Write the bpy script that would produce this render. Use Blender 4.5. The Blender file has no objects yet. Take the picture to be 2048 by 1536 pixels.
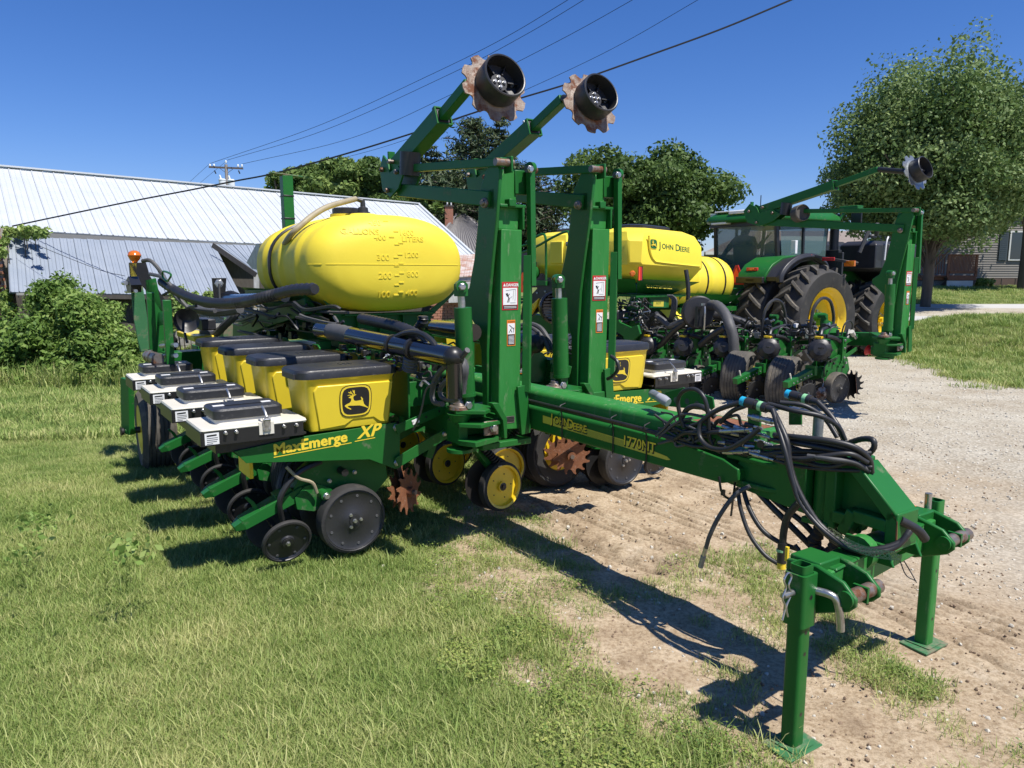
import bpy, bmesh, math, random
import numpy as np
from mathutils import Vector as V, Matrix
R=math.radians; PI=math.pi
rnd=random.Random(7); nr=np.random.default_rng(7)
sc=bpy.context.scene; COL=sc.collection
# ---------------------------------------------------------------- camera, sky, sun
F,HH,CH=1500.0,223.0,1.70            # focal length and horizon offset in photo pixels, eye height in metres
PITCH=math.atan2(HH,F); SP,CP=math.sin(PITCH),math.cos(PITCH)
cd=bpy.data.cameras.new('camera'); cam=bpy.data.objects.new('camera',cd); COL.objects.link(cam)
cam.location=(0,0,CH); cam.rotation_euler=(PI/2-PITCH,0,0)
cd.sensor_width=36; cd.lens=36*F/2048; cd.clip_start=.05; cd.clip_end=3000
sc.camera=cam
AZ=R(34.5); CA,SA=math.cos(AZ),math.sin(AZ)
sunv=V((.5*.566+.13*.824,-.5*.824+.13*.566,1)).normalized()
w=bpy.data.worlds.new('World'); sc.world=w; w.use_nodes=True
nt=w.node_tree; bg=nt.nodes['Background']; sk=nt.nodes.new('ShaderNodeTexSky')
sk.sky_type='NISHITA'; sk.sun_disc=False; sk.sun_elevation=math.asin(sunv.z); sk.sun_rotation=math.atan2(sunv.x,sunv.y)
sk.air_density=1.0; sk.dust_density=.12; sk.ozone_density=4.5; sk.altitude=300
hs=nt.nodes.new('ShaderNodeHueSaturation'); hs.inputs['Saturation'].default_value=1.22; nt.links.new(sk.outputs[0],hs.inputs['Color']); tn=nt.nodes.new('ShaderNodeMix'); tn.data_type='RGBA'; tn.blend_type='MULTIPLY'; tn.inputs[0].default_value=1; tn.inputs[7].default_value=(.80,.83,1.12,1); nt.links.new(hs.outputs[0],tn.inputs[6]); nt.links.new(tn.outputs[2],bg.inputs[0]); bg.inputs[1].default_value=.086
sd=bpy.data.lights.new('sun','SUN'); so=bpy.data.objects.new('sun',sd); COL.objects.link(so)
sd.energy=5.0; sd.angle=R(.53); sd.color=(1,.955,.89)
so.rotation_euler=sunv.to_track_quat('Z','Y').to_euler(); so.location=(0,0,40)
sc.view_settings.view_transform='Standard'; sc.view_settings.look='None'; sc.view_settings.gamma=1
sc.view_settings.exposure=0.42
sc.cycles.max_bounces=6; sc.cycles.transparent_max_bounces=8
# ---------------------------------------------------------------- measuring helpers: photo pixel + a known plane -> a point
def ray(u,v):
    x=(u-1024)/F; y=(768-v)/F
    return V((x,CP+y*SP,-SP+y*CP))
def fr(p): return V((p.x*CA+p.y*SA,-p.x*SA+p.y*CA,p.z))     # world -> yard frame (s right, b back, z)
def wo(p): return V((p[0]*CA-p[1]*SA,p[0]*SA+p[1]*CA,p[2]))   # yard frame -> world
def ps(s,u,v): r=fr(ray(u,v)); t=s/r.x; return V((s,r.y*t,CH+r.z*t))
def pb(b,u,v): r=fr(ray(u,v)); t=b/r.y; return V((r.x*t,b,CH+r.z*t))
def pz(z,u,v): r=fr(ray(u,v)); t=(z-CH)/r.z; return V((r.x*t,r.y*t,z))
def pd(d,u,v): return V((0,0,CH))+ray(u,v)*d                  # world point at depth d
# ---------------------------------------------------------------- materials
def L(h):
    c=[int(h[i:i+2],16)/255 for i in (0,2,4)]
    return tuple(((x+.055)/1.055)**2.4 if x>.04045 else x/12.92 for x in c)
def mat(name,col,rough=.5,metal=0,var=None,vs=6.,vamt=.5,bump=0,bs=60.,spec=.5,coat=0,tr=0,emit=None,stretch=None,var2=None,v2s=2.,v2t=.6,alpha=1,trl=0):
    m=bpy.data.materials.new(name); m.use_nodes=True; n=m.node_tree.nodes; l=m.node_tree.links; b=n['Principled BSDF']
    b.inputs['Base Color'].default_value=(*col,1); b.inputs['Roughness'].default_value=rough; b.inputs['Metallic'].default_value=metal
    b.inputs['Specular IOR Level'].default_value=spec; b.inputs['Coat Weight'].default_value=coat; b.inputs['Transmission Weight'].default_value=tr
    b.inputs['Coat Roughness'].default_value=.15
    if alpha<1: b.inputs['Alpha'].default_value=alpha
    tc=n.new('ShaderNodeTexCoord'); src=tc.outputs['Object']
    if stretch:
        mp=n.new('ShaderNodeMapping'); mp.inputs['Scale'].default_value=stretch; l.new(src,mp.inputs[0]); src=mp.outputs[0]
    cur=None
    def noise(s,det=6,r=.6):
        t=n.new('ShaderNodeTexNoise'); t.inputs['Scale'].default_value=s; t.inputs['Detail'].default_value=det; t.inputs['Roughness'].default_value=r; l.new(src,t.inputs[0]); return t.outputs[0]
    def ramp(o,a,bb,c0,c1):
        r=n.new('ShaderNodeValToRGB'); e=r.color_ramp.elements; e[0].position=a; e[1].position=bb; e[0].color=(*c0,1); e[1].color=(*c1,1); l.new(o,r.inputs[0]); return r.outputs[0]
    if var:
        cur=ramp(noise(vs),.5-vamt/2,.5+vamt/2,col,var)
    if var2:
        mx=n.new('ShaderNodeMix'); mx.data_type='RGBA'; f=ramp(noise(v2s,8,.7),v2t-.06,v2t+.06,(0,0,0),(1,1,1)); l.new(f,mx.inputs[0])
        if cur: l.new(cur,mx.inputs[6])
        else: mx.inputs[6].default_value=(*col,1)
        mx.inputs[7].default_value=(*var2,1); cur=mx.outputs[2]
        rr=n.new('ShaderNodeMapRange'); rr.inputs[3].default_value=rough; rr.inputs[4].default_value=min(1,rough+.35); l.new(f,rr.inputs[0]); l.new(rr.outputs[0],b.inputs['Roughness'])
    if cur: l.new(cur,b.inputs['Base Color'])
    if bump:
        bp=n.new('ShaderNodeBump'); bp.inputs['Strength'].default_value=bump; bp.inputs['Distance'].default_value=.01; l.new(noise(bs,4),bp.inputs['Height']); l.new(bp.outputs[0],b.inputs['Normal'])
    if trl:
        t=n.new('ShaderNodeBsdfTranslucent'); mx=n.new('ShaderNodeMixShader'); mx.inputs[0].default_value=trl
        if cur: l.new(cur,t.inputs[0])
        else: t.inputs[0].default_value=(*col,1)
        l.new(b.outputs[0],mx.inputs[1]); l.new(t.outputs[0],mx.inputs[2]); l.new(mx.outputs[0],n['Material Output'].inputs[0])
    if emit: b.inputs['Emission Color'].default_value=(*col,1); b.inputs['Emission Strength'].default_value=emit
    return m
GRN=mat('green_paint',(.012,.110,.020),.40,var=(.016,.135,.024),vs=2.5,vamt=.5,spec=.28,bump=.08,bs=25,var2=(.12,.15,.085),v2s=8,v2t=.655)
GRD=mat('green_paint_worn',(.022,.17,.028),.48,var=(.036,.21,.045),vs=5,vamt=.5,spec=.28,bump=.1,bs=30,var2=(.16,.24,.12),v2s=7,v2t=.63,stretch=(4,4,.8))
GRB=mat('green_paint_dusty',(.03,.14,.05),.55,var=(.05,.17,.07),vs=6,var2=(.19,.17,.11),v2s=6,v2t=.55,bump=.15)
YEL=mat('yellow_plastic',(.78,.60,.035),.42,var=(.70,.53,.03),vs=3,coat=.1,bump=.05,bs=140,var2=(.45,.33,.03),v2s=14,v2t=.76)
YLT=mat('yellow_tank_plastic',(.84,.68,.05),.55,var=(.78,.60,.035),vs=1.2,bump=.12,bs=260,var2=(.62,.46,.05),v2s=5,v2t=.72)
YLP=mat('yellow_paint',(.82,.56,.02),.35,var=(.70,.47,.015),vs=7,coat=.2,var2=(.30,.20,.05),v2s=9,v2t=.74)
DEC=mat('decal_yellow',(.80,.60,.04),.5)
DEY=mat('decal_gold',(.62,.52,.06),.45)
BLK=mat('black_plastic',(.018,.018,.020),.42,var=(.030,.030,.032),vs=9,bump=.08,bs=90)
LID=mat('dusty_black_lid',(.014,.015,.018),.42,var=(.030,.031,.035),vs=12,vamt=.6,bump=.15,bs=50,var2=(.10,.10,.10),v2s=22,v2t=.66)
BKM=mat('black_metal',(.012,.012,.013),.38,var=(.02,.02,.02),vs=9)
BKG=mat('gloss_black_pipe',(.008,.008,.009),.16,coat=.5)
RUB=mat('black_rubber',(.022,.021,.020),.75,var=(.038,.036,.033),vs=9,bump=.2,bs=40,var2=(.085,.075,.06),v2s=7,v2t=.62)
RUD=mat('dusty_tyre_rubber',(.06,.055,.048),.85,var=(.11,.10,.082),vs=6,bump=.3,bs=35,var2=(.17,.145,.11),v2s=5,v2t=.58)
HOS=mat('hose_rubber',(.014,.014,.015),.45,var=(.03,.03,.03),vs=15)
HOG=mat('grey_hose',(.06,.06,.062),.6,var=(.09,.09,.09),vs=20)
HOB=mat('beige_hose',(.36,.31,.20),.55,var=(.25,.21,.14),vs=9)
STL=mat('zinc_steel',(.55,.55,.54),.32,.85,var=(.35,.35,.34),vs=30,bump=.1,bs=90)
RST=mat('rusty_steel',(.17,.062,.028),.75,.15,var=(.28,.115,.05),vs=16,vamt=.5,bump=.3,bs=70,var2=(.33,.22,.16),v2s=30,v2t=.63)
RSG=mat('rust_grey_disc',(.17,.11,.08),.6,.2,var=(.27,.225,.185),vs=22,vamt=.3,bump=.3,bs=90,var2=(.16,.065,.035),v2s=18,v2t=.55)
PIN=mat('worn_pin_steel',(.20,.15,.115),.42,.7,var=(.30,.27,.24),vs=25,var2=(.16,.07,.035),v2s=14,v2t=.55)
WHT=mat('white_poly_box',(.70,.67,.58),.4,var=(.62,.58,.48),vs=5,coat=.1,bump=.08,bs=60,var2=(.42,.37,.27),v2s=9,v2t=.68)
WST=mat('white_sticker',(.75,.75,.74),.5)
RED=mat('red_sticker',(.50,.02,.02),.45)
ORG=mat('orange_sticker',(.75,.20,.015),.45)
REF=mat('orange_red_reflector',(.85,.08,.015),.4,emit=.15)
AMB=mat('amber_lens',(.80,.20,.01),.15,tr=.35,coat=.6)
GAL=mat('galvanised_plate',(.33,.36,.37),.4,.6,var=(.22,.24,.25),vs=18,vamt=.3)
CYA=mat('cyan_plastic',(.02,.35,.55),.4)
LGR=mat('light_green_plastic',(.25,.55,.28),.4)
GSC=mat('green_decal',(.015,.13,.03),.4)
GLS=mat('cab_glass',(.10,.17,.16),.05,alpha=.62)
SKN=mat('skin',(.42,.24,.17),.6); FIG=mat('dark_figure',(.02,.022,.03),.8)
# ---------------------------------------------------------------- mesh builder
def basis(d,up=(0,0,1)):
    z=V(d).normalized(); x=V(up).cross(z)
    if x.length<1e-4: x=V((1,0,0)).cross(z)
    x.normalize(); return x,z.cross(x),z
class M:
    def __init__(s): s.v=[]; s.f=[]; s.i=[]; s.mats=[]
    def mi(s,m):
        if m not in s.mats: s.mats.append(m)
        return s.mats.index(m)
    def add(s,vs,fs,m):
        o=len(s.v); k=s.mi(m); s.v+=[tuple(a) for a in vs]; s.f+=[[a+o for a in f] for f in fs]; s.i+=[k]*len(fs); return s
    def box(s,c,d,m,ax=None,ay=None,az=None):
        ax=V(ax) if ax else V((1,0,0)); ay=V(ay) if ay else V((0,1,0)); az=V(az) if az else V((0,0,1)); c=V(c)
        vs=[c+ax*d[0]/2*i+ay*d[1]/2*j+az*d[2]/2*k for i in(-1,1) for j in(-1,1) for k in(-1,1)]
        return s.add(vs,[(0,1,3,2),(4,6,7,5),(0,4,5,1),(2,3,7,6),(0,2,6,4),(1,5,7,3)],m)
    def bb(s,lo,hi,m):
        lo,hi=V(lo),V(hi); return s.box((lo+hi)/2,[abs(a) for a in (hi-lo)],m)
    def beam(s,a,b,w,h,m,up=(0,0,1),w2=None,h2=None):
        a,b=V(a),V(b); x,y,z=basis(b-a,up); w2=w if w2 is None else w2; h2=h if h2 is None else h2
        vs=[a+x*i*w/2+y*j*h/2 for i,j in((-1,-1),(1,-1),(1,1),(-1,1))]+[b+x*i*w2/2+y*j*h2/2 for i,j in((-1,-1),(1,-1),(1,1),(-1,1))]
        return s.add(vs,[(3,2,1,0),(4,5,6,7),(0,1,5,4),(1,2,6,5),(2,3,7,6),(3,0,4,7)],m)
    def lathe(s,o,d,prof,m,n=24,up=(0,0,1),cap=True):
        o=V(o); x,y,z=basis(d,up); vs=[]; fs=[]; k=len(prof)
        for i in range(n):
            a=2*PI*i/n; c,q=math.cos(a),math.sin(a)
            for r,t in prof: vs.append(o+(x*c+y*q)*r+z*t)
        for i in range(n):
            j=(i+1)%n
            for p in range(k-1): fs.append((i*k+p,j*k+p,j*k+p+1,i*k+p+1))
        s.add(vs,fs,m)
        if cap and prof[0][0]>1e-5 and prof[1][1]>prof[0][1]-1e-6 and not (prof[1][1]<prof[0][1]+1e-6 and prof[1][0]>prof[0][0]): s.add([vs[i*k] for i in range(n)],[list(range(n))[::-1]],m)
        if cap and prof[-1][0]>1e-5 and not (prof[-1][1]<prof[-2][1]+1e-6 and prof[-2][0]>prof[-1][0]): s.add([vs[i*k+k-1] for i in range(n)],[list(range(n))],m)
        return s
    def cyl(s,a,b,r,m,r2=None,n=16):
        a,b=V(a),V(b); return s.lathe(a,b-a,[(r,0),(r if r2 is None else r2,(b-a).length)],m,n)
    def tube(s,pts,r,m,n=8,rib=0,seg=.0):
        P=[V(p) for p in pts]; N=len(P); vs=[]; fs=[]; x=None
        for i,p in enumerate(P):
            t=(P[min(i+1,N-1)]-P[max(i-1,0)]).normalized()
            if x is None: x,y,_=basis(t)
            else:
                x=(x-t*x.dot(t)); x=x.normalized() if x.length>1e-5 else basis(t)[0]; y=t.cross(x)
            rr=r*(1+rib*(1 if i%2 else -1)) if rib else r
            for k in range(n): a=2*PI*k/n; vs.append(p+(x*math.cos(a)+y*math.sin(a))*rr)
        for i in range(N-1):
            for k in range(n): j=(k+1)%n; fs.append((i*n+k,i*n+j,i*n+n+j,i*n+n+k))
        fs+= [list(range(n))[::-1],[(N-1)*n+k for k in range(n)]]
        return s.add(vs,fs,m)
    def prism(s,poly,d,m):
        P=[V(p) for p in poly]; d=V(d); n=len(P); nn=V((0,0,0))
        for i in range(n): nn+=P[i].cross(P[(i+1)%n])
        if nn.dot(d)>0: P=P[::-1]
        vs=P+[p+d for p in P]; fs=[list(range(n)),[n+k for k in range(n)][::-1]]+[(i,i+n,(i+1)%n+n,(i+1)%n) for i in range(n)]
        return s.add(vs,fs,m)
    def loft(s,rings,m,caps=True):
        n=len(rings[0]); vs=[p for r in rings for p in r]; fs=[]
        for i in range(len(rings)-1):
            for k in range(n): j=(k+1)%n; fs.append((i*n+k,i*n+j,i*n+n+j,i*n+n+k))
        if caps: fs+=[list(range(n))[::-1],[(len(rings)-1)*n+k for k in range(n)]]
        return s.add(vs,fs,m)
    def bolt(s,p,d,r=.014,h=.014,m=None): p=V(p); d=V(d).normalized(); return s.lathe(p,d,[(r*1.25,0),(r*1.25,h*.3),(r,h*.3),(r,h),(0,h)],m or STL,6)
def cr(pts,k=6):
    P=[V(p) for p in pts]; P=[P[0]*2-P[1]]+P+[P[-1]*2-P[-2]]; out=[]
    for i in range(1,len(P)-2):
        a,b,c,d=P[i-1:i+3]
        for j in range(k):
            t=j/k; out.append(.5*((2*b)+(c-a)*t+(2*a-5*b+4*c-d)*t*t+(3*b-a-3*c+d)*t**3))
    out.append(P[-2]); return out
def rrect(w,h,r,n=4):
    o=[]
    for cx,cy,a0 in((w/2-r,h/2-r,0),(-w/2+r,h/2-r,90),(-w/2+r,-h/2+r,180),(w/2-r,-h/2+r,270)):
        for i in range(n+1): a=R(a0+90*i/n); o.append((cx+r*math.cos(a),cy+r*math.sin(a)))
    return o
def mesh(m,name,ang=40,smooth=True):
    me=bpy.data.meshes.new(name); me.from_pydata(m.v,[],m.f); me.update()
    for a in m.mats: me.materials.append(a)
    me.polygons.foreach_set('material_index',m.i)
    bm=bmesh.new(); bm.from_mesh(me); bmesh.ops.recalc_face_normals(bm,faces=bm.faces); bm.to_mesh(me); bm.free()
    if smooth: me.polygons.foreach_set('use_smooth',[True]*len(me.polygons)); me.set_sharp_from_angle(angle=R(ang))
    return me
def build(m,name,parent=None,bevel=0,me=None,loc=None,ang=40):
    me=me or mesh(m,name,ang); o=bpy.data.objects.new(name,me); COL.objects.link(o)
    if parent is not None:
        o.parent=parent
        if loc is not None: o.location=loc
        elif parent.get('base') is not None: o.location=-V(parent['base'])
    elif loc is not None: o.location=loc
    if bevel:
        b=o.modifiers.new('bevel','BEVEL'); b.width=bevel; b.segments=2; b.limit_method='ANGLE'; b.angle_limit=R(45); b.harden_normals=False
    return o
def tag(o,label,cat=None,group=None,kind=None):
    o['label']=label
    if cat: o['category']=cat
    if group: o['group']=group
    if kind: o['kind']=kind
    return o
def root(name,base,label,cat,group=None,rz=AZ,frame=True):
    o=bpy.data.objects.new(name,None); COL.objects.link(o); o.empty_display_size=.2
    o.location=wo(base) if frame else base; o.rotation_euler=(0,0,rz if frame else 0)
    o['base']=list(base); tag(o,label,cat,group); return o
def struct(o): o['kind']='structure'; return o
FONT=None
def text(body,size,o,ux,uy,m,ext=.0008,bold=0,shear=0,spacing=1,align='LEFT',sx=1):
    cu=bpy.data.curves.new('t','FONT'); cu.body=body; cu.size=size; cu.extrude=0; cu.offset=bold; cu.shear=shear; cu.space_character=spacing; cu.align_x=align; cu.resolution_u=3
    ob=bpy.data.objects.new('t',cu); COL.objects.link(ob); dg=bpy.context.evaluated_depsgraph_get(); me=bpy.data.meshes.new_from_object(ob.evaluated_get(dg))
    bpy.data.objects.remove(ob); o=V(o); ux=V(ux).normalized(); uy=V(uy).normalized(); un=ux.cross(uy)
    vs=[o+ux*a.co.x*sx+uy*a.co.y+un*ext for a in me.vertices]; fs=[list(p.vertices) for p in me.polygons]
    return vs,fs,m
def T(mb,body,size,o,ux,uy,m,ext=.0008,bold=0,**k):
    u_=V(ux).normalized(); v_=V(uy).normalized()
    for i,(p,q) in enumerate(((0,0),(1,0),(-1,0),(0,.6),(0,-.6)) if bold else ((0,0),)): mb.add(*text(body,size,V(o)+u_*bold*p+v_*bold*q,ux,uy,m,ext=ext+.00006*i,bold=bold*.35,**k))
    return mb
def sticker(mb,o,ux,uy,w,h,m,e=.001):
    o=V(o); ux=V(ux).normalized(); uy=V(uy).normalized(); n=ux.cross(uy)
    return mb.add([o+n*e,o+ux*w+n*e,o+ux*w+uy*h+n*e,o+uy*h+n*e],[(0,1,2,3)],m)
def children(o): return [c for c in bpy.data.objects if c.parent==o]
# ---------------------------------------------------------------- emblem, wheels, hoses
DEER=[(606,986),(628,993),(640,1000),(634,1026),(620,1042),(592,1052),(568,1064),(566,1074),(588,1094),(632,1117),(640,1110),(606,1088),(596,1076),(622,1072),(660,1076),(730,1080),(772,1094),(808,1108),(822,1120),(826,1108),(798,1088),(780,1066),(774,1042),(766,1026),(772,1014),(760,1002),(752,988),(744,992),(750,1010),(752,1024),(724,1026),(690,1028),(672,1022),(662,1004),(660,984),(672,970),(694,962),(690,956),(668,960),(650,962),(632,970)]
ANT=[[(652,964),(644,948),(622,940),(604,930),(608,924),(630,932),(628,916),(634,915),(642,936),(652,944),(660,960)],[(660,962),(668,944),(656,928),(652,908),(658,906),(666,922),(670,910),(676,910),(676,928),(678,946),(668,966)],[(636,966),(620,962),(598,964),(598,958),(622,956),(640,962)]]
def emblem(mb,o,ux,uy,sz,mbg,mfg,ring=True,e=.001):
    o=V(o); ux=V(ux).normalized(); uy=V(uy).normalized(); n=ux.cross(uy)
    def sh(k): # a shield-like rounded square
        q=[]
        for a in range(32):
            t=2*PI*a/32; c,s=math.cos(t),math.sin(t); r=1/((abs(c)**4.2+abs(s)**4.2)**(1/4.2)); q.append((c*r*k*(1-.05*max(0,-s)),s*r*k*.96))
        return q
    P=lambda q,z:[o+ux*a*sz/2+uy*b*sz/2+n*z for a,b in q]
    mb.add(P(sh(1.0),e),[list(range(32))],mbg)
    if ring:
        mb.add(P(sh(.95),e*1.6),[list(range(32))],mfg); mb.add(P(sh(.85),e*2.2),[list(range(32))],mbg)
    for g in [DEER]+ANT:
        q=[((x-690)/165*.92,(1026-y)/165*.92) for x,y in g]; mb.add(P(q,e*3),[list(range(len(q)))],mfg)
def circ(o,ax,r,n): x,y,_=basis(ax); return [V(o)+(x*math.cos(2*PI*k/n)+y*math.sin(2*PI*k/n))*r for k in range(n)]
def wheelface(mb,c,ax,r,w,m,mf=None,nb=8,holes=True,dish=.012,hub=.03,mh=None):
    """solid rubber gauge or closing wheel with a plastic face; c=centre of outer face, ax=outward"""
    c=V(c); ax=V(ax).normalized(); q=c-ax*w
    mb.lathe(q,ax,[(0,0),(r*.9,0),(r*.985,w*.1),(r,w*.35),(r,w*.72),(r*.975,w*.93),(r*.90,w)],m,36,cap=False)
    mb.lathe(q,ax,[(r*.90,w),(r*.88,w-dish*.5),(r*.86,w-dish*.4),(r*.80,w-dish),(r*.30,w-dish*.8),(r*.25,w-dish*.1),(hub,w-dish*.1),(hub,w+.006),(0,w+.006)],mf or m,36,cap=False)
    for k in range(nb):
        a=circ(c-ax*(dish*.92),ax,r*.72,nb)[k]; mb.lathe(a,ax,[(.009,0),(.009,.003),(.004,.004),(0,.001)],HOG,8)  # bolt rings in lighter grey: their highlights put into the colour
    mb.bolt(c-ax*0+ax*.004,ax,.011,.016,mh)
def tdisc(mb,c,ax,r,n,m,th=.006,depth=.26,notch=False):
    """toothed or notched ground disc"""
    x,y,z=basis(ax); c=V(c); P=[]
    for k in range(n):
        a=2*PI*k/n; d=2*PI/n
        if notch:
            for t,rr in((0,1),(.2,1.01),(.46,1.0),(.53,.90),(.62,.85),(.72,.84),(.82,.86),(.92,.93)): P.append((a+d*t,r*rr))
        else:
            for t,rr in((0,1-depth),(.25,.93),(.42,1.0),(.52,.97),(.48,.86),(.6,1-depth*1.02),(.8,1-depth*1.12)): P.append((a+d*t,r*rr))
    mb.prism([c-z*th/2+(x*math.cos(a)+y*math.sin(a))*q for a,q in P],z*th,m)
def tyre(mb,c,ax,r,w,rim,m,mr,ribs=4,hubm=None,deep=.06):
    """pneumatic rib tyre and its rim in one mesh; c = centre of the outer side"""
    ax=V(ax).normalized(); q=V(c)-ax*w; pr=[(rim,0),(rim*1.05,-.002),(r*.80,-.010),(r*.81,-.004),(r*.88,-.012),(r*.982,w*.06)]
    for k in range(ribs):
        a=w*(.08+.84*k/ribs); b=w*(.08+.84*(k+1)/ribs); e=min(.007,w*.03); pr+=[(r,a+e),(r,b-e),(r*.982,b-e*.6),(r*.982,b+e*.6)]
    pr=pr[:-1]+[(r*.965,w*.94),(r*.88,w+.012),(r*.81,w+.004),(r*.80,w+.010),(rim*1.05,w+.002),(rim,w)]
    mb.lathe(q,ax,pr,m,44)
    mb.lathe(q,ax,[(rim*1.0,w),(rim*1.02,w+.004),(rim*.93,w-.005),(rim*.90,w-deep),(rim*.45,w-deep*.7),(rim*.40,w-deep*.2),(0,w-deep*.2)],mr,36)
    mb.lathe(q,ax,[(rim*1.0,0),(rim*.93,.01),(rim*.9,deep),(0,deep)],mr,24)
    mb.lathe(V(c)-ax*deep*.3,ax,[(rim*.2,0),(rim*.2,.012),(rim*.14,.012),(rim*.13,.06),(0,.06)],hubm or BKM,16)
def hose(name,pts,r,m,parent,k=6,rib=0,n=8,ends=None):
    mb=M(); P=cr(pts,k)
    if rib:
        P2=[];
        for i in range(len(P)-1):
            L_=(P[i+1]-P[i]).length; c=max(1,int(L_/(r*.55)))
            for j in range(c): P2.append(P[i].lerp(P[i+1],j/c))
        P=P2+[P[-1]]
    mb.tube(P,r,m,n,rib)
    if ends:
        for e in ends:
            if e: a,b=(P[0],P[1]) if e=='a' else (P[-1],P[-2]); d=(a-b).normalized(); mb.cyl(a-d*.05,a-d*.005,r*1.25,STL,n=10); mb.cyl(a-d*.005,a+d*.03,r*.95,STL,n=8)
    return build(mb,name,parent)
# ---------------------------------------------------------------- row unit of the near planter (local x = s, y = b, z up; s=-1 mirrors it)
def row_unit(parent,s,b,k,first=None,near=True):
    """k=+1: rear to the left (small s), k=-1: mirrored"""
    X=lambda x,y,z:V((k*x,y,z))
    base=V(parent['base']); loc=V((s,b,0))-base
    if first:
        def cp(o,p): c=o.copy(); COL.objects.link(c); c.parent=p; return c
        c=cp(first,parent); c.location=loc
        for ch in children(first): cp(ch,c)
        return c
    mb=M()
    for y in(-.17,.158):   # long side plates of the unit frame
        P=[X(x,y,z) for x,z in((-.64,.742),(-.59,.678),(.12,.592),(.30,.50),(.325,.50),(.33,.735),(.30,.80),(.24,.80),(-.10,.775),(-.18,.80))] if 0 else [X(x,y,z) for x,z in((-.66,.745),(-.60,.672),(.12,.590),(.29,.505),(.32,.51),(.325,.76),(.30,.795),(-.30,.778))]
        mb.prism(P,(0,.012,0),GRN)
        for x,z in((.30,.765),(.30,.545)): mb.bolt(X(x,y-.001 if y<0 else y+.013,z),(0,-1 if y<0 else 1,0),.019,.02)
    mb.box(X(-.16,0,.70),(.9,.31,.012),GRN); mb.box(X(.31,0,.65),(.012,.31,.25),GRN)
    # shank body behind the gauge wheels
    P=[X(x,-.05,z) for x,z in((-.33,.40),(-.27,.52),(-.18,.60),(-.02,.655),(.16,.66),(.27,.60),(.29,.42),(.20,.33),(.02,.30),(-.12,.31),(-.24,.33))]
    mb.prism(P,(0,.10,0),GRN)
    P=[X(x,-.075,z) for x,z in((-.30,.33),(-.31,.40),(-.25,.46),(-.19,.47),(-.10,.43),(-.05,.38),(-.10,.33),(-.20,.30))]; mb.prism(P,(0,.15,0),GRN)
    mb.cyl(X(-.15,-.15,.405),X(-.15,.15,.405),.028,GRN); mb.bolt(X(-.15,-.152,.405),(0,-1,0),.017,.02)
    mb.cyl(X(-.02,-.13,.52),X(-.02,.13,.52),.022,BKM)
    for x,z in((-.10,.47),(.06,.50)): mb.bolt(X(x,-.076,z),(0,-1,0),.012,.014)
    u=build(mb,'row_unit',parent,.004,loc=loc); kk=dict(loc=(0,0,0))
    m2=M(); # parallel arms to the toolbar
    for y in(-.19,.18):
        m2.beam(X(.29,y,.755),X(.66,y,.86),.012,.055,GRN); m2.beam(X(.29,y,.55),X(.66,y,.70),.012,.065,GRN)
        for t in(.3,.55,.8): m2.cyl(X(.29+.37*t,y-.008,.755+.105*t),X(.29+.37*t,y+.008,.755+.105*t),.008,BKM,n=8)
        m2.bolt(X(.62,y-.006,.69),(0,-1,0),.014,.012)
    m2.box(X(.42,-.197,.793),(.05,.002,.03),WST,ax=V((k*.96,0,.28)),az=V((-k*.28,0,.96)))
    build(m2,'parallel_arms',u,.003,**kk)
    m2=M(); m2.box(X(.68,0,.78),(.03,.30,.30),GRN); m2.beam(X(.66,0,.64),X(.60,0,.50),.05,.05,GRN); build(m2,'mounting_head',u,.004,**kk)
    # opener discs
    m2=M()
    for y in(-.022,.016): m2.lathe(X(.06,y,.205),(0,1,0),[(.19,0),(.19,.004),(0,.004)],BKM,36)
    build(m2,'opener_disc',u,**kk)
    for y in(-1,1):
        m2=M(); wheelface(m2,X(0,y*.20,.24),(0,y,0),.206,.105,RUB,BLK,9); 
        for q in circ(X(0,y*.196,.24),(0,y,0),.042,3): m2.bolt(q,(0,y,0),.009,.012)
        m2.beam(X(-.02,y*.085,.25),X(-.15,y*.085,.40),.02,.05,GRN); build(m2,'gauge_wheel',u,**kk)
    # closing wheels on their casting
    m2=M(); a=X(-.60,0,.285); bq=X(-.25,0,.425)
    m2.beam(a,bq,.11,.06,GRN,w2=.13,h2=.075); m2.beam(a+V((k*.0,0,.0)),a+V((-k*.045,0,-.02)),.11,.055,GRN,w2=.07,h2=.03)
    m2.box(X(-.36,0,.418),(.10,.09,.05),GRN,ax=V((k*.93,0,.36)),az=V((-k*.36,0,.93)))
    m2.prism([X(x,-.012,z) for x,z in((-.50,.35),(-.525,.40),(-.56,.435),(-.575,.428),(-.545,.39),(-.52,.345))],(0,.024,0),GRN)
    m2.bolt(X(-.25,-.066,.42),(0,-1,0),.02,.012,GRN)
    for i in range(5): m2.box(X(-.50+.03*i,-.03,.335+.012*i+.022),(.012,.012,.008),BKM)
    m2.beam(X(-.45,0,.29),X(-.395,0,.18),.05,.03,BKM)
    ca=build(m2,'closing_arm',u,.004,**kk)
    for y in(-1,1):
        ax=V((k*.10*0,y,-.36)).normalized(); m2=M(); wheelface(m2,X(-.395,y*.175,.178),ax,.142,.028,RUB,BLK,6,hub=.03); build(m2,'closing_wheel',u,**kk)
    # row cleaner in front
    m2=M()
    for y,sg in((-.06,-1),(.06,1)):
        ax=V((-k*.5*sg*-1,sg*.86,.05)); c=X(.43,y,.31); ax=V((k*.5,-.86,.05))*(-sg); tdisc(m2,c,ax,.148,12,RST); m2.cyl(c-ax.normalized()*.02,c+ax.normalized()*.035,.034,RST,n=16); m2.cyl(c,c+ax.normalized()*.055,.016,PIN,n=10)
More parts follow.
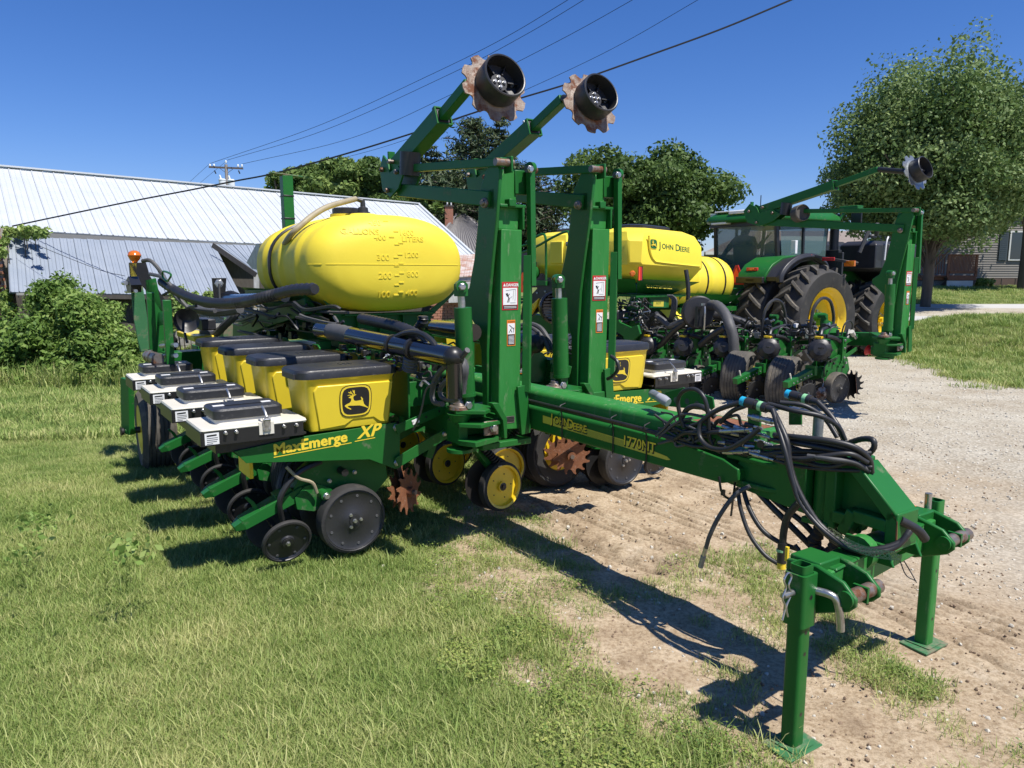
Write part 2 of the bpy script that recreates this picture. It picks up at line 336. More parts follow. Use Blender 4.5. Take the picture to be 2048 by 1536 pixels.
    m2.beam(X(.36,0,.56),X(.42,0,.32),.05,.03,BKM); build(m2,'row_cleaner',u,**kk)
    # seed hopper: moulded tub, raised front panel, notch at the bottom
    m2=M()
    def tub(z,x0,x1,y,r): return [X(a+(x0+x1)/2,bq_,z) for a,bq_ in rrect(x1-x0,2*y,r,4)]
    m2.loft([tub(.79,-.225,.27,.142,.03),tub(.83,-.235,.28,.148,.035),tub(1.085,-.262,.305,.163,.045),tub(1.105,-.275,.318,.172,.045)],YEL)
    hp=[X(x,y_,z) for x,y_,z in((-.175,-.153,.80),(-.02,-.154,.81),(.03,-.155,.84),(.16,-.155,.84),(.20,-.154,.81),(.255,-.153,.80),(.285,-.172,1.055),(-.185,-.174,1.060),(-.208,-.171,1.03))]
    m2.add(hp+[p+V((0,.03,0)) for p in hp],[list(range(9))]+[(i,i+9,(i+1)%9+9,(i+1)%9) for i in range(9)],YEL)
    hop=build(m2,'seed_hopper',u,.006,**kk)
    m2=M()
    def lr(z,g,r=.09): return [X(a+.02,b_,z) for a,b_ in rrect(.635+g,.365+g,r,5)]
    m2.loft([lr(1.10,0),lr(1.138,.0),lr(1.150,-.016),lr(1.152,-.05),lr(1.156,-.07)],LID)
    m2.box(X(-.28,-.02,1.115),(.05,.2,.03),LID); m2.cyl(X(.335,-.17,1.12),X(.335,-.10,1.12),.014,BKM)
    for i,a in enumerate((-.03,.0,.03)): m2.box(X(.05+a,.0,1.157),(.012,.05,.004),LID)
    build(m2,'hopper_lid',u,**kk)
    m2=M(); o=X(.045,-.1675,.955); emblem(m2,o,(1,0,0),V((0,-.075,1)),.20,BKM,DEC); build(m2,'emblem',u,**kk)
    # small applicator box behind the hopper
    m2=M(); xa,xb=-.83,-.27
    m2.bb(X(xa,-.20,.80),X(xb,.15,.80+.012),BKM); m2.bb(X(xa,-.215,.80),X(xb-.02,-.20,.882),BKM); m2.bb(X(xa,.15,.80),X(xb,.162,.875),BKM); m2.bb(X(xa-.005,-.213,.80),X(xa+.007,.16,.875),BKM)
    m2.bb(X(-.75,-.15,.74),X(-.35,.12,.80),BKM)
    for x in(-.71,-.655,-.40,-.33): m2.bolt(X(x,-.216,.862),(0,-1,0),.009,.02)
    m2.beam(X(-.70,0,.79),X(-.60,0,.70),.10,.03,BKM)
    ab=build(m2,'applicator_tray',u,.003,**kk)
    m2=M()
    def rr(x0,x1,y0,y1,r,z): return [X(a+(x0+x1)/2,b_+(y0+y1)/2,z) for a,b_ in rrect(x1-x0,y1-y0,r,4)]
    m2.loft([rr(xa,xb,-.212,.15,.015,.872),rr(xa-.004,xb+.004,-.218,.155,.02,.882),rr(xa,xb,-.214,.15,.02,.892)],WHT)
    m2.loft([rr(-.735,-.375,-.13,.13,.03,.888),rr(-.73,-.38,-.12,.12,.03,.925)],WHT); m2.bb(X(-.535,-.222,.83),X(-.455,-.20,.895),WHT)
    build(m2,'applicator_shell',u,**kk)
    m2=M(); m2.loft([rr(-.745,-.37,-.135,.135,.04,.918),rr(-.745,-.37,-.135,.135,.04,.963),rr(-.735,-.38,-.125,.125,.035,.973)],LID)
    m2.box(X(-.64,-.0,.9745),(.16,.03,.003),WST); m2.box(X(-.47,-.0,.9745),(.13,.03,.003),WST); m2.box(X(-.56,.0,.976),(.20,.05,.003),LID)
    build(m2,'applicator_lid',u,**kk)
    m2=M(); m2.box(X(-.495,-.226,.885),(.042,.006,.075),STL); m2.box(X(-.495,-.231,.900),(.022,.008,.04),STL); m2.cyl(X(-.515,-.232,.912),X(-.475,-.232,.912),.007,STL,n=8)
    for dx in(-.014,.014): m2.bolt(X(-.495+dx,-.229,.858),(0,-1,0),.005,.006)
    m2.tube(cr([X(-.495,-.232,.925),X(-.495,-.20,.955),X(-.497,-.165,.975)],3),.007,STL,6); build(m2,'latch',u,**kk)
    m2=M(); xs=-.815 if k>0 else -.72; o=X(xs,-.2165,.808) if k>0 else X(-.745,-.2165,.808)
    if k<0: o=X(-.745+0,-.2165,.808)
    sticker(m2,o,(1,0,0),(0,0,1),.072,.062,WST)
    for i,(ww,hh) in enumerate(((.05,.008),(.055,.003),(.055,.003),(.05,.003),(.03,.003))):
        sticker(m2,o+V((.01,0,.044-.010*i)),(1,0,.04 if i==0 else 0),(0,0,1),ww,hh,BKM if i==0 else HOG,.002)
    build(m2,'label_sticker',u,**kk)
    # lettering on the side plate
    m2=M(); y=-.1705; xx=V((1,0,.052*k)).normalized(); uz=V((0,0,1))
    o=X(-.45,y,.697) if k>0 else X(.25,y,.715); 
    T(m2,'MaxEmerge',.085,o,xx,uz,DEC,bold=.0030,spacing=1.05,sx=1.03); T(m2,'XP',.100,o+xx*.50+V((0,0,.004)),xx,uz,DEC,bold=.0030,shear=.35,spacing=1.05,sx=1.08)
    sticker(m2,o+V((0,0,-.016)),xx,uz,.46,.005,DEC); sticker(m2,o+xx*.48+V((0,0,-.012)),xx,uz,.13,.005,DEC)
    build(m2,'lettering',u,**kk)
    m2=M(); m2.tube(cr([X(-.36,-.10,.60),X(-.30,-.12,.53),X(-.22,-.12,.49),X(-.19,-.11,.42)],4),.010,HOB,7); build(m2,'seed_tube',u,**kk)
    m2=M(); m2.tube(cr([X(-.15,-.09,.60),X(-.30,-.10,.55),X(-.40,-.09,.42),X(-.38,-.05,.25)],5),.017,HOS,7); m2.tube(cr([X(-.02,.10,.62),X(-.26,.07,.60),X(-.36,.05,.45),X(-.34,.02,.3)],5),.019,HOS,7); build(m2,'hose',u,**kk)
    m2=M(); m2.bb(X(-.565,-.10,.56),X(-.545,.13,.67),YLP); build(m2,'yellow_bracket',u,.003,**kk)
    return u
def opener(parent,s,b,k,first=None):
    base=V(parent['base']); loc=V((s,b,0))-base
    if first:
        c=first.copy(); COL.objects.link(c); c.parent=parent; c.location=loc
        for ch in children(first): d=ch.copy(); COL.objects.link(d); d.parent=c
        return c
    X=lambda x,y,z:V((k*x,y,z)); m=M()
    m.beam(X(-.20,.0,.60),X(.0,.02,.36),.06,.09,GRN); m.beam(X(0,.02,.36),X(0,.03,.27),.05,.07,GRN); m.box(X(-.26,0,.60),(.10,.16,.14),GRN)
    P=[X(-.17+.13*i/26+.02*math.cos(i*PI),-.05+.022*math.sin(i*PI*.5),.54-.13*i/26) for i in range(27)]
    for i in range(9): m.lathe(X(-.15+.016*i,-.05,.545-.016*i),V((k*.7,0,-.7)),[(.024,0),(.032,.006),(.024,.012)],BKM,10)
    u=build(m,'fertilizer_opener',parent,.004,loc=loc); kk=dict(loc=(0,0,0))
    m=M(); m.lathe(X(-.03,.05,.265),(k*.10,1,0),[(.185,0),(.185,.005),(0,.008)],mat('worn_black_disc',(.035,.03,.027),.5,.3) if 'worn_black_disc' not in bpy.data.materials else bpy.data.materials['worn_black_disc'],36); build(m,'opener_disc',u,**kk)
    m=M(); ax=V((k*.12,-1,.03)).normalized(); c=X(.0,-.09,.255); w=.085; q=c-ax*w
    m.lathe(q,ax,[(.13,0),(.15,0),(.170,w*.2),(.172,w*.6),(.170,w*.85),(.150,w)],RUB,36,cap=False)
    m.lathe(q,ax,[(.150,w),(.136,w-.006),(.132,w-.03),(.035,w-.028),(.035,w-.01),(0,w-.01)],YLP,36,cap=False)
    m.lathe(q,ax,[(.135,.0),(.135,w*.3),(0,w*.3)],YLP,20)
    m.lathe(c-ax*.02,ax,[(.028,0),(.028,.012),(.015,.014),(.015,.022),(0,.022)],BKM,14)
    for p in circ(c-ax*.026,ax,.023,5): m.bolt(p,ax,.005,.012)
    for p in circ(c-ax*.03,ax,.085,5): m.bolt(p,ax,.004,.005,BKM)
    m.beam(c+V((-k*.03,0,.150)),c+V((-k*.03,.07,.158)),.03,.004,STL); build(m,'gauge_wheel',u,**kk)
    return u
# ---------------------------------------------------------------- marker mast (traced on the near one; dx,dy,dz moves it)
def mast(parent,off,arm=0,rise=0,ds=0,labels=True,disc=RSG,base_low=0,tilt=0):
    off=V(off); D=lambda p:V(p)+off; kw={}
    S1=2.44
    def far(b,z,s=2.42):    # points on the folded arm: stretched by arm, raised by rise
        t=(b-3.75)/1.3; return D((s+ds*t,b+arm*t,z+rise*t))
    m=M()
    side=[ps(2.42,u,v) for u,v in((975,335),(985,322),(996,326),(999,345),(992,440),(984,520),(977,600),(974,700),(975,850),(966,850),(962,700),(950,650),(925,608),(924,592),(938,575),(948,520),(955,450),(958,400),(962,370))]
    m.prism([D(p) for p in side],(.022,0,0),GRN)
    P=[D(p) for p in ((S1,3.70,.76),(2.60,3.70,.75),(2.615,3.70,1.95),(S1+.03,3.70,1.95))]
    m.prism(P,(0,.15,0),GRD)
    m.prism([D(p) for p in((S1+.03,3.735,1.95),(2.61,3.735,1.95),(2.63,3.745,2.08),(S1+.04,3.745,2.08))],(0,.10,0),GRD)   # recessed pocket
    m.bb(D((S1+.02,3.70,2.075)),D((2.645,3.80,2.095)),GRN); m.bb(D((2.62,3.70,1.95)),D((2.636,3.83,2.09)),GRN); m.bb(D((2.515,3.685,2.08)),D((2.565,3.74,2.125)),GRN)
    m.prism([D(p) for p in((S1+.04,3.76,2.09),(2.615,3.76,2.09),(2.615,3.76,2.29),(S1+.09,3.76,2.30),(S1+.05,3.76,2.22))],(0,.12,0),GRD)
    m.bb(D((2.60,3.75,2.16)),D((2.70,3.79,2.30)),GRN)
    o=build(m,'marker_mast',parent,.005)
    kw=dict(loc=(0,0,0))
    m=M(); m.cyl(D((2.225,3.74,1.50)),D((2.25,3.745,.98)),.052,GRN,n=20); m.cyl(D((2.22,3.74,1.50)),D((2.215,3.74,1.60)),.022,STL); m.box(D((2.215,3.74,1.60)),(.06,.06,.07),GRN)
    m.cyl(D((2.20,3.70,1.62)),D((2.23,3.78,1.62)),.034,GRN); m.bolt(D((2.20,3.70,1.62)),(-.3,-.9,0),.018,.012); m.box(D((2.255,3.745,.94)),(.06,.06,.10),GRN); m.bolt(D((2.24,3.71,.93)),(0,-1,0),.022,.015)
    m.lathe(D((2.249,3.745,1.0)),(.05,0,-1),[(.056,0),(.056,.02),(.05,.02)],GRN,20)
    build(m,'hydraulic_cylinder',o,.003,**kw)
    m=M(); m.beam(D((2.675,3.70,2.32)),D((2.675,3.68,1.62)),.035,.045,GRN); m.beam(D((2.695,3.72,2.32)),D((2.695,3.74,2.05)),.012,.045,GRN); m.beam(D((2.66,3.70,1.80)),D((2.635,3.68,.98)),.045,.045,GRN)
    m.beam(D((2.60,3.68,1.02)),D((2.63,3.68,.72)),.02,.07,GRN); m.cyl(D((2.64,3.69,2.30)),D((2.72,3.71,2.30)),.02,PIN); m.bolt(D((2.655,3.675,2.30)),(0,-1,0),.018,.015)
    m.lathe(D((2.665,3.70,2.31)),(1,.2,0),[(.035,0),(.035,.03)],GRN,18)
    build(m,'tie_bar',o,.004,**kw)
    m=M(); a=D((2.44,3.74,2.12)); e=far(4.88,2.27)
    m.beam(a,e,.078,.088,GRN); m.bb(D((2.42,3.70,2.06)),D((2.46,3.78,2.18)),GRN); m.lathe(D((2.40,3.77,2.10)),(-1,-.2,0),[(.030,0),(.030,.012),(.018,.012),(.016,.03),(0,.03)],PIN,18)
    build(m,'lower_arm',o,.005,**kw)
    m=M(); m.beam(D((2.43,3.62,2.315)),far(4.80,2.405,2.40),.045,.05,GRN); m.cyl(D((2.38,3.63,2.315)),D((2.50,3.63,2.315)),.022,PIN); m.bb(D((2.47,3.60,2.26)),D((2.485,3.68,2.35)),GRN); build(m,'upper_link',o,.004,**kw)
    m=M()
    for sx in(-.07,.055): m.prism([far(b,z,2.42+sx) for b,z in((5.03,2.52),(5.09,2.43),(5.05,2.28),(4.93,2.22),(4.80,2.27),(4.72,2.36),(4.80,2.42),(4.93,2.39),(4.96,2.47))],(.014,0,0),GRN)
    for b,z in((5.03,2.42),(4.95,2.27),(4.80,2.38),(4.90,2.46)):
        p=far(b,z,2.34); m.cyl(p,p+V((.15,0,0)),.014,PIN,n=10); m.bolt(p,(-1,0,0),.016,.016,PIN)
    p=far(5.04,2.47,2.42); m.box(p,(.05,.02,.16),GRN)
    build(m,'arm_knuckle',o,.003,**kw)
    m=M(); a=far(4.97,2.42); b1=far(4.30,2.665); m.beam(a,b1,.10,.105,GRN); d=(b1-a).normalized()
    x,y,z=basis(d)
    for i in(-1,1): m.beam(b1+x*i*.052-d*.005,b1+x*i*.052+d*.025,.010,.118,GRN); m.beam(b1+y*i*.054-d*.005,b1+y*i*.054+d*.025,.104,.010,GRN)
    m.bolt(b1+y*.07-d*.08,y,.012,.03); build(m,'marker_tube',o,.006,**kw)
    m=M(); b2=far(3.96,2.80); m.beam(b1-d*.05,b2,.062,.062,GRN); m.beam(b1+d*.0,b1+d*.02,.085,.088,BKM); build(m,'extension_tube',o,.004,**kw)
    c=D((2.42,3.66,2.70))+V((ds*0,arm*.12,rise*.2)); 
    c=far(3.70,2.725); n_=V((-.03,-.87,.33)).normalized()
    m=M(); tdisc(m,c,n_,.205,10,disc,.008,notch=True); m.lathe(c,n_,[(.15,-.012),(.16,.0),(.12,.012)],disc,24); m.cyl(b2,c,.03,BKM); build(m,'marker_disc',o,**kw)
    m=M(); q=c+n_*.015; m.lathe(q,n_,[(.125,0),(.130,.01),(.130,.115),(.124,.12),(.118,.118),(.115,.03),(.05,.02),(.05,.045),(0,.045)],BLK,40)
    for p in circ(q+n_*.045,n_,.03,4)+[q+n_*.045]: m.bolt(p,n_,.009,.012)
    for kx in range(6): a_=circ(q+n_*.035,n_,.052,6)[kx]; b_=circ(q+n_*.035,n_,.114,6)[kx]; m.beam(a_,b_,.008,.035,BLK,up=n_)
    for p in (circ(q+n_*.03,n_,.09,6)[0],circ(q+n_*.03,n_,.09,6)[3]): m.bolt(p,n_,.01,.016)
    build(m,'depth_drum',o,**kw)
    m=M(); p=far(4.70,2.44); m.cyl(p+V((-.03,0,-.09)),p+V((-.03,-.02,.06)),.07,BLK,n=20); build(m,'rubber_bumper',o,**kw)
    if labels:
        m=M(); o0=D((2.47,3.6985,1.48)); ux=V((1,0,0)); uz=V((0,0,1))
        sticker(m,o0,ux,uz,.115,.165,RED); sticker(m,o0+V((.007,0,.03)),ux,uz,.101,.100,WST,.002); sticker(m,o0+V((.007,0,.006)),ux,uz,.101,.021,BKM,.002)
        T(m,'DANGER',.024,o0+V((.029,0,.139)),ux,uz,WST,ext=.002,bold=.0006,sx=.92); m.add([o0+V((.008,-.002,.139)),o0+V((.026,-.002,.139)),o0+V((.017,-.002,.157))],[(0,1,2)],WST)
        for i in range(2): sticker(m,o0+V((.012,0,.011+.008*i)),ux,uz,.09,.0025,WST,.003)
        q=o0+V((.007,-.003,.03)); 
        for a,b_ in(((.03,.015),(.04,.04)),((.04,.015),(.045,.04)),((.042,.038),(.03,.062)),((.03,.05),(.02,.068)),((.033,.05),(.045,.065)),((.05,.012),(.09,.012)),((.02,.085),(.088,.092)),((.085,.02),(.088,.092)),((.07,.03),(.075,.085)),((.05,.04),(.065,.05))):
            d_=V((b_[0]-a[0],0,b_[1]-a[1])); w_=.0045 if b_[0]<.046 and b_[1]<.07 else .0012; m.beam(q+V((a[0],0,a[1])),q+V((b_[0],0,b_[1])),w_,.0006,BKM,up=(0,1,0))
        m.lathe(q+V((.029,0,.064)),(0,-1,0),[(.006,0),(0,.0004)],BKM,10)
        build(m,'danger_sticker',o,**kw)
        m=M(); o0=D((2.505,3.6985,1.265)); sticker(m,o0,ux,uz,.06,.155,ORG); sticker(m,o0+V((.004,0,.07)),ux,uz,.052,.065,WST,.002); sticker(m,o0+V((.004,0,.006)),ux,uz,.052,.062,BKM,.002)
        T(m,'WARNING',.0125,o0+V((.006,0,.140)),ux,uz,BKM,ext=.002,sx=.9)
        for i in range(7): sticker(m,o0+V((.010,0,.012+.0075*i)),ux,uz,.04,.003,WST,.003)
        q=o0+V((.004,-.003,.07))
        for a,b_ in(((.01,.01),(.02,.025)),((.02,.025),(.028,.035)),((.02,.03),(.03,.012)),((.012,.055),(.045,.03)),((.04,.01),(.046,.04))): m.beam(q+V((a[0],0,a[1])),q+V((b_[0],0,b_[1])),.003,.0006,BKM,up=(0,1,0))
        build(m,'warning_sticker',o,**kw)
        m=M(); o0=D((2.495,3.6985,.795)); sticker(m,o0,ux,uz,.065,.042,STL); sticker(m,o0+V((.005,0,.005)),ux,uz,.055,.032,BKM,.002)
        for i in range(3): sticker(m,o0+V((.009,0,.010+.009*i)),ux,uz,.045,.002,HOG,.003)
        build(m,'serial_plate',o,**kw)
    # hinge bracket that carries the mast on the toolbar end
    m=M(); 
    m.prism([D(p) for p in((2.16,3.72,.905),(2.30,3.62,.905),(2.42,3.70,.905),(2.40,3.86,.905),(2.2,3.90,.905))],(0,0,-.022),GRN); m.lathe(D((2.21,3.76,.905)),(0,0,1),[(.065,0),(.06,.02),(.04,.025),(.04,.035),(.033,.035),(.028,.055),(0,.055)],PIN,20)
    m.lathe(D((2.21,3.76,.88)),(0,0,-1),[(.075,0),(.06,.03),(.05,.05)],GRN,20)
    m.prism([D(p) for p in((2.17,3.70,.83),(2.26,3.60,.83),(2.47,3.66,.83),(2.47,3.80,.83),(2.2,3.88,.83))],(0,0,-.022),GRN)
    m.prism([D(p) for p in((2.17,3.70,.73),(2.22,3.60,.73),(2.42,3.66,.73),(2.42,3.80,.73),(2.2,3.88,.73))],(0,0,-.03),GRN)
    m.bb(D((2.18,3.72,.70)),D((2.24,3.86,.83)),GRN); m.bb(D((2.42,3.68,.70)),D((2.45,3.86,.86)),GRN); m.lathe(D((2.21,3.76,.65)),(0,0,1),[(.08,0),(.08,.02)],GRN,20)
    m.box(D((2.36,3.655,.79)),(.10,.012,.085),PIN); m.bolt(D((2.375,3.648,.79)),(0,-1,0),.022,.018)
    m.prism([D(p) for p in((2.36,3.64,.94),(2.40,3.63,.94),(2.46,3.63,.84),(2.46,3.63,.72),(2.44,3.63,.72),(2.43,3.63,.83))],(0,.05,0),GRN)
    build(m,'hinge_bracket',o,.005,**kw)
    return o
# ---------------------------------------------------------------- near planter
P1=root('corn_planter',(2.82,4.5,0),'near folded green planter with yellow hoppers and long tongue pointing right','planter')
# tongue
m=M()
def rbox(pa,pb_,wd,ht,r,mat_):
    x,y,z=basis(V(pb_)-V(pa)); ra=[V(pa)+x*a+y*b for a,b in rrect(wd,ht,r,3)]; rb=[V(pb_)+x*a+y*b for a,b in rrect(wd,ht,r,3)]; m.loft([ra,rb],mat_)
rbox((2.80,2.30,.925),(2.80,7.4,.90),.19,.13,.03,GRD)
rbox((2.80,2.95,.815),(2.80,7.4,.80),.25,.15,.02,GRN)
m.prism([V((2.675,b,z)) for b,z in((2.95,.890),(2.45,.885),(2.20,.86),(2.11,.83),(2.11,.775),(2.20,.745),(2.95,.740))],(.25,0,0),GRN)
tg=build(m,'tongue',P1,.006)
m=M(); o=V((2.674,3.56,.848)); ux=V((0,-1,0)); uz=V((0,0,1)); P=[(0,0),(0,-.045),(.80,-.060),(1.02,-.064),(1.045,-.058),(1.02,-.046),(.90,-.034),(.75,-.02),(.25,-.008)]
m.add([o+ux*a+uz*b-V((.001,0,0)) for a,b in P],[list(range(len(P)))],DEY)
for i in range(9): z0=-.006-.0045*i; sticker(m,o+ux*.33+uz*(z0-.010),V((0,-1,-.03)),uz,.40,.0011,GSC,.002)
for q,c,e,bo in((V((0,-.003,-.005)),BKM,.0015,.0036),(V((0,0,0)),DEC,.0025,.0008)):
    T(m,'J',.078,o+ux*.08-uz*.030+q,ux,uz,c,ext=e,bold=bo); T(m,'OHN',.058,o+ux*.112-uz*.027+q,ux,uz,c,ext=e,bold=bo)
    T(m,'D',.078,o+ux*.235-uz*.036+q,ux,uz,c,ext=e,bold=bo); T(m,'EERE',.058,o+ux*.287-uz*.036+q,ux,uz,c,ext=e,bold=bo)
    T(m,'1770NT',.072,o+ux*.70-uz*.044+q,ux,uz,c,ext=e,bold=bo,sx=1.0)
build(m,'decal',tg,loc=(0,0,0))
m=M()
for i,dz in enumerate((0,.013,.026)): m.tube(cr([(2.665-.006*i,3.85,.915+dz*.5),(2.668-.008*i,3.3,.912+dz*.5),(2.668-.006*i,2.9,.908+dz*.5),(2.665,2.62,.905+dz*.4),(2.66,2.48,.895+dz*.5)],6),.0075,HOS,6)
for b in(3.37,2.93,2.68):
    m.tube(cr([(2.70,b+.01,.945),(2.655,b+.005,.93),(2.668,b,.885),(2.668,b-.003,.74)],4),.004,BKM,5)
build(m,'hydraulic_lines',tg,loc=(0,0,0))
# hinge between tongue and hitch link, then the link itself
m=M()
for z in(.885,.775): m.prism([V((x,y,z)) for x,y in((2.70,2.20),(2.70,1.98),(2.74,1.90),(2.90,1.90),(2.94,1.98),(2.94,2.20))],(0,0,-.022),GRN)
m.cyl((2.82,2.08,.73),(2.82,2.08,.93),.03,GRN); m.lathe((2.82,2.08,.83),(0,0,1),[(.085,-.035),(.095,-.02),(.095,.02),(.085,.035)],GRN,24)
m.prism([V((2.72,b,z)) for b,z in((2.13,.88),(1.80,.95),(1.80,.70),(2.22,.74))],(.2,0,0),GRN)
build(m,'hitch_link',P1,.005)
m=M(); m.cyl((2.80,1.75,.665),(2.80,1.75,.955),.055,GRN,n=20); m.bb((2.73,1.70,.93),(2.90,1.82,.955),GRN); m.bb((2.73,1.70,.66),(2.90,1.82,.685),GRN); m.cyl((2.80,1.75,.95),(2.80,1.75,1.0),.018,STL)
hb=build(m,'hitch_pivot',P1,.004)
# hitch casting (triangular, with a sunk pocket)
m=M(); tri=[(1.70,.95),(1.615,.955),(1.445,.80),(1.425,.775),(1.42,.66),(1.455,.65),(1.455,.70),(1.48,.725),(1.575,.725),(1.60,.70),(1.60,.655),(1.655,.655),(1.70,.70)]
m.prism([V((2.755,b,z)) for b,z in tri],(.11,0,0),GRN) if 0 else None
m.add([V((s_,b,z)) for s_ in(2.735,2.885) for b,z in((1.615,.958),(1.445,.803),(1.422,.778),(1.417,.655))],[(0,1,5,4),(1,2,6,5),(2,3,7,6)],GRD)
m.prism([V((2.79,b,z)) for b,z in tri],(.03,0,0),GRN)
for A_,B_ in(((1.70,.665),(1.70,.95)),((1.72,.935),(1.60,.945)),((1.61,.94),(1.435,.775)),((1.44,.80),(1.44,.66)),((1.46,.74),(1.60,.745)),((1.64,.66),(1.60,.76)),((1.62,.72),(1.70,.72))): m.beam((2.81,*A_),(2.81,*B_),.15 if A_[0]!=A_[0]+1 else .1,.05,GRN,up=(0,.6,.8) if abs(A_[0]-B_[0])>.05 else (0,1,0))
m.lathe((2.735,1.64,.70),(-1,0,0),[(0,0),(.001,0)],GRN,8)
m.lathe((2.735,1.548,.83),(-1,0,0),[(0,0),(.001,0)],GRN,8)
cs=build(m,'hitch_casting',P1,.006)
m=M(); q=V((2.80,1.588,.935)); nn=V((0,-.67,.74)); x,y,z=basis(nn); m.lathe(q,nn,[(.0,.001),(.022,.001)],WST,20); m.lathe(q,nn,[(0,.002),(.019,.002)],DEC,20); build(m,'round_sticker',cs,loc=(0,0,0))
m=M()
for a,b in(((1.445,.795),(1.425,.768)),((1.423,.768),(1.420,.66))): m.beam((2.738,a[0]-.003,a[1]+.004),(2.738,b[0]-.003,b[1]+.004),.006,.006,RST)
m.beam((2.738,1.60,.951),(2.738,1.447,.806),.003,.004,RST); build(m,'worn_edge',cs,loc=(0,0,0))
m=M(); m.cyl((2.66,1.52,.635),(2.96,1.52,.635),.052,GRN,n=20); m.cyl((2.655,1.52,.635),(2.70,1.52,.635),.065,GRD); m.cyl((2.92,1.52,.635),(2.965,1.52,.635),.065,GRD)
for s0 in(2.70,2.90): m.prism([V((s0,b,z)) for b,z in((1.40,.60),(1.44,.68),(1.60,.68),(1.62,.60))],(.014,0,0),GRN)
build(m,'trunnion',P1,.004)
# crossbeam with two pairs of lug plates
m=M(); m.beam((2.36,1.50,.585),(3.28,1.585,.585),.10,.115,GRD); m.beam((2.40,1.50,.645),(2.72,1.53,.645),.105,.012,GRN); m.beam((2.95,1.55,.645),(3.2,1.58,.645),.105,.012,GRN)
for s0,bb in((2.325,0),(2.47,0),(3.16,.075),(3.305,.085)):
    P=[(1.60,.66),(1.48,.672),(1.375,.645),(1.325,.60),(1.325,.572),(1.35,.545),(1.48,.49),(1.60,.485)]
    m.prism([V((s0,b+bb,z)) for b,z in P],(.02,0,0),GRN)
for s0,bb in((2.325,0),(3.16,.08)):
    m.bb((s0+.02,1.475+bb,.60),(s0+.145,1.60+bb,.675),GRN); m.bb((s0-.045 if s0<3 else s0+.145,1.47+bb,.50),(s0 if s0<3 else s0+.21,1.53+bb,.64),GRN)
cb=build(m,'crossbeam',P1,.006)
for s0,bb in((2.325,0),(3.16,.08)):
    m=M(); m.cyl((s0-.012,1.357+bb,.592),(s0+.195,1.357+bb,.592),.026,PIN,n=20); m.lathe((s0-.004,1.357+bb,.592),(-1,0,0),[(.030,0),(.030,.010)],GRN,16); m.box((s0+.085,1.357+bb,.592),(.012,.056,.056),GRN); build(m,'hitch_pin',cb,loc=(0,0,0))
m=M(); sticker(m,(3.19,1.625,.677),(1,0,0),(0,1,0),.10,.04,ORG); build(m,'orange_label',cb,loc=(0,0,0))
# parking stands
for i,(s0,bb) in enumerate(((2.25,1.485),(3.40,1.60))):
    m=M()
    def sq(a,w_,z): return [V((s0+p,bb+q,z)) for p,q in rrect(w_,w_,.012,3)]
    m.loft([sq(0,.061,.02),sq(0,.061,.695)],GRD if i else GRN,False); m.loft([sq(0,.050,.40),sq(0,.050,.695)],GRN,False)
    ro=sq(0,.061,.695); ri=sq(0,.050,.695); n_=len(ro); m.add(ro+ri,[(k_,(k_+1)%n_,(k_+1)%n_+n_,k_+n_) for k_ in range(n_)],GRN)
    m.box((s0,bb,.35),(.052,.052,.01),BKM)
    for z in(.14,.37,.45): m.lathe((s0+.0,bb-.0308,z),(0,-1,0),[(.008,0),(0,.0006)],BKM,12)
    st=build(m,'parking_stand',P1,.002)
    m=M(); m.prism([V((s0+p,bb+q,.004)) for p,q in((-.10,-.065),(.085,-.070),(.10,.06),(-.085,.068))],(0,0,.010),GRB); m.add([V((s0+p,bb+q,.0185)) for p,q in((-.055,-.055),(.055,-.055),(.055,.055),(-.055,.055))],[(0,1,2,3)],GRB); build(m,'foot_plate',st,.002,loc=(0,0,0))
    if i==0:
        m=M()
        def sv(w_,z): return [V((s0+p,bb+q,z)) for p,q in rrect(w_,w_,.014,3)]
        a,b_=sv(.084,.475),sv(.084,.665); c_,d_=sv(.066,.475),sv(.066,.665); m.loft([a,b_],GRN,False); m.loft([d_,c_],GRN,False); n_=len(a)
        for e,f in((b_,d_),(c_,a)): m.add(e+f,[(k_,(k_+1)%n_,(k_+1)%n_+n_,k_+n_) for k_ in range(n_)],GRN)
        m.lathe((s0-.0,bb-.0425,.585),(0,-1,0),[(.009,0),(0,.0006)],BKM,12); build(m,'stand_sleeve',st,loc=(0,0,0))
        m=M(); m.cyl((s0-.10,bb,.60),(s0-.038,bb,.60),.0115,STL); build(m,'pin_end',st,loc=(0,0,0)); m=M(); m.tube(cr([(s0+.035,bb-.035,.60),(s0+.045,bb-.075,.60),(s0+.056,bb-.098,.588),(s0+.066,bb-.108,.55),(s0+.074,bb-.112,.50),(s0+.077,bb-.113,.47)],5),.0135,STL,12); build(m,'stand_pin',st,loc=(0,0,0))
        m=M(); q=V((s0-.072,bb-.005,.60)); m.tube(cr([q+V(p) for p in((.0,0,-.08),(-.012,0,-.04),(.01,0,0),(-.006,0,.035),(.008,0,.065),(-.014,0,.082),(-.034,0,.06),(-.02,0,.03),(-.036,0,-.005),(-.018,0,-.04),(-.03,0,-.085))],4),.0035,STL,6); build(m,'hair_pin',st,loc=(0,0,0))
    else:
        m=M(); m.cyl((s0-.065,bb+.0,.66),(s0-.065,bb,.735),.015,STL); build(m,'stand_pin',st,loc=(0,0,0))
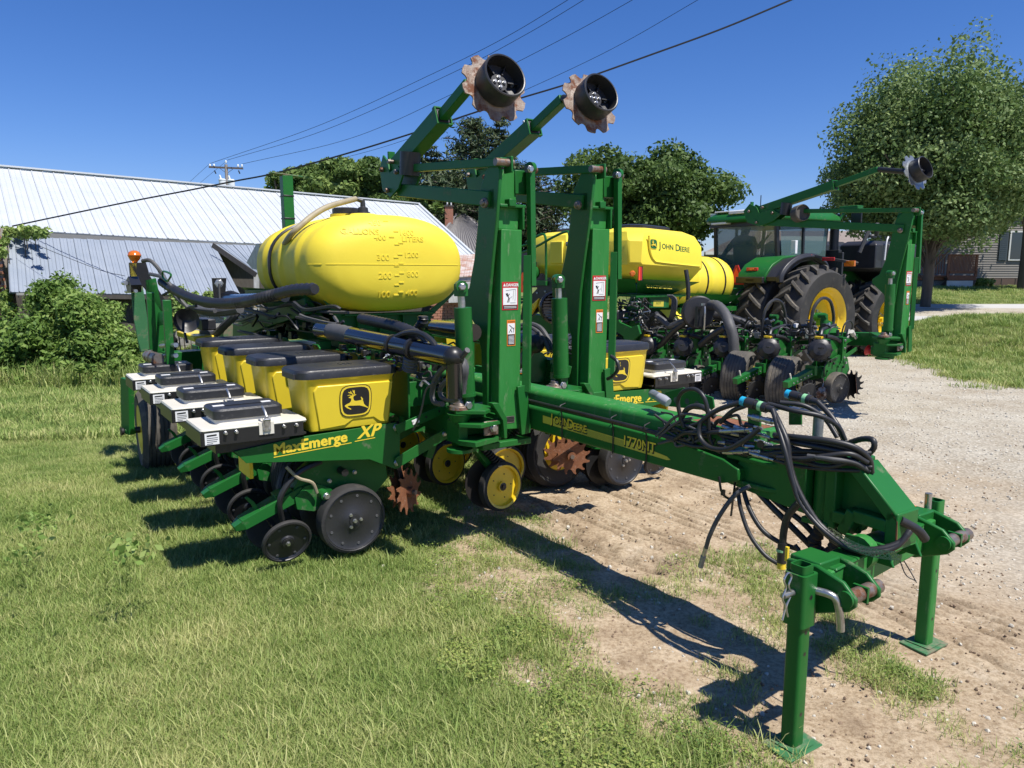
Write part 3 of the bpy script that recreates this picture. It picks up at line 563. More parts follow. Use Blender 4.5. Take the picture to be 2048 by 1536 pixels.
# wings: toolbars, row units, openers, masts, tyres
for sgn,s0 in((1,2.33),(-1,3.31)):
    m=M(); m.beam((s0+.04*sgn,3.86,.775),(s0+.04*sgn,7.6,.775),.17,.17,GRN); m.bb((s0-.06,3.80,.68),(s0+.14,3.92,.90),GRN)
    m.bb((s0+.0,3.70,.645),(s0+.36 if sgn>0 else s0+.30,3.80,.685),GRN)
    for b in(4.65,5.4,6.1,6.9): m.bb((s0-.07,b-.03,.64),(s0+.14,b+.03,.90),GRD)
    build(m,'wing_toolbar',P1,.006)
L0=row_unit(P1,1.66,4.27,1)
for i in(1,2,3): row_unit(P1,1.66,4.27+.762*i,1,L0)
R0=row_unit(P1,3.98,4.42,-1)
for i in(1,2,3): row_unit(P1,3.98,4.42+.762*i,-1,R0)
O0=opener(P1,2.76,4.20,1)
for i in(1,2,3): opener(P1,2.76,4.20+.762*i,1,O0)
O1=opener(P1,3.05,4.6,-1)
for i in(1,2): opener(P1,3.05,4.6+.762*i,-1,O1)
M1=mast(P1,(0,0,0)); M2=mast(P1,(.80,.12,.035),arm=.02,rise=0,labels=True)
for nm,c,ax,r_ in(('L',(1.77,4.66,.36),(0,-1,0),.36),('R',(3.60,4.56,.31),(0,-1,0),.31),('R2',(3.60,6.6,.33),(0,-1,0),.36)):
    m=M(); tyre(m,c,ax,r_,.24,.20 if nm!='R' else .16,RUB,YLP,5); m.beam((c[0],c[1]+.30,c[2]),(c[0]+(.4 if nm=='L' else -.3),c[1]+.30,.78),.09,.09,GRN); build(m,'lift_wheel',P1)
m=M(); c=ps(1.12,322,885); c.z=.285; tyre(m,c+V((-.12,.3,-.0)),(-1,.05,0),.37,.26,.22,RUD,YLP,6); c0=c+V((-.16,.3,0)); 
m.beam(c0+V((-.06,0,-.02)),c0+V((-.04,-.05,.48)),.05,.13,GRN); m.cyl(c0+V((-.08,0,0)),c0,.03,GRN); m.lathe(c0+V((-.09,0,0)),(-1,0,0),[(.03,0),(.035,.02),(.05,.03)],BLK,12); build(m,'lift_wheel',P1)
# left end of the rear frame with its lights, horn and brackets
m=M(); m.beam(ps(1.15,300,728),(2.9,8.1,.84),.20,.20,GRN); 
for u in(312,345,420,455):
    p=ps(1.2,u,700); m.box(V((p.x+(u-312)*.004,8.0-(u-312)*.000,.84)),(.016,.25,.27),GRD)
for u0,u1,v0,v1 in((300,322,585,800),(333,346,600,800)): m.beam(ps(1.13,u0,v0),ps(1.13,u0+12,v1),.06,.05,GRN)
m.prism([pb(7.95,u,v) for u,v in((262,580),(286,572),(298,660),(300,700),(280,705),(268,640))],(0,.02,0),GRB)
m.prism([pb(7.95,u,v) for u,v in((290,560),(312,556),(330,640),(340,720),(305,720),(300,640))],(0,.05,0),GRN)
m.prism([ps(1.30,u,v) for u,v in((296,628),(338,626),(342,648),(300,655))],(.01,0,.02),GRN)
m.prism([pb(7.95,u,v) for u,v in((400,685),(424,690),(424,745),(436,770),(430,775),(412,745),(400,742))],(0,.03,0),GRN)
m.cyl(ps(1.15,322,692),ps(1.15,352,690),.018,STL); m.cyl(ps(1.15,322,712),ps(1.15,352,711),.018,STL)
rf=build(m,'rear_toolbar',P1,.004); kz=dict(loc=(0,0,0))
m=M(); m.prism([pb(7.95,u,v) for u,v in((258,525),(292,525),(300,552),(330,600),(345,620),(346,668),(356,680),(352,705),(344,700),(336,660),(328,632),(300,590),(286,573),(262,572))],(0,.03,0),BKM)
build(m,'black_bracket',rf,.002,**kz); m=M(); m.prism([pb(7.95,u,v) for u,v in((424,556),(453,556),(450,604),(429,604))],(0,.02,0),BKM); m.bolt(ps(1.59,438,567),(-.3,-.9,0),.03,.02,STL); m.tube(cr([ps(1.58,438,567),ps(1.58,439,590),ps(1.58,440,606)],4),.01,HOG,6)
build(m,'black_bracket',rf,.002,**kz)
m=M(); m.prism([pb(7.95,u,v) for u,v in((259,527),(273,527),(273,543),(276,571),(264,572))],(0,.01,0),DEY); build(m,'yellow_reflector',rf,**kz)
m=M(); c=ps(1.08,269,513); m.lathe(c+V((0,0,-.055)),(0,0,1),[(.02,0),(.025,.01),(.045,.035),(.058,.065),(.045,.095),(.02,.108),(0,.11)],AMB,24); build(m,'amber_beacon',rf,**kz)
m=M(); c=pb(6.9,373,641); n_=V((-.15,-.98,.05)); m.lathe(c,n_,[(.03,-.12),(.04,-.06),(.08,-.02),(.10,.0),(.105,.006),(.095,0),(.06,-.035),(.02,-.06),(0,-.062)],BLK,32); m.tube(cr([c+V((0,.1,0)),c+V((.0,.1,-.12)),c+V((.01,.08,-.2))],3),.012,BKM,6); build(m,'round_work_light',rf,**kz)
m=M(); m.bb(ps(1.45,353,662),ps(1.45,405,690)+V((.2,.35,0)),YEL); m.bb(ps(1.5,385,635)+V((0,0,0)),ps(1.5,418,665)+V((.12,.25,0)),BLK); build(m,'pump_box',rf,.01,**kz)
m=M(); m.prism([ps(1.02,u,v) for u,v in((250,565),(256,553),(262,570),(262,585),(254,583))],(.10,.10,0),BKM); m.cyl(ps(1.0,247,566),ps(1.0,252,566),.02,STL); m.cyl(ps(1.05,252,583),ps(1.05,272,582),.015,STL); m.cyl(ps(1.05,297,712),ps(1.05,316,718),.05,PIN,n=12); m.cyl(ps(1.05,300,700),ps(1.05,302,725),.02,STL); build(m,'coupler_hardware',rf,**kz)
m=M(); m.tube(cr([ps(1.1,333,562),ps(1.1,326,555),ps(1.1,326,543),ps(1.1,338,546),ps(1.1,342,551),ps(1.1,336,562)],3),.008,GRN,6); build(m,'wire_guard',rf,**kz)
H=lambda s_,*q:[ps(s_+.05*i,u,v) for i,(u,v) in enumerate(q)]
hose('corrugated_hose',H(1.2,(322,562),(345,578),(380,595),(420,605),(460,607),(500,602),(530,594),(555,588),(590,580),(630,578)),.036,BLK,P1,8,.12,12)
hose('grey_hose',H(1.15,(285,522),(300,521),(315,535),(330,558),(350,590),(370,610),(395,618),(430,622)),.018,HOG,P1)
hose('grey_hose',H(1.15,(300,548),(325,555),(345,575),(362,600),(378,618)),.016,HOG,P1)
hose('thin_hose',H(1.2,(326,590),(345,583),(375,595),(410,612),(450,612)),.012,HOS,P1)
hose('thin_hose',H(1.3,(392,612),(372,618),(352,640),(340,660)),.012,HOS,P1)
hose('air_hose',H(1.5,(395,618),(425,624),(455,622),(480,618)),.04,HOG,P1,6,.06)
hose('air_hose',H(1.6,(405,664),(430,668),(450,650),(470,630),(478,610)),.035,HOG,P1,6,.05)
hose('black_pipe',H(1.9,(440,598),(500,597),(570,594)),.045,BKG,P1)
hose('black_pipe',H(1.9,(440,594),(460,588),(475,592)),.035,BKM,P1)
for i in range(60):
    s0=1.9+rnd.random()*.9; u0=430+rnd.random()*170; v0=598+rnd.random()*60
    q=[(u0+j*(18+rnd.random()*20),v0+rnd.uniform(-9,16)+j*5) for j in range(4)]
    hose('cable',[ps(s0+.04*j,*a) for j,a in enumerate(q)],rnd.choice((.007,.009,.012,.016)),rnd.choice((HOS,HOS,HOG,BLK,HOB)),P1,4,n=5)
m=M(); m.beam(ps(2.2,445,672),ps(2.2,620,612),.08,.14,GRN); m.prism([pb(7.4,u,v) for u,v in((448,635),(466,637),(466,680),(446,680))],(0,.02,0),GRB); m.bb((1.9,6.7,.7),(3.4,8.3,.95),GRN); m.bb((2.2,5.9,.85),(3.4,6.6,1.05),GRN); build(m,'center_frame',P1,.004)
# marker rest post
m=M(); a=pb(7.9,578,470); b_=pb(7.9,572,352); m.beam(a,b_,.105,.105,GRN); m.beam(b_+V((-.16,0,.02)),b_+V((.16,0,-.0)),.10,.012,GRB); 
for f_ in(.28,.66): q=a.lerp(b_,f_); m.box(q,(.115,.115,.014),BKM)
build(m,'marker_rest_post',P1,.003)
# liquid tank
TS,TB0,TB1,TZ,TA,TH=2.83,6.02,7.42,1.765,.725,.425
def oval(sc_,b,zo=0,ex=2.4,n=56,fz=None):
    q=[]
    for i in range(n):
        a=2*PI*i/n; c,s_=math.cos(a),math.sin(a); x=abs(c)**(2/ex)*(1 if c>0 else -1); z=abs(s_)**(2/ex)*(1 if s_>0 else -1)
        zz=z*TH*sc_; 
        if zz<-.33*sc_ : zz=-.33*sc_-(abs(zz)-.33*sc_)*.75
        q.append(V((TS+x*TA*sc_,b,TZ+zz+zo)))
    return q
m=M(); cap=[(.02,-.235),(.3,-.232),(.55,-.222),(.74,-.198),(.87,-.155),(.95,-.075),(.985,-.02),(1.0,.03)]
rings=[oval(sc_,TB0+d) for sc_,d in cap]; b=TB0+.08; rings.append(oval(.99,b))
for g in(0.22,.66,1.12):
    for d,k_ in((-.10,1.0),(-.06,1.0),(-.035,1.03),(.035,1.03),(.06,1.0)): rings.append(oval(k_,TB0+g+d))
for g in(.42,1.15):
    pass
rings.sort(key=lambda r_:r_[0].y)
rings+=[oval(sc_,TB1-d) for sc_,d in ((.985,.0),(.94,-.055),(.84,-.125),(.68,-.19),(.3,-.26),(.02,-.28))]
m.loft(rings,YLT); tk=build(m,'liquid_tank',P1,ang=50); tk['label']='large yellow oval liquid tank with raised gallon marks'
# raised figures on the end of the tank
m=M(); 
def capY(x,z):
    zz=abs(z-TZ)/TH; zz=zz if z>TZ-.33 else (.33/TH+(zz-.33/TH)/.75); rr=(abs((x-TS)/TA)**2.4+zz**2.4)**(1/2.4); rr=min(rr,.98)
    for i in range(len(cap)-1):
        if cap[i][0]<=rr<=cap[i+1][0]: t=(rr-cap[i][0])/(cap[i+1][0]-cap[i][0]); return TB0+cap[i][1]+(cap[i+1][1]-cap[i][1])*t
    return TB0-.235
def raised(body,size,u,v,sx=1.15):
    p=pb(TB0-.22,u,v); vs,fs,_=text(body,size,(p.x,0,p.z),(1,0,0),(0,0,1),YLT,sx=sx,bold=.001)
    vs=[V((q.x,capY(q.x,q.z)-.0035,q.z+.002)) for q in vs]; n_=len(vs)
    e=set(); cnt={}
    for f in fs:
        for i in range(len(f)): k_=(f[i],f[(i+1)%len(f)]); cnt[k_]=1
    side=[(a,b_,b_+n_,a+n_) for (a,b_) in cnt if (b_,a) not in cnt]
    m.add(vs+[q+V((0,.02,0)) for q in vs],fs+side,YLT)
for body,sz,u,v in(('450',.062,742,450),('GALLONS',.062,686,467),('1600',.062,798,470),('400',.062,748,480),('LITERS',.062,803,483),('300',.068,752,521),('1200',.062,806,515),('200',.070,756,558),('800',.066,812,554),('100',.070,755,596),('400',.066,812,592)): raised(body,sz,u,v)
for u,v in((772,442),(788,463),(778,474),(788,489),(796,486),(786,515),(794,509),(787,532),(796,527),(788,551),(797,546),(788,570),(797,565),(788,590),(797,584)):
    p=pb(TB0-.22,u,v); y=capY(p.x,p.z); m.box((p.x+.022,y,p.z),(.044,.008,.009),YLT)
build(m,'raised_gauge_marks',tk,loc=(0,0,0))
m=M(); m.tube([V((TS+TA*(i/20-1)*.985,capY(TS+TA*(i/20-1)*.985,TZ)-.0005,TZ)) for i in range(41)],.003,YLT,5); build(m,'mould_seam',tk,loc=(0,0,0))
m=M(); 
for b in(6.95,): 
    P=[V((q.x,b,q.z)) for q in oval(1.012,b)]; P=[p for p in P]; m.tube(P+[P[0]],.018,BKM,6)
build(m,'tank_strap',tk,loc=(0,0,0))
m=M(); c=V((TS-.02,6.85,TZ+TH-.01)); m.lathe(c,(0,0,1),[(.20,-.05),(.19,.02),(.15,.035),(.15,.06),(0,.06)],YLT,32); m.lathe(c+V((0,0,.06)),(0,0,1),[(.13,0),(.13,.05),(.11,.06),(0,.06)],BLK,28)
c=V((TS+.05,6.62,TZ+TH-.02)); m.lathe(c,(0,0,1),[(.16,-.05),(.13,.05),(.11,.065),(0,.065)],YLT,32); m.lathe(c+V((0,0,.06)),(0,0,1),[(.07,0),(.065,.02),(.05,.02),(.045,.06),(.025,.07),(.02,.13),(0,.13)],BLK,20); m.cyl(c+V((0,0,.18)),c+V((-.06,.02,.20)),.02,BLK); build(m,'tank_lid',tk,loc=(0,0,0))
q=c+V((-.06,.02,.20)); hose('beige_vent_hose',[q,pb(6.55,660,412),pb(6.5,630,428),pb(6.45,605,448),pb(6.5,580,472),pb(6.9,558,510),pb(7.2,545,545)],.026,HOB,P1,8,n=10)
# tank cradle
m=M(); zc=1.40
L_=[ps(TS-TA*.86,u,v) for u,v in ((0,0),)] if 0 else None
for s1,s2 in((TS-.60,TS-.33),):
    m.prism([V((TS-.71,b,z)) for b,z in((6.35,1.56),(7.9,1.52),(7.9,1.44),(6.45,1.50))],(.02,0,0),GRN)
    m.add([V((TS-.715,6.20,1.55)),V((TS-.715,8.0,1.55)),V((TS-.36,8.0,1.20)),V((TS-.36,6.00,1.20))],[(0,1,2,3)],GRN)
    m.add([V((TS-.36,6.00,1.20)),V((TS-.36,8.0,1.20)),V((TS-.36,8.0,1.05)),V((TS-.36,6.0,1.05))],[(0,1,2,3)],GRN)
m.prism([V((TS+a,6.03,z)) for a,z in((-.62,1.53),(-.40,1.355),(.40,1.355),(.68,1.55),(.70,1.53),(.42,1.30),(.46,1.05),(-.46,1.05),(-.46,1.30))],(0,.012,0),GRN)
for a in(-.30,-.10,.12,.32): m.bb((TS+a,5.98,1.15),(TS+a+.012,6.03,1.355),GRN)
m.bb((TS-.42,5.97,1.335),(TS+.44,6.04,1.352),GRN); m.bb((TS-.46,5.96,1.14),(TS+.47,6.04,1.155),GRN)
m.add([V((TS-.66,6.10,1.46)),V((TS-.66,7.2,1.42)),V((TS-.40,6.9,1.08)),V((TS-.40,6.05,1.12))],[(0,1,2,3)],GRN)
m.prism([V((TS+.70,b,z)) for b,z in((6.15,1.57),(7.8,1.55),(7.8,1.48),(6.2,1.52))],(.02,0,0),GRN)
for s_,b in((2.3,6.2),(3.3,6.2),(2.3,7.6),(3.3,7.6)): m.bb((s_-.05,b-.05,.9),(s_+.05,b+.05,1.12),GRN)
m.bb((2.35,5.95,.93),(3.35,6.05,1.06),GRN)
build(m,'tank_cradle',P1,.003)
m=M(); m.prism([pb(5.85,u,v) for u,v in((645,640),(705,655),(745,672),(765,690),(720,690),(690,675))],(0,.02,0),YLP); build(m,'yellow_shield',P1)
# far side: long bits behind the tank
m=M(); m.prism([V((1.95,8.3,z)) for z in(0,)],(0,0,0),GAL) if 0 else None
m.prism([ps(2.3,u,v) for u,v in((493,525),(513,487),(518,487),(518,540),(505,538))],(.02,0,0),GAL); build(m,'galvanised_shield',P1)
# air manifold pipes
def pipe(name,pts,r): mb=M(); mb.tube([V(p) for p in pts],r,BKG,20); return mb
m=M(); a=V((2.02,5.6,1.245)); b_=V((2.02,3.55,1.215)); m.cyl(ps(1.95,640,660),ps(1.96,665,664),.058,BKG,n=20); m.tube(cr([ps(1.96,660,663),ps(1.97,680,666),ps(1.99,705,672)],4),.06,HOG,14,.03); m.cyl(ps(1.99,700,671),ps(2.02,908,715),.060,BKG,n=24)
for u,v in((728,677),(790,690),(830,698)):
    p=ps(2.0,u,v); m.cyl(p,p+V((0,.03,0)),.064,BKM,n=20)
p=ps(2.02,908,715); m.lathe(p+V((0,0.01,0)),(0,-1,0),[(.062,0),(.055,.03),(.03,.055),(0,.06)],BKM,20); m.cyl(p,p+V((0,0,-.22)),.045,BKG); mp_=build(m,'air_manifold',P1)
m=M(); m.cyl((2.98,5.6,1.24),(2.98,4.05,1.225),.06,BKG,n=24); m.lathe((2.98,4.06,1.225),(0,-1,0),[(.064,0),(.06,.03),(.035,.06),(0,.065)],BKM,20); m.tube(cr([(2.98,4.12,1.2),(2.92,4.14,1.10),(2.8,4.2,1.05),(2.75,4.3,.95)],4),.045,BKM,12,.03); build(m,'air_manifold',P1)
m=M(); m.cyl(ps(2.35,870,655),ps(2.3,948,665),.05,BKG,n=16); build(m,'air_manifold',P1)
hose('air_hose',[ps(2.1,u,v) for u,v in((722,637),(760,645),(800,655),(835,672),(850,690))],.036,BLK,P1,6,.10,10)
hose('air_hose',[ps(2.4,u,v) for u,v in((846,632),(845,645),(835,660),(828,668))],.035,BLK,P1,6,.10,10)
hose('hydraulic_hose',[ps(2.0,u,v) for u,v in((765,712),(772,692),(790,675),(815,665),(840,666),(862,680),(877,700))],.016,HOS,P1)
hose('hydraulic_hose',[ps(2.02,u,v) for u,v in((762,712),(775,688),(800,672),(830,668),(850,680),(865,700))],.015,HOS,P1)
hose('air_hose',[ps(2.0,u,v) for u,v in((822,715),(820,730),(818,740))],.045,HOG,P1,5,.06)
hose('air_hose',[ps(2.08,u,v) for u,v in((918,715),(928,735),(925,760),(922,785))],.028,HOG,P1,5,.06)
hose('hydraulic_hose',[ps(2.05,u,v) for u,v in((935,700),(915,722),(888,735),(870,760),(864,790),(870,805),(885,808))],.016,HOG,P1)
hose('hydraulic_hose',[ps(2.07,u,v) for u,v in((912,762),(893,762),(880,780),(884,795),(900,800),(920,797))],.014,HOG,P1,ends=['a'])
hose('thin_hose',[ps(2.0,u,v) for u,v in((868,765),(852,780),(845,810),(838,835),(826,860))],.006,HOG,P1,n=6)
hose('hydraulic_hose',[ps(3.05,u,v) for u,v in((1038,652),(1060,648),(1080,655),(1095,675),(1105,700))],.016,HOG,P1)
hose('hydraulic_hose',[ps(3.02,u,v) for u,v in((1038,658),(1056,654),(1074,662),(1088,680),(1098,702))],.014,HOG,P1)
hose('hydraulic_hose',[ps(3.2,u,v) for u,v in((1222,712),(1234,722),(1236,738),(1226,752),(1215,758))],.012,HOS,P1)
for i in range(4): b=4.27+.762*i; m=M(); m.prism([V((2.06,b+y,z)) for y,z in((-.14,.80),(-.14,1.12),(-.10,1.14),(.0,1.14),(.10,1.0),(.14,.80))],(.014,0,0),GRN); m.box((2.2,b,.93),(.26,.02,.16),GRN); build(m,'gusset_plate',P1,.003)
for i in range(4): b=4.42+.762*i; m=M(); m.prism([V((3.56,b+y,z)) for y,z in((-.14,.80),(-.14,1.12),(.0,1.14),(.14,.80))],(.014,0,0),GRN); build(m,'gusset_plate',P1,.003)
# valve clutter under the manifolds
for i in range(46):
    s0=2.15+rnd.random()*.35; u0=745+rnd.random()*150; v0=690+rnd.random()*95
    q=[(u0+j*rnd.uniform(4,17),v0+rnd.uniform(-10,14)) for j in range(4)]
    hose('cable',[ps(s0+.02*j,*a) for j,a in enumerate(q)],rnd.choice((.004,.006,.009,.012)),rnd.choice((HOS,HOS,BLK,HOG,STL)),P1,4,n=5)
for i in range(26):
    s0=3.36+rnd.random()*.25; u0=1045+rnd.random()*105; v0=655+rnd.random()*80
    q=[(u0+j*rnd.uniform(4,17),v0+rnd.uniform(-8,12)) for j in range(4)]
    hose('cable',[ps(s0+.02*j,*a) for j,a in enumerate(q)],rnd.choice((.005,.007,.010)),rnd.choice((HOS,BLK,HOG)),P1,4,n=5)
def vblock(parent,p,sc_,mt):
    m=M(); a=rnd.uniform(.6,1.4)*sc_; b=rnd.uniform(.6,1.4)*sc_; c=rnd.uniform(.6,1.3)*sc_; m.box(p,(a,b,c),mt)
    for k in range(rnd.randint(1,3)): q=V(p)+V((rnd.uniform(-.4,.4)*a,-b/2,rnd.uniform(-.3,.3)*c)); d=V((rnd.uniform(-.6,.6),-1,rnd.uniform(-.4,.8))).normalized(); m.cyl(q,q+d*sc_*.8,sc_*.22,rnd.choice((STL,BLK,BKM)),n=8)
    return build(m,'valve_block',parent,.003)
for i in range(26): vblock(P1,ps(2.2+rnd.random()*.3,750+rnd.random()*150,700+rnd.random()*85),.05,rnd.choice((GRN,BLK,BLK,STL,BKM)))
for i in range(24): vblock(P1,ps(2.1+rnd.random()*.6,640+rnd.random()*130,690+rnd.random()*60),.055,rnd.choice((GRN,BLK,BKM,BLK)))
for i in range(24): vblock(P1,ps(2.3+rnd.random()*.5,440+rnd.random()*180,625+rnd.random()*50),.08,rnd.choice((GRN,BLK,BKM,BLK,STL)))
m=M(); m.prism([pb(4.35,u,v) for u,v in((1035,705),(1085,705),(1100,725),(1105,765),(1035,765))],(0,.03,0),GRN); m.prism([pb(4.3,u,v) for u,v in((1100,720),(1112,716),(1125,760),(1100,770))],(0,.2,0),GRN); m.beam(pb(4.3,1100,735),pb(4.25,1140,740),.05,.06,GRN)
q=pb(4.345,1036,748); m2=m; sticker(m,q,(1,0,0),(0,0,1),.075,.095,ORG); sticker(m,q+V((0,0,.005)),(1,0,0),(0,0,1),.07,.06,BKM,.002); T(m,'WARNING',.016,q+V((.002,0,.072)),(1,0,0),(0,0,1),BKM,ext=.002)
for i in range(5): sticker(m,q+V((.006,0,.012+.010*i)),(1,0,0),(0,0,1),.055,.003,WST,.003)
build(m,'latch_plate',P1,.003)
m=M(); m.prism([ps(2.95,u,v) for u,v in((1330,785),(1365,775),(1425,795),(1428,815),(1420,822),(1330,812))],(.01,0,0),GRN)
for u,v in((1352,800),(1374,803),(1394,808),(1414,812)): m.lathe(ps(2.949,u,v),(-1,0,0),[(.017,0),(0,.001)],RUD,14)
build(m,'perforated_bracket',P1,.002)
m=M(); m.lathe(ps(2.75,1328,800),(.1,-.9,-.35),[(.020,-.04),(.026,.0),(.022,.03),(0,.03)],mat('grey_plastic',(.30,.31,.33),.45),16); m.cyl(ps(2.75,1328,800),ps(2.80,1305,788),.024,GAL); build(m,'storage_canister',P1)
# hose bulkhead on the tongue end
m=M()
for s0,u0,v0,v1 in((2.66,1498,800,915),(2.96,1580,785,850)):
    m.prism([ps(s0,u0+a,v) for a,v in((-3,v1),(-3,v0+8),(3,v0),(14,v0-2),(22,v0+6),(22,v1))],(.012,0,0),GRN)
m.beam(ps(2.7,1500,900),ps(2.9,1560,870),.02,.05,GRN); build(m,'hose_bulkhead',P1,.003)
for s0,u,v,du,dv,r_ in((2.64,1485,802,62,18,.020),(2.94,1575,788,60,16,.020),(2.63,1497,832,60,14,.013),(2.62,1440,863,64,-4,.010),(2.62,1446,905,52,-2,.009),(2.62,1500,862,40,14,.009),(2.62,1500,906,48,14,.009),(2.66,1510,880,45,16,.009),(2.92,1580,815,50,10,.010)):
    m=M(); a=ps(s0,u,v); b_=ps(s0+.005,u+du,v+dv); d=b_-a; L1=d.length
    mt=BLK if r_>.015 else STL
    pr=[(r_*.8,0),(r_*.8,L1*.15),(r_*1.15,L1*.15),(r_*1.15,L1*.42),(r_*.9,L1*.42),(r_*.9,L1*.6),(r_*1.1,L1*.6),(r_*1.1,L1*.8),(r_*.75,L1*.8),(r_*.75,L1)]
    m.lathe(a,d,pr,mt,12)
    if r_>.015: m.lathe(a,d,[(r_*1.05,-.004),(r_*1.05,.016)],CYA,12); m.lathe(a+d*.55,d,[(r_*1.12,0),(r_*1.12,.018)],LGR,12)
    build(m,'hose_coupling',P1)
m=M(); m.lathe(ps(2.61,1521,888),(-.7,-.7,0),[(.016,0),(.016,.006),(0,.006)],BKM,16); build(m,'hose_port',P1); m=M(); m.lathe(ps(2.86,1636,856),(0,0,1),[(.022,-.05),(.022,.05),(0,.05)],GAL,16)
build(m,'hose_port',P1)
def hz(pts,r_,m_=HOS,rib=0,k=7,ends=None,name='hydraulic_hose'): return hose(name,[ps(s_,u,v) for u,v,s_ in pts],r_*1.18,m_,P1,k,rib,10,ends)
hz([(1368,855,2.66),(1360,830,2.65),(1356,800,2.64),(1368,782,2.63),(1390,779,2.63),(1408,795,2.63),(1416,830,2.64),(1418,870,2.65),(1425,890,2.66)],.0085)
hz([(1520,856,2.60),(1490,880,2.58),(1455,898,2.58),(1420,895,2.59),(1400,875,2.60),(1400,850,2.61),(1412,835,2.62),(1440,818,2.64),(1485,804,2.66)],.0095,rib=.03)
hz([(1440,864,2.62),(1400,866,2.63),(1370,866,2.64),(1350,878,2.66)],.009)
hz([(1312,872,2.665),(1325,860,2.66),(1345,838,2.65),(1370,828,2.65),(1400,832,2.66),(1420,838,2.68)],.006,HOG)
hz([(1318,875,2.665),(1340,855,2.66),(1360,842,2.66),(1385,836,2.67)],.006,HOG)
hz([(1362,838,2.66),(1375,818,2.66),(1395,812,2.66),(1415,820,2.66),(1430,835,2.68)],.011)
hz([(1440,845,2.66),(1465,822,2.66),(1490,812,2.66)],.009)
hz([(1443,905,2.64),(1420,895,2.65),(1385,892,2.66),(1350,880,2.67)],.008)
hz([(1545,820,2.64),(1560,850,2.60),(1574,885,2.58),(1580,930,2.57),(1592,970,2.56),(1612,1010,2.56),(1640,1050,2.57),(1680,1082,2.58),(1720,1098,2.60),(1760,1098,2.63),(1800,1085,2.68),(1820,1062,2.72)],.0105,rib=.04,k=8)
hz([(1545,820,2.63),(1556,855,2.59),(1570,900,2.56),(1585,960,2.55),(1600,1005,2.55),(1640,1055,2.56),(1690,1092,2.57),(1740,1106,2.60),(1790,1095,2.66),(1815,1070,2.70)],.0085,k=8)
hz([(1550,840,2.66),(1562,880,2.62),(1575,930,2.60),(1592,985,2.58),(1618,1030,2.58),(1655,1072,2.59),(1700,1100,2.60),(1750,1104,2.63)],.008,k=8)
hz([(1548,870,2.62),(1600,875,2.62),(1660,882,2.65),(1710,895,2.70),(1738,918,2.75),(1743,945,2.78)],.010)
hz([(1548,880,2.62),(1600,888,2.62),(1665,900,2.66),(1715,912,2.72),(1740,935,2.77)],.009)
hz([(1555,915,2.60),(1600,918,2.60),(1650,912,2.63),(1700,908,2.68),(1735,925,2.74)],.009)
hz([(1615,912,2.61),(1660,918,2.63),(1710,925,2.70),(1738,942,2.76)],.008,HOG)
hz([(1536,808,2.70),(1590,822,2.72),(1640,832,2.78),(1675,852,2.85),(1690,880,2.88)],.009)
hz([(1635,804,2.94),(1660,830,2.93),(1680,860,2.92),(1690,885,2.90)],.011)
hz([(1560,805,2.8),(1610,812,2.85),(1650,838,2.9),(1675,875,2.9)],.009)
hz([(1700,885,2.85),(1725,878,2.82),(1745,880,2.80),(1748,895,2.80),(1735,910,2.80)],.010,rib=.04)
hz([(1475,975,2.68),(1482,1020,2.66),(1500,1070,2.65),(1530,1110,2.66),(1560,1130,2.68)],.008)
hz([(1485,975,2.70),(1500,1020,2.68),(1525,1060,2.68),(1560,1085,2.70),(1600,1100,2.74)],.009)
hz([(1505,972,2.74),(1540,1010,2.74),(1580,1050,2.76),(1622,1092,2.80)],.012)
hz([(1520,972,2.76),(1560,1010,2.78),(1600,1040,2.80),(1630,1070,2.82)],.011)
hz([(1500,972,2.66),(1470,990,2.62),(1440,1030,2.58),(1420,1070,2.56),(1412,1096,2.56)],.0085,HOG)
m=M(); m.cyl(ps(2.56,1412,1094),ps(2.56,1407,1112),.010,STL,n=10); m.cyl(ps(2.56,1407,1112),ps(2.56,1401,1134),.013,GAL,n=10); m.cyl(ps(2.56,1413,1092),ps(2.56,1412,1096),.0095,DEC,n=10); build(m,'hose_tip',P1)
hz([(1598,1005,2.60),(1577,1030,2.60),(1568,1060,2.60),(1565,1090,2.60)],.013,name='electric_connector_cable')
m=M(); m.cyl(ps(2.60,1565,1085),ps(2.60,1563,1125),.019,BLK,n=14); m.cyl(ps(2.60,1563,1098),ps(2.60,1563,1103),.021,LGR,n=14); m.cyl(ps(2.60,1563,1122),ps(2.60,1563,1137),.017,DEC,n=12); m.box(ps(2.58,1574,1108),(.012,.012,.06),DEC); build(m,'yellow_black_coupler',P1)
hz([(1590,1090,2.7),(1610,1115,2.7),(1635,1112,2.72)],.008); hz([(1575,1130,2.66),(1605,1132,2.68),(1635,1110,2.72)],.007)
m=M(); m.tube(cr([ps(2.66,1438,953),ps(2.66,1444,985),ps(2.66,1462,998),ps(2.66,1475,975)],4),.006,BKM,5); m.beam(ps(2.66,1470,965),ps(2.66,1462,1032),.012,.003,BKM); m.box(ps(2.65,1446,985),(.018,.012,.024),BKM); build(m,'strap',P1)
m=M(); m.tube(cr([ps(2.8,u,v) for u,v in((1655,1035),(1640,1060),(1628,1085),(1645,1110),(1668,1100),(1672,1060))],5),.028,mat('torn_boot_leather',(.03,.024,.02),.8,bump=.6,bs=40),10,.12); build(m,'rubber_boot',P1)
m=M()   # wire mesh cable grip
P=cr([ps(2.565,u,v) for u,v in((1660,1062),(1700,1088),(1745,1105),(1790,1112))],8)
for ph in range(6):
    for sg in(1,-1):
        Q=[]
        for i,p in enumerate(P): a=ph*PI/3+sg*i*.55; Q.append(p+V((0,math.cos(a),math.sin(a)))*.016)
        m.tube(Q,.0012,STL,3)
build(m,'wire_cable_grip',P1)
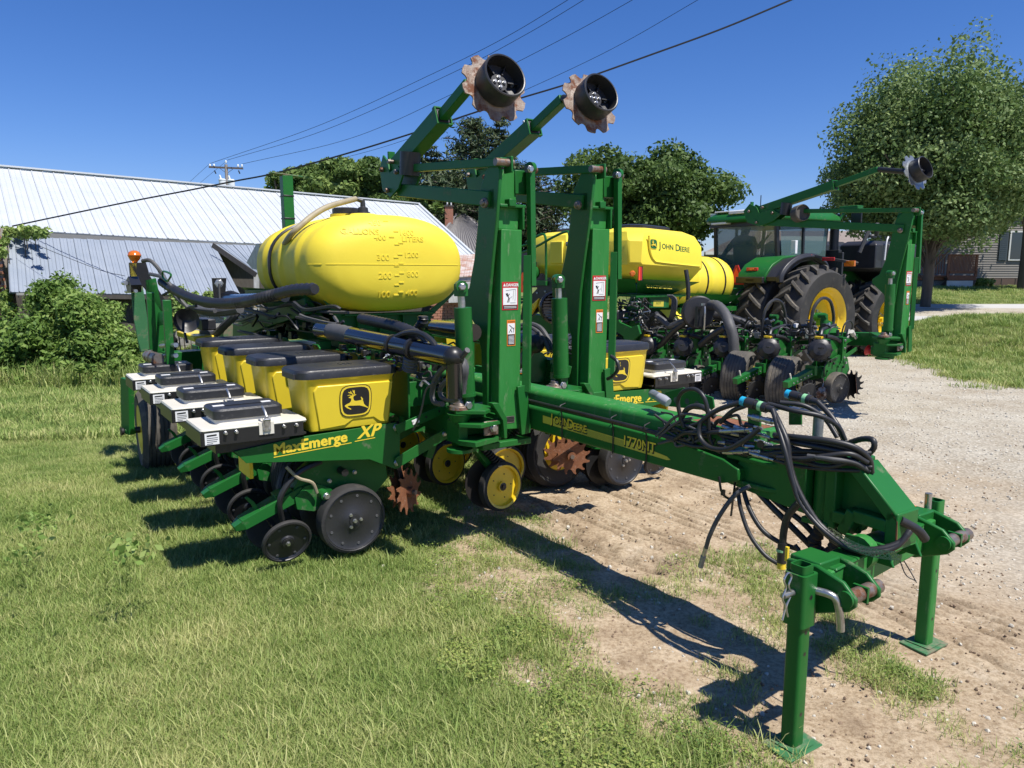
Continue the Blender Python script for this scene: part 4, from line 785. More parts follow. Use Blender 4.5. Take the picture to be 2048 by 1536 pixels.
hz([(1800,1122,2.9),(1812,1150,2.9),(1832,1162,2.92)],.002,HOG); hz([(1808,1122,2.9),(1822,1145,2.9),(1833,1165,2.92)],.002,HOG)
hz([(1800,1040,2.76),(1835,1060,2.82),(1850,1078,2.86)],.015)
for i in range(16):
    m=M(); q=ps(2.66,1425+rnd.random()*75,840+rnd.random()*65); d=V((rnd.uniform(-.02,.02),-.09,rnd.uniform(-.01,.02))); m.cyl(q,q+d*.5,.010,rnd.choice((STL,BLK)),n=8); m.cyl(q+d*.5,q+d,.007,rnd.choice((STL,HOS)),n=8); build(m,'hose_fitting',P1)
for i in range(22):
    u0=1300+rnd.random()*150; v0=830+rnd.random()*55; q=[(u0+j*rnd.uniform(14,30),v0+rnd.uniform(-14,14)+j*5,2.66+.02*rnd.random()) for j in range(4)]; hz(q,rnd.choice((.004,.006,.008)),rnd.choice((HOS,HOS,HOG)))
for i in range(9):
    u0=1520+rnd.random()*30; v0=870+rnd.random()*50; hz([(u0,v0,2.63),(u0+60,v0+rnd.uniform(-5,20),2.64),(u0+130,v0+rnd.uniform(0,30),2.68),(1728+rnd.random()*16,905+rnd.random()*45,2.76)],rnd.choice((.007,.009)))
m=M(); m.bb((2.70,2.05,.93),(2.92,2.5,1.0),GRD); m.add([V((2.71,b,1.001)) if s==0 else V((2.90,b,1.001)) for s,b in((0,2.1),(1,2.1),(1,2.42),(0,2.42))],[(0,1,2,3)],RST); build(m,'tongue_cap',P1,.004)
# ---------------------------------------------------------------- far planter (unfolded, behind the tractor)
P2=root('corn_planter',(8.9,8.5,-.1),'far unfolded corn planter behind the tractor with big yellow seed tanks and black meter domes','planter')
def dz(b): return -.062*(b-5.6)
def unit2(b,first=None):
    loc=V((8.76,b,dz(b)))-V(P2['base'])
    if first:
        c=first.copy(); COL.objects.link(c); c.parent=P2; c.location=loc
        for ch in children(first): d=ch.copy(); COL.objects.link(d); d.parent=c
        return c
    X=lambda x,y,z:V((x,y,z)); kk=dict(loc=(0,0,0)); m=M()
    for y in(-.10,.09): m.prism([X(x,y,z) for x,z in((-.22,.50),(-.10,.60),(.10,.66),(.30,.60),(.36,.45),(.30,.38),(.15,.36),(0,.33),(-.16,.33),(-.26,.40))],(0,.012,0),GRN)
    m.prism([X(x,-.06,z) for x,z in((-.04,.62),(.14,.60),(.16,.80),(.06,.86),(-.04,.84))],(0,.12,0),GRN)
    m.prism([X(x,-.12,z) for x,z in((.14,.58),(.22,.58),(.22,.88),(.14,.88))],(0,.24,0),GRN)
    for z in(.62,.74,.84): m.bolt(X(.18,-.122,z),(0,-1,0),.013,.015)
    for y in(-.11,.10):
        m.beam(X(.20,y,.82),X(.48,y,.88),.012,.05,GRN); m.beam(X(.20,y,.62),X(.48,y,.72),.012,.05,GRN)
    m.box(X(.16,0,.50),(.10,.13,.10),GRN); m.box(X(-.12,0,.44),(.12,.10,.14),GRN)
    for _ in range(8): m.box(X(rnd.uniform(-.25,.25),-.12,rnd.uniform(.36,.6)),(.03,.02,.03),rnd.choice((GRN,STL,BKM)))
    u=build(m,'row_unit',P2,.004,loc=loc)
    m=M(); ax=V((-.75,-.55,.18)).normalized(); c=X(-.20,-.02,.735); m.lathe(c-ax*.10,ax,[(.10,0),(.14,.02),(.150,.05),(.150,.085),(.138,.09),(.134,.12),(.085,.150),(.080,.158),(.05,.160),(0,.160)],BLK,12)
    for k in range(9): q=circ(c-ax*.02,ax,.146,9)[k]; m.bolt(q,ax,.012,.03,BLK)
    m.box(c+ax*.165,(.05,.05,.02),BLK); build(m,'meter_dome',u,**kk)
    m=M(); m.box(X(-.17,.02,.885),(.06,.10,.03),YLP); m.box(X(-.12,0,.90),(.08,.06,.05),BLK); build(m,'yellow_cap',u,.004,**kk)
    for y in(-.19,.19):
        m=M(); wheelface(m,X(0,y+.02*(1 if y>0 else -1),.25),(-.05,1 if y>0 else -1,0),.20,.11,RUD,RUB,8); build(m,'gauge_wheel',u,**kk)
    m=M(); m.beam(X(-.84,0,.335),X(-.30,0,.47),.075,.075,GRN,w2=.10,h2=.09); m.box(X(-.62,0,.40),(.10,.05,.03),GRN); m.cyl(X(-.72,0,.36),X(-.76,-.0,.47),.009,WHT,n=8); m.box(X(-.33,0,.48),(.05,.14,.12),GRN)
    for i in range(6): m.bolt(X(-.75+.07*i,-.05,.355+.017*i),(0,-1,0),.008,.012)
    ca=build(m,'closing_arm',u,.004,**kk)
    for y in(-1,1):
        m=M(); ax=V((-.25,y,-.25)).normalized(); c=X(-.55,y*.11,.225); tdisc(m,c,ax,.165,16,RUB,.01,.20); m.lathe(c,ax,[(.13,0),(.125,.012),(.03,.015),(.03,.02),(0,.02)],RUB,24); m.bolt(c+ax*.02,ax,.012,.015)
        for q in circ(c+ax*.012,ax,.085,6): m.lathe(q,ax,[(.010,0),(0,.002)],BKM,8)
        build(m,'spiked_closing_wheel',u,**kk)
    m=M(); c=X(-.26,-.12,.19); ax=V((-.35,-.93,0)); m.lathe(c,ax,[(.088,0),(.088,.006),(.055,.02),(.035,.03),(.03,.05),(0,.05)],PIN,24); m.bolt(c+V(ax)*.05,ax,.018,.02,PIN); m.tube(cr([c+V((0,0,.05)),c+V((.03,0,.15)),c+V((0,0,.2))],3),.006,STL,5); build(m,'small_disc',u,**kk)
    m=M(); c=X(.42,-.08,.24); tdisc(m,c,V((-.45,-.85,0)),.20,14,BKM,.006,.25); c=X(.50,-.12,.24); m.lathe(c,V((.52,-.85,.12)),[(.19,0),(.19,.004),(0,.006)],RST,28); m.beam(X(.3,0,.5),X(.42,-.03,.26),.05,.05,BKM); build(m,'row_cleaner',u,**kk)
    m=M(); m.tube(cr([X(-.10,-.03,.90),X(.05,-.06,.87),X(.20,-.08,.80),X(.33,-.05,.83),X(.45,0,.95)],5),.028,HOS,8,.03); m.tube(cr([X(-.12,.03,.91),X(-.05,.06,.97),X(.10,.1,.99),X(.3,.1,1.02)],5),.022,HOS,8); m.tube(cr([X(-.20,-.11,.40),X(-.24,-.12,.52),X(-.15,-.12,.60),X(.05,-.11,.62)],4),.007,HOS,5)
    m.tube(cr([X(.1,-.11,.9),X(.13,-.13,1.05),X(.25,-.13,1.09),X(.36,-.1,1.02),X(.4,-.05,.9)],4),.010,HOS,6); m.tube(cr([X(.05,.05,.88),X(.1,.02,1.0),X(.25,.0,.98)],4),.008,HOG,6); build(m,'hose',u,**kk)
    m=M(); m.cyl(X(.30,-.13,.95),X(.36,-.12,.90),.03,WHT,n=12); m.cyl(X(.36,-.12,.90),X(.42,-.12,.86),.022,STL,n=10); m.cyl(X(.28,.05,.86),X(.28,.05,.96),.02,BLK,n=10); build(m,'white_valve',u,**kk)
    return u
U0=unit2(5.6)
for i in range(1,12):
    if i<7 or i>8: unit2(5.6+.762*i,U0)
m=M(); m.beam((9.33,5.15,.86),(9.33,14.4,.86+dz(14.4)),.17,.17,GRN); m.beam((8.62,4.72,.86),(9.33,5.30,.86),.16,.16,GRN); m.beam((8.62,4.72,.74),(9.0,5.1,.74),.12,.10,GRN)
for b in(5.1,5.98,6.74,7.5,8.3): m.prism([V((9.2,b-.06,.7+dz(b))),V((9.2,b+.06,.7+dz(b))),V((9.2,b+.06,1.0+dz(b))),V((9.2,b-.06,1.0+dz(b)))],(.28,0,0),GRD)
build(m,'toolbar',P2,.005)
m=M(); m.cyl(ps(9.2,1290,657),ps(9.2,1625,652),.028,BKG); m.cyl(ps(9.3,1390,662),ps(9.3,1640,664),.02,STL); m.cyl(ps(9.3,1440,682),ps(9.3,1660,678),.016,STL); m.beam(ps(9.4,1300,700),ps(9.4,1690,672),.03,.03,GRN)
for u in range(1450,1630,24): m.cyl(ps(9.2,u,650),ps(9.2,u+3,690),.012,BKM,n=6)
build(m,'air_pipe',P2)
for b0 in(5.98,6.74):
    m=M(); b=b0; z=dz(b); m.prism([V((9.2,b,1.12+z)),V((9.45,b,1.05+z)),V((9.62,b,.9+z)),V((9.62,b,.8+z)),V((9.2,b,.8+z))],(0,.02,0),GRN); m.cyl((9.14,b-.05,.78+z),(9.14,b-.05,1.13+z),.042,GRN); m.cyl((9.13,b-.10,1.15+z),(9.13,b+.02,1.15+z),.03,GRN); build(m,'down_force_post',P2,.003)
    hose('air_hose',[V((8.95,b,.7+z)),V((8.93,b,1.0+z)),V((8.98,b,1.25+z)),V((9.15,b,1.38+z)),V((9.35,b,1.33+z)),V((9.45,b,1.1+z)),V((9.40,b,.95+z))],.022,HOS,P2,5)
m=M(); c=ps(8.75,1398,625); c.y+=0; ax=V((-.55,-.83,.02)); m.lathe(c,ax,[(.24,-.12),(.25,-.1),(.25,.02),(.23,.04),(.05,.05),(0,.05)],BLK,32); m.box(c+V((-.12,-.1,-.05)),(.10,.04,.3),BKM); m.tube(cr([c+V((-.1,-.2,.10)),c+V((-.12,-.22,.0)),c+V((-.1,-.2,-.25))],4),.014,STL,6)
m.box(c+V((-.12,-.18,.13)),(.05,.03,.03),STL); build(m,'round_fan_housing',P2)
hose('large_air_hose',[ps(8.9,1418,610),ps(8.8,1435,612),ps(8.7,1450,628),ps(8.6,1459,650),ps(8.6,1466,675),ps(8.6,1468,705)],.075,HOG,P2,6,.04,12)
hose('large_air_hose',[ps(8.9,1415,630),ps(9.0,1440,632),ps(9.1,1470,640),ps(9.2,1500,652)],.07,BLK,P2,6,.03,12)
for q in(((1275,698),(1290,670),(1300,640),(1315,628)),((1313,632),(1325,640),(1340,652),(1360,645),(1380,640)),((1290,700),(1320,690),(1350,660),(1378,640)),((1400,690),(1425,670),(1450,655))): hose('air_hose',[ps(8.7,u,v) for u,v in q],.05,HOG if q[0][0]==1313 else HOS,P2,6,.04)
for i in range(110):
    u0=1230+rnd.random()*400; v0=632+rnd.random()*62; s0=8.9+rnd.random()*.6
    if u0>1500 and v0<645: v0+=25
    q=[(u0+j*rnd.uniform(4,16),v0+rnd.uniform(-9,9)) for j in range(4)]
    hose('cable',[ps(s0,*a) for a in q],rnd.choice((.008,.012,.016,.022)),rnd.choice((HOS,HOS,BLK,HOG,HOG)),P2,3,n=5)
for i in range(56): vblock(P2,ps(8.9+rnd.random()*.5,1230+rnd.random()*420,640+rnd.random()*55),.065,rnd.choice((GRN,BLK,BLK,STL,BKM,WST)))
for i in range(16): vblock(P2,ps(8.6+rnd.random()*.4,1228+rnd.random()*60,600+rnd.random()*60),.06,rnd.choice((GRN,BLK,BLK,STL,BKM)))
# wing wheels
for c,r_ in((pb(6.60,1497,772),.46),(pb(5.84,1590,778),.46)):
    m=M(); c.z=.235; ax=V((.30,-.95,0)); tyre(m,c+V((.05,0,0)),ax,.385,.30,.20,RUD,YLP,6,deep=.14); build(m,'wing_wheel',P2)
# hoppers
def hopper(b0,b1,s0,s1,logo):
    m=M(); z0,z1=1.56,2.34
    sl=lambda s: -.045*(s-8.3)
    def ring(z,i,ch): return [V((s,b,z+sl(s))) for s,b in((s0+i+ch,b0+i),(s1-i-.02,b0+i),(s1-i,b0+i+ch),(s1-i,b1-i-ch),(s1-i-ch,b1-i),(s0+i+ch,b1-i),(s0+i,b1-i-ch),(s0+i,b0+i+ch))]
    m.loft([ring(z0,.22,.10),ring(z0+.06,.14,.12),ring(1.80,.03,.14),ring(1.84,.0,.14),ring(2.20,.02,.16),ring(2.36,.10,.2),ring(2.44,.26,.2),ring(2.46,.45,.2)],YLT); o=build(m,'seed_tank',P2,.03,ang=35)
    m=M(); m.loft([ring(2.44,.40,.15),ring(2.50,.40,.15),ring(2.52,.46,.15)],BLK); build(m,'tank_lid',o,loc=(0,0,0))
    if logo:
        m=M(); ux=V((1,0,-.075)).normalized(); uz=V((0,.055,1)); q=V((s0+.42,b0+.017,2.15)); emblem(m,q,ux,uz,.17,DEC,DEC,False,.003); 
        q2=q; emblem(m,q2,ux,uz,.15,GSC,DEC,False,.005)
        T(m,'J',.155,q+ux*.13-V((0,0,.055)),ux,uz,GSC,ext=.004,bold=.002); T(m,'OHN',.115,q+ux*.19-V((0,0,.052)),ux,uz,GSC,ext=.004,bold=.002)
        T(m,'D',.155,q+ux*.50-V((0,0,.060)),ux,uz,GSC,ext=.004,bold=.002); T(m,'EERE',.115,q+ux*.60-V((0,0,.058)),ux,uz,GSC,ext=.004,bold=.002); build(m,'lettering',o,loc=(0,0,0))
        m=M(); m.tube(cr([V((s0+.30,b0-.0,2.28)),V((s0+.33,b0-.0,2.05)),V((s0+.42,b0+.0,1.90)),V((s0+.60,b0+.0,1.86)),V((s0+1.5,b0+.0,1.80))],5),.018,YLT,6); build(m,'moulded_rib',o,loc=(0,0,0))
    else: 
        m=M(); m.bb((s0-.02,b0+.25,1.85),(s0+.02,b0+.6,2.25),YLT); build(m,'moulded_panel',o,.03,loc=(0,0,0))
hopper(8.75,10.15,8.35,9.95,True); hopper(10.25,11.75,8.30,9.9,False)
m=M(); m.add([V((8.45,8.78,1.60)),V((9.9,8.78,1.54)),V((9.55,9.1,1.33)),V((8.75,9.1,1.36))],[(0,1,2,3)],GRN); m.add([V((8.42,8.8,1.60)),V((8.42,11.7,1.60)),V((8.75,11.4,1.34)),V((8.75,9.1,1.36))],[(0,1,2,3)],GRN); m.add([V((9.9,8.78,1.54)),V((9.9,11.6,1.54)),V((9.55,11.4,1.33)),V((9.55,9.1,1.33))],[(0,1,2,3)],GRN)
m.bb((8.7,9.0,1.30),(9.7,11.6,1.34),GRN); m.bb((8.72,8.98,1.1),(8.8,9.06,1.32),GRN); m.bb((8.55,8.9,1.30),(9.7,8.96,1.33),GRN)
m.bb((8.9,8.95,1.12),(9.35,9.0,1.30),GRN)
m.prism([ps(8.6,u,v) for u,v in((1262,590),(1272,590),(1275,640),(1285,660),(1270,680),(1255,680),(1240,655))],(.03,0,0),GRN)
T(m,'EXACTEMERGE',.085,V((8.72,8.86,1.44)),V((1,0,-.05)),V((0,.75,1)),DEY,ext=.03,bold=.001)
sticker(m,V((8.98,8.945,1.145)),(1,0,-.04),(0,0,1),.24,.10,DEY,.004); sticker(m,V((8.92,8.945,1.13)),(1,0,-.04),(0,0,1),.36,.13,GSC,.002)
for i in range(4): m.beam(V((9.04+.03*i,8.938,1.18)),V((9.06+.03*i,8.938,1.22)),.008,.004,GSC)
build(m,'tank_frame',P2,.004)
m=M(); p=ps(8.3,1280,547); m.box(p,(.06,.03,.20),RED); m.box(p+V((-.028,-.01,0)),(.022,.02,.21),REF); m.box(p+V((.04,.02,0)),(.05,.03,.22),BKM); q=ps(8.28,1265,547); m.lathe(q,(-.5,-.86,0),[(.045,-.03),(.048,0),(.03,.018),(0,.02)],AMB,16); build(m,'rear_light',P2)
m=M(); m.prism([ps(8.1,u,v) for u,v in((1033,585),(1052,585),(1050,545),(1044,545))],(.02,0,0),REF); build(m,'warning_triangle',P2)
m=M()
for q in(((1030,560),(1030,530),(1032,500),(1045,492),(1058,488)),((1045,505),(1075,492),(1105,475),(1130,464),(1138,468),(1138,500),(1136,560)),((1052,485),(1080,470),(1090,472),(1092,500),(1092,560))): m.tube(cr([ps(8.0,u,v) for u,v in q],5),.022,GRN,7)
build(m,'hand_rail',P2)
m=M(); m.box(ps(8.0,1138,488),(.09,.06,.07),BLK); m.lathe(ps(7.97,1137,487),(-.5,-.8,0),[(.035,0),(0,.01)],STL,12); build(m,'work_lamp',P2)
m=M(); c=ps(8.2,1066,545); m.lathe(c,(-.5,-.86,0),[(.0,-.1),(.10,-.08),(.13,0),(.10,.06),(0,.09)],GRN,20); m.box(c+V((-.05,0,.13)),(.2,.1,.12),BKM); m.prism([ps(8.4,u,v) for u,v in((1042,505),(1068,500),(1092,560),(1090,575),(1040,575))],(.05,0,0),BKM)
for i in range(3): m.tube(cr([ps(8.05,u+3*i,v) for u,v in((1060,515),(1052,530),(1058,548),(1066,556))],4),.008,DEC,5)
build(m,'pump',P2)
m=M(); m.prism([ps(8.15,u,v) for u,v in((1045,608),(1095,555),(1145,562),(1150,580),(1105,600),(1055,640),(1040,640))],(.03,0,0),BKM); m.bb(ps(8.1,1045,570),ps(8.1,1098,562)+V((.3,.1,0)),GRN)
for u,v in((1108,565),(1090,583),(1074,586),(1126,573)): m.bolt(ps(8.14,u,v),(-.8,-.6,0),.016,.01)
build(m,'step_frame',P2,.004)
m=M(); c=ps(8.2,1112,615); ax=V((-.45,-.88,.0)); m.lathe(c,ax,[(.27,-.3),(.30,-.1),(.30,.02),(.27,.04),(.24,.0),(.22,-.1),(0,-.12)],BKG,36)
for k in range(9): m.beam(c+V((-.2,.1,-.2+.05*k))-V(ax)*.0,c+V((.2,-.1,-.2+.05*k)),.012,.02,BKM)
build(m,'vacuum_fan',P2)
m=M(); m.prism([ps(8.05,u,v) for u,v in((1045,607),(1060,610),(1068,605),(1077,597),(1072,612),(1060,630),(1052,622))],(.05,0,0),YLP); m.box(ps(8.05,1052,640),(.12,.05,.06),YLP); build(m,'yellow_guard',P2,.006)
m=M(); m.prism([ps(8.3,u,v) for u,v in((1225,620),(1240,645),(1262,655),(1275,650),(1280,668),(1255,690),(1245,672),(1228,660))],(.04,0,0),GRN); m.box(ps(8.2,1238,632),(.14,.05,.12),BKM); build(m,'valve_bracket',P2,.004)
for i in range(40):
    u0=1228+rnd.random()*60; v0=592+rnd.random()*60; q=[(u0+j*rnd.uniform(-3,8),v0+rnd.uniform(-9,9)+j*3) for j in range(4)]
    hose('cable',[ps(8.45+rnd.random()*.2,*a) for a in q],rnd.choice((.007,.010,.014)),rnd.choice((HOS,BLK,HOG,STL)),P2,3,n=5)
m=M(); m.bb(ps(8.7,1050,660),ps(8.7,1205,640)+V((.3,0,0)),GRN); m.bb((9.0,9.2,.45),(9.5,11.6,.75),GRN); m.bb((9.4,9.6,.5),(12.2,9.8,.68),GRN); build(m,'center_frame',P2,.004)
# cylinder tank in front of the hoppers
m=M(); pr=[(.0,-.02),(.2,0),(.36,.06),(.44,.15),(.47,.24)]; L1=1.75
for t in(.55,.95,1.35): pr+=[(.47,t-.07),(.44,t-.03),(.44,t+.03),(.47,t+.07)] 
pr+=[(.47,1.5),(.44,1.6),(.36,1.69),(.2,1.74),(0,1.76)]
a=V((9.75,9.55,1.56)); m.lathe(a,V((1,.10,-.03)),pr,YLT,40); tt=build(m,'cylinder_tank',P2)
m=M()
for t in(.75,1.28): m.lathe(a+V((t,.10*t,-.03*t)),V((1,.10,-.03)),[(.478,-.02),(.478,.02)],BKM,32)
build(m,'tank_strap',tt,loc=(0,0,0))
m=M(); m.add([V((9.8,9.15,1.35)),V((11.5,9.15,1.28)),V((11.2,9.4,1.05)),V((10.1,9.4,1.08))],[(0,1,2,3)],GRN); m.bb((9.9,9.2,1.0),(11.4,9.9,1.08),GRN); m.add([V((9.6,9.1,.86)),V((10.7,9.1,.84)),V((10.7,9.3,1.04)),V((9.5,9.3,1.06))],[(0,1,2,3)],YLT); build(m,'tank_cradle',P2)
hose('drop_hose',[ps(9.3,1372,540),ps(9.3,1376,570),ps(9.3,1376,600),ps(9.3,1373,640)],.035,HOS,P2)
for i in range(4): hose('thin_hose',[ps(8.7,1335+3*i,590),ps(8.7,1344+3*i,600),ps(8.7,1342+3*i,625),ps(8.8,1334+3*i,645)],.012,HOG,P2)
mast(P2,(6.10,.86,.07),arm=.80,rise=.02,ds=0,disc=GAL,labels=True)
m=M(); c=ps(8.45,1606,425); ax=V((-.35,-.9,.1)); m.lathe(c,ax,[(.10,-.13),(.105,-.12),(.105,0),(.095,.005),(.085,-.02),(0,-.03)],RUD,28); m.beam(c+V((0,.05,-.02)),c+V((.1,.3,0)),.03,.05,GRN); build(m,'rest_roller',P2)
m=M(); m.cyl(ps(9.2,1742,702),ps(9.2,1752,704),.05,RED,n=12); m.cyl(ps(9.2,1735,700),ps(9.2,1745,703),.07,RED,.02); build(m,'red_plug',P2)
# ---------------------------------------------------------------- tractor
TR=root('tractor',(13.8,9.85,-.15),'green farm tractor with cab and dual yellow-rimmed rear wheels parked behind the far planter','tractor')
kz=dict(loc=(0,0,0)); TB=9.85
def lug_tyre(c,r,w,rim,name,sg=-1,nl=20,dirt=RUB):
    m=M(); ax=V((0,sg,0)); q=V(c)-ax*w; m.lathe(q,ax,[(rim,0),(rim*1.1,-.02),(r*.86,-.03),(r*.90,w*.03),(r*.925,w*.15),(r*.93,w*.5),(r*.925,w*.85),(r*.90,w*.97),(r*.86,w+.03),(rim*1.1,w+.02),(rim,w)],dirt,48,cap=False)
    for k in range(nl):
        for side in(0,1):
            a0=2*PI*(k+.5*side)/nl; P=[]
            for t in range(5):
                f=t/4; y=(.53-.53*f) if side==0 else (.47+.53*f); a=a0-.23*f**.9; e=.055*(1-.25*f)
                rr=r*(1.0-.03*f**3)
                P.append((y*w,a,e,rr))
            vs=[]
            for y,a,e,rr in P:
                for da,rad in((-e,.91*rr),(-e*.6,rr),(e*.6,rr),(e,.91*rr)):
                    an=a+da; vs.append(q+ax*y+V((math.sin(an)*rad,0,math.cos(an)*rad)))
            fs=[]
            for t in range(4): b=t*4; fs+=[(b,b+1,b+5,b+4),(b+1,b+2,b+6,b+5),(b+2,b+3,b+7,b+6)]
            fs+=[(0,1,2,3),(16,17,18,19)]; m.add(vs,fs,RUD)
    o=build(m,name,TR); m=M()
    m.lathe(q,ax,[(rim,w),(rim*1.03,w+.02),(rim*.96,w-.01),(rim*.93,w-.06),(rim*.86,w-.09),(rim*.84,w-.15),(rim*.76,w-.19),(rim*.74,w-.24),(rim*.60,w-.27),(rim*.38,w-.27),(rim*.35,w-.22),(rim*.12,w-.22),(rim*.12,w-.12),(0,w-.12)],YLP,40,cap=False)
    m.lathe(q,ax,[(rim,0),(rim*.93,.1),(rim*.6,.2),(0,.2)],YLP,24)
    for p in circ(q+ax*(w-.22),ax,rim*.27,8): m.bolt(p,ax,.02,.03)
    build(m,'rim',o,loc=(0,0,0)); return o
for b,sg in((7.95,-1),(8.72,-1),(11.75,1),(10.98,1)): lug_tyre((12.35,b,.86),.98,.52,.56,'rear_wheel',sg)
for b,sg in((8.45,-1),(9.1,-1),(11.25,1),(10.6,1)): lug_tyre((15.35,b,.72),.82,.46,.45,'front_wheel',sg,20)
m=M(); m.cyl((12.35,8.0,.86),(12.35,11.7,.86),.12,GRN); m.cyl((15.35,8.8,.72),(15.35,11,.72),.10,GRN); m.bb((12.2,9.3,.6),(16.5,10.4,1.15),GRN); m.bb((11.9,9.45,.7),(12.7,10.25,1.4),GRN); m.bb((14,9.45,1.1),(17,10.25,1.95),GRN)
m.prism([V((s,9.3,z)) for s,z in((14.0,1.9),(17.2,1.75),(17.3,1.1),(14.0,1.1))],(0,1.1,0),GRN); body=build(m,'chassis',TR,.02)
m=M()
for _ in range(30): p=V((rnd.uniform(11.6,12.0),rnd.uniform(9.2,10.5),rnd.uniform(.5,1.35))); m.box(p,(rnd.uniform(.05,.2),rnd.uniform(.03,.12),rnd.uniform(.03,.12)),rnd.choice((GRN,GRN,BKM,STL)))
for i in range(5): m.box(V((11.65,9.75,1.1+.05*i)),(.12,.10,.03),STL if i%2 else BLK)
m.beam((11.7,9.5,.5),(11.9,9.5,1.3),.06,.08,GRN); m.beam((11.7,10.2,.5),(11.9,10.2,1.3),.06,.08,GRN); build(m,'rear_hitch',TR,.005)
for _ in range(14):
    p=V((11.7,rnd.uniform(9.2,10.2),rnd.uniform(.7,1.4))); hose('cable',[p,p+V((-.1,.05,.1)),p+V((-.3,.1,-.1)),p+V((-.6,.1,-.3))],.014,HOS,TR,3,n=5)
# fenders
for sg,b0 in((-1,8.75),(1,10.45)):
    m=M(); P=[(12.95,1.45),(12.98,1.75),(12.85,1.92),(12.5,2.02),(12.1,1.98),(11.80,1.85),(11.62,1.68),(11.60,1.55)]
    vs=[]; n_=len(P)
    for b in(b0,b0+.62):
        for s,z in P: vs.append(V((s,b,z)))
    vs+= [V((12.3+(v_.x-12.3)*.92,v_.y,.8+(v_.z-.8)*.95)) for v_ in vs]
    fs=[(i,i+1,n_+i+1,n_+i) for i in range(n_-1)]+[(2*n_+i,3*n_+i,3*n_+i+1,2*n_+i+1) for i in range(n_-1)]+[(i,i+2*n_,i+1+2*n_,i+1) for i in range(n_-1)]+[(n_+i,n_+i+1,n_+i+1+2*n_,n_+i+2*n_) for i in range(n_-1)]+[(n_-1,2*n_-1,4*n_-1,3*n_-1),(0,2*n_,3*n_,n_)]
    m.add(vs,fs,GRN); fo=build(m,'fender',TR,.01)
    m=M(); bo=b0-.02 if sg<0 else b0+.60
    Q=[V((s,bo-.30 if sg<0 else bo,z-.03)) for s,z in P]; m.tube(cr(Q,3),.07,BLK,6)
    m.prism([V((s,bo-.30 if sg<0 else bo,z)) for s,z in((12.9,1.9),(12.5,2.0),(12.1,1.95),(11.78,1.8),(11.62,1.62),(11.62,1.54),(11.85,1.72),(12.2,1.88),(12.5,1.92),(12.85,1.8))],(0,.32,0),BLK)
    m.bb((11.55,b0+.02,1.50),(11.70,b0+.62,1.62),BLK); m.box((11.58,b0+.3,1.56),(.06,.2,.06),BKM); build(m,'fender_extension',fo,.01,loc=(0,0,0))
    m=M(); m.box((11.68,b0+.35,1.76),(.05,.24,.06),RED); m.box((11.67,b0+.35,1.76),(.05,.12,.03),AMB); build(m,'tail_light',fo,.008,loc=(0,0,0))
m=M(); c=V((11.75,9.52,1.60)); m.prism([c+V((0,y,z)) for y,z in((-.20,-.13),(.20,-.13),(.03,.24),(-.03,.24))],(.02,0,0),RED); m.prism([c+V((-.006,y,z)) for y,z in((-.14,-.09),(.14,-.09),(0,.19))],(.004,0,0),REF); build(m,'slow_vehicle_triangle',TR)
# cab
m=M(); m.bb((12.4,9.05,1.25),(13.9,10.65,1.60),GRN); m.bb((12.05,9.35,1.25),(12.5,10.35,1.58),GRN)
m.prism([V((12.3,b,z)) for b,z in((9.05,1.6),(10.65,1.6),(10.4,1.45),(9.3,1.45))],(.2,0,0),GRN); cabb=build(m,'cab_base',TR,.015)
m=M()
for (a,b_,w_) in(((12.45,9.10,1.6),(12.35,9.12,2.68),.07),((12.45,10.60,1.6),(12.35,10.58,2.68),.07),((13.85,9.1,1.6),(13.95,9.1,2.68),.06),((13.85,10.6,1.6),(13.95,10.6,2.68),.06),((13.1,9.02,1.6),(13.1,9.05,2.68),.05),((13.1,10.68,1.6),(13.1,10.65,2.68),.05)): m.beam(a,b_,w_,w_,BKM)
m.bb((12.3,9.0,2.60),(14.0,10.7,2.70),BKM); m.bb((12.38,9.02,1.58),(13.95,10.68,1.64),BKM); build(m,'cab_frame',TR,.008)
m=M(); m.add([V((12.42,9.15,1.64)),V((12.42,10.55,1.64)),V((12.35,10.55,2.6)),V((12.35,9.15,2.6))],[(0,1,2,3)],GLS); m.add([V((12.5,9.04,1.64)),V((13.85,9.04,1.64)),V((13.9,9.06,2.6)),V((12.42,9.08,2.6))],[(0,1,2,3)],GLS); m.add([V((12.5,10.66,1.64)),V((13.85,10.66,1.64)),V((13.9,10.64,2.6)),V((12.42,10.62,2.6))],[(0,1,2,3)],GLS); m.add([V((13.9,9.15,1.64)),V((13.9,10.55,1.64)),V((13.98,10.55,2.6)),V((13.98,9.15,2.6))],[(0,1,2,3)],GLS); build(m,'cab_window',TR)
m=M(); m.loft([[V((s,b,z)) for s,b in((12.12+i,9.12+i),(12.12+i,10.58-i),(12.3+i,10.8-i),(14.1-i,10.8-i),(14.3-i,10.6-i),(14.3-i,9.1+i),(14.1-i,8.9+i),(12.3+i,8.9+i))] for z,i in((2.68,.03),(2.72,0),(2.80,.02),(2.88,.12),(2.93,.35))],GRN); rf_=build(m,'cab_roof',TR,.015)
m=M()
m.bb((12.25,9.05,2.815),(13.0,10.65,2.885),mat('roof_sky_sheen',(.45,.52,.45),.25,coat=.6))  # sky reflection on the roof top, painted as a pale slab
for b in(9.15,10.15): m.bb((12.14,b,2.655),(12.3,b+.38,2.73),WST)
m.bb((12.2,9.3,2.89),(12.9,10.5,2.915),WST); m.bb((12.15,9.62,2.84),(12.25,10.1,2.9),WST); build(m,'roof_lamps_and_sheen',rf_,.01,loc=(0,0,0))  # broad white slab paints the same sky reflection, joined with the lamps
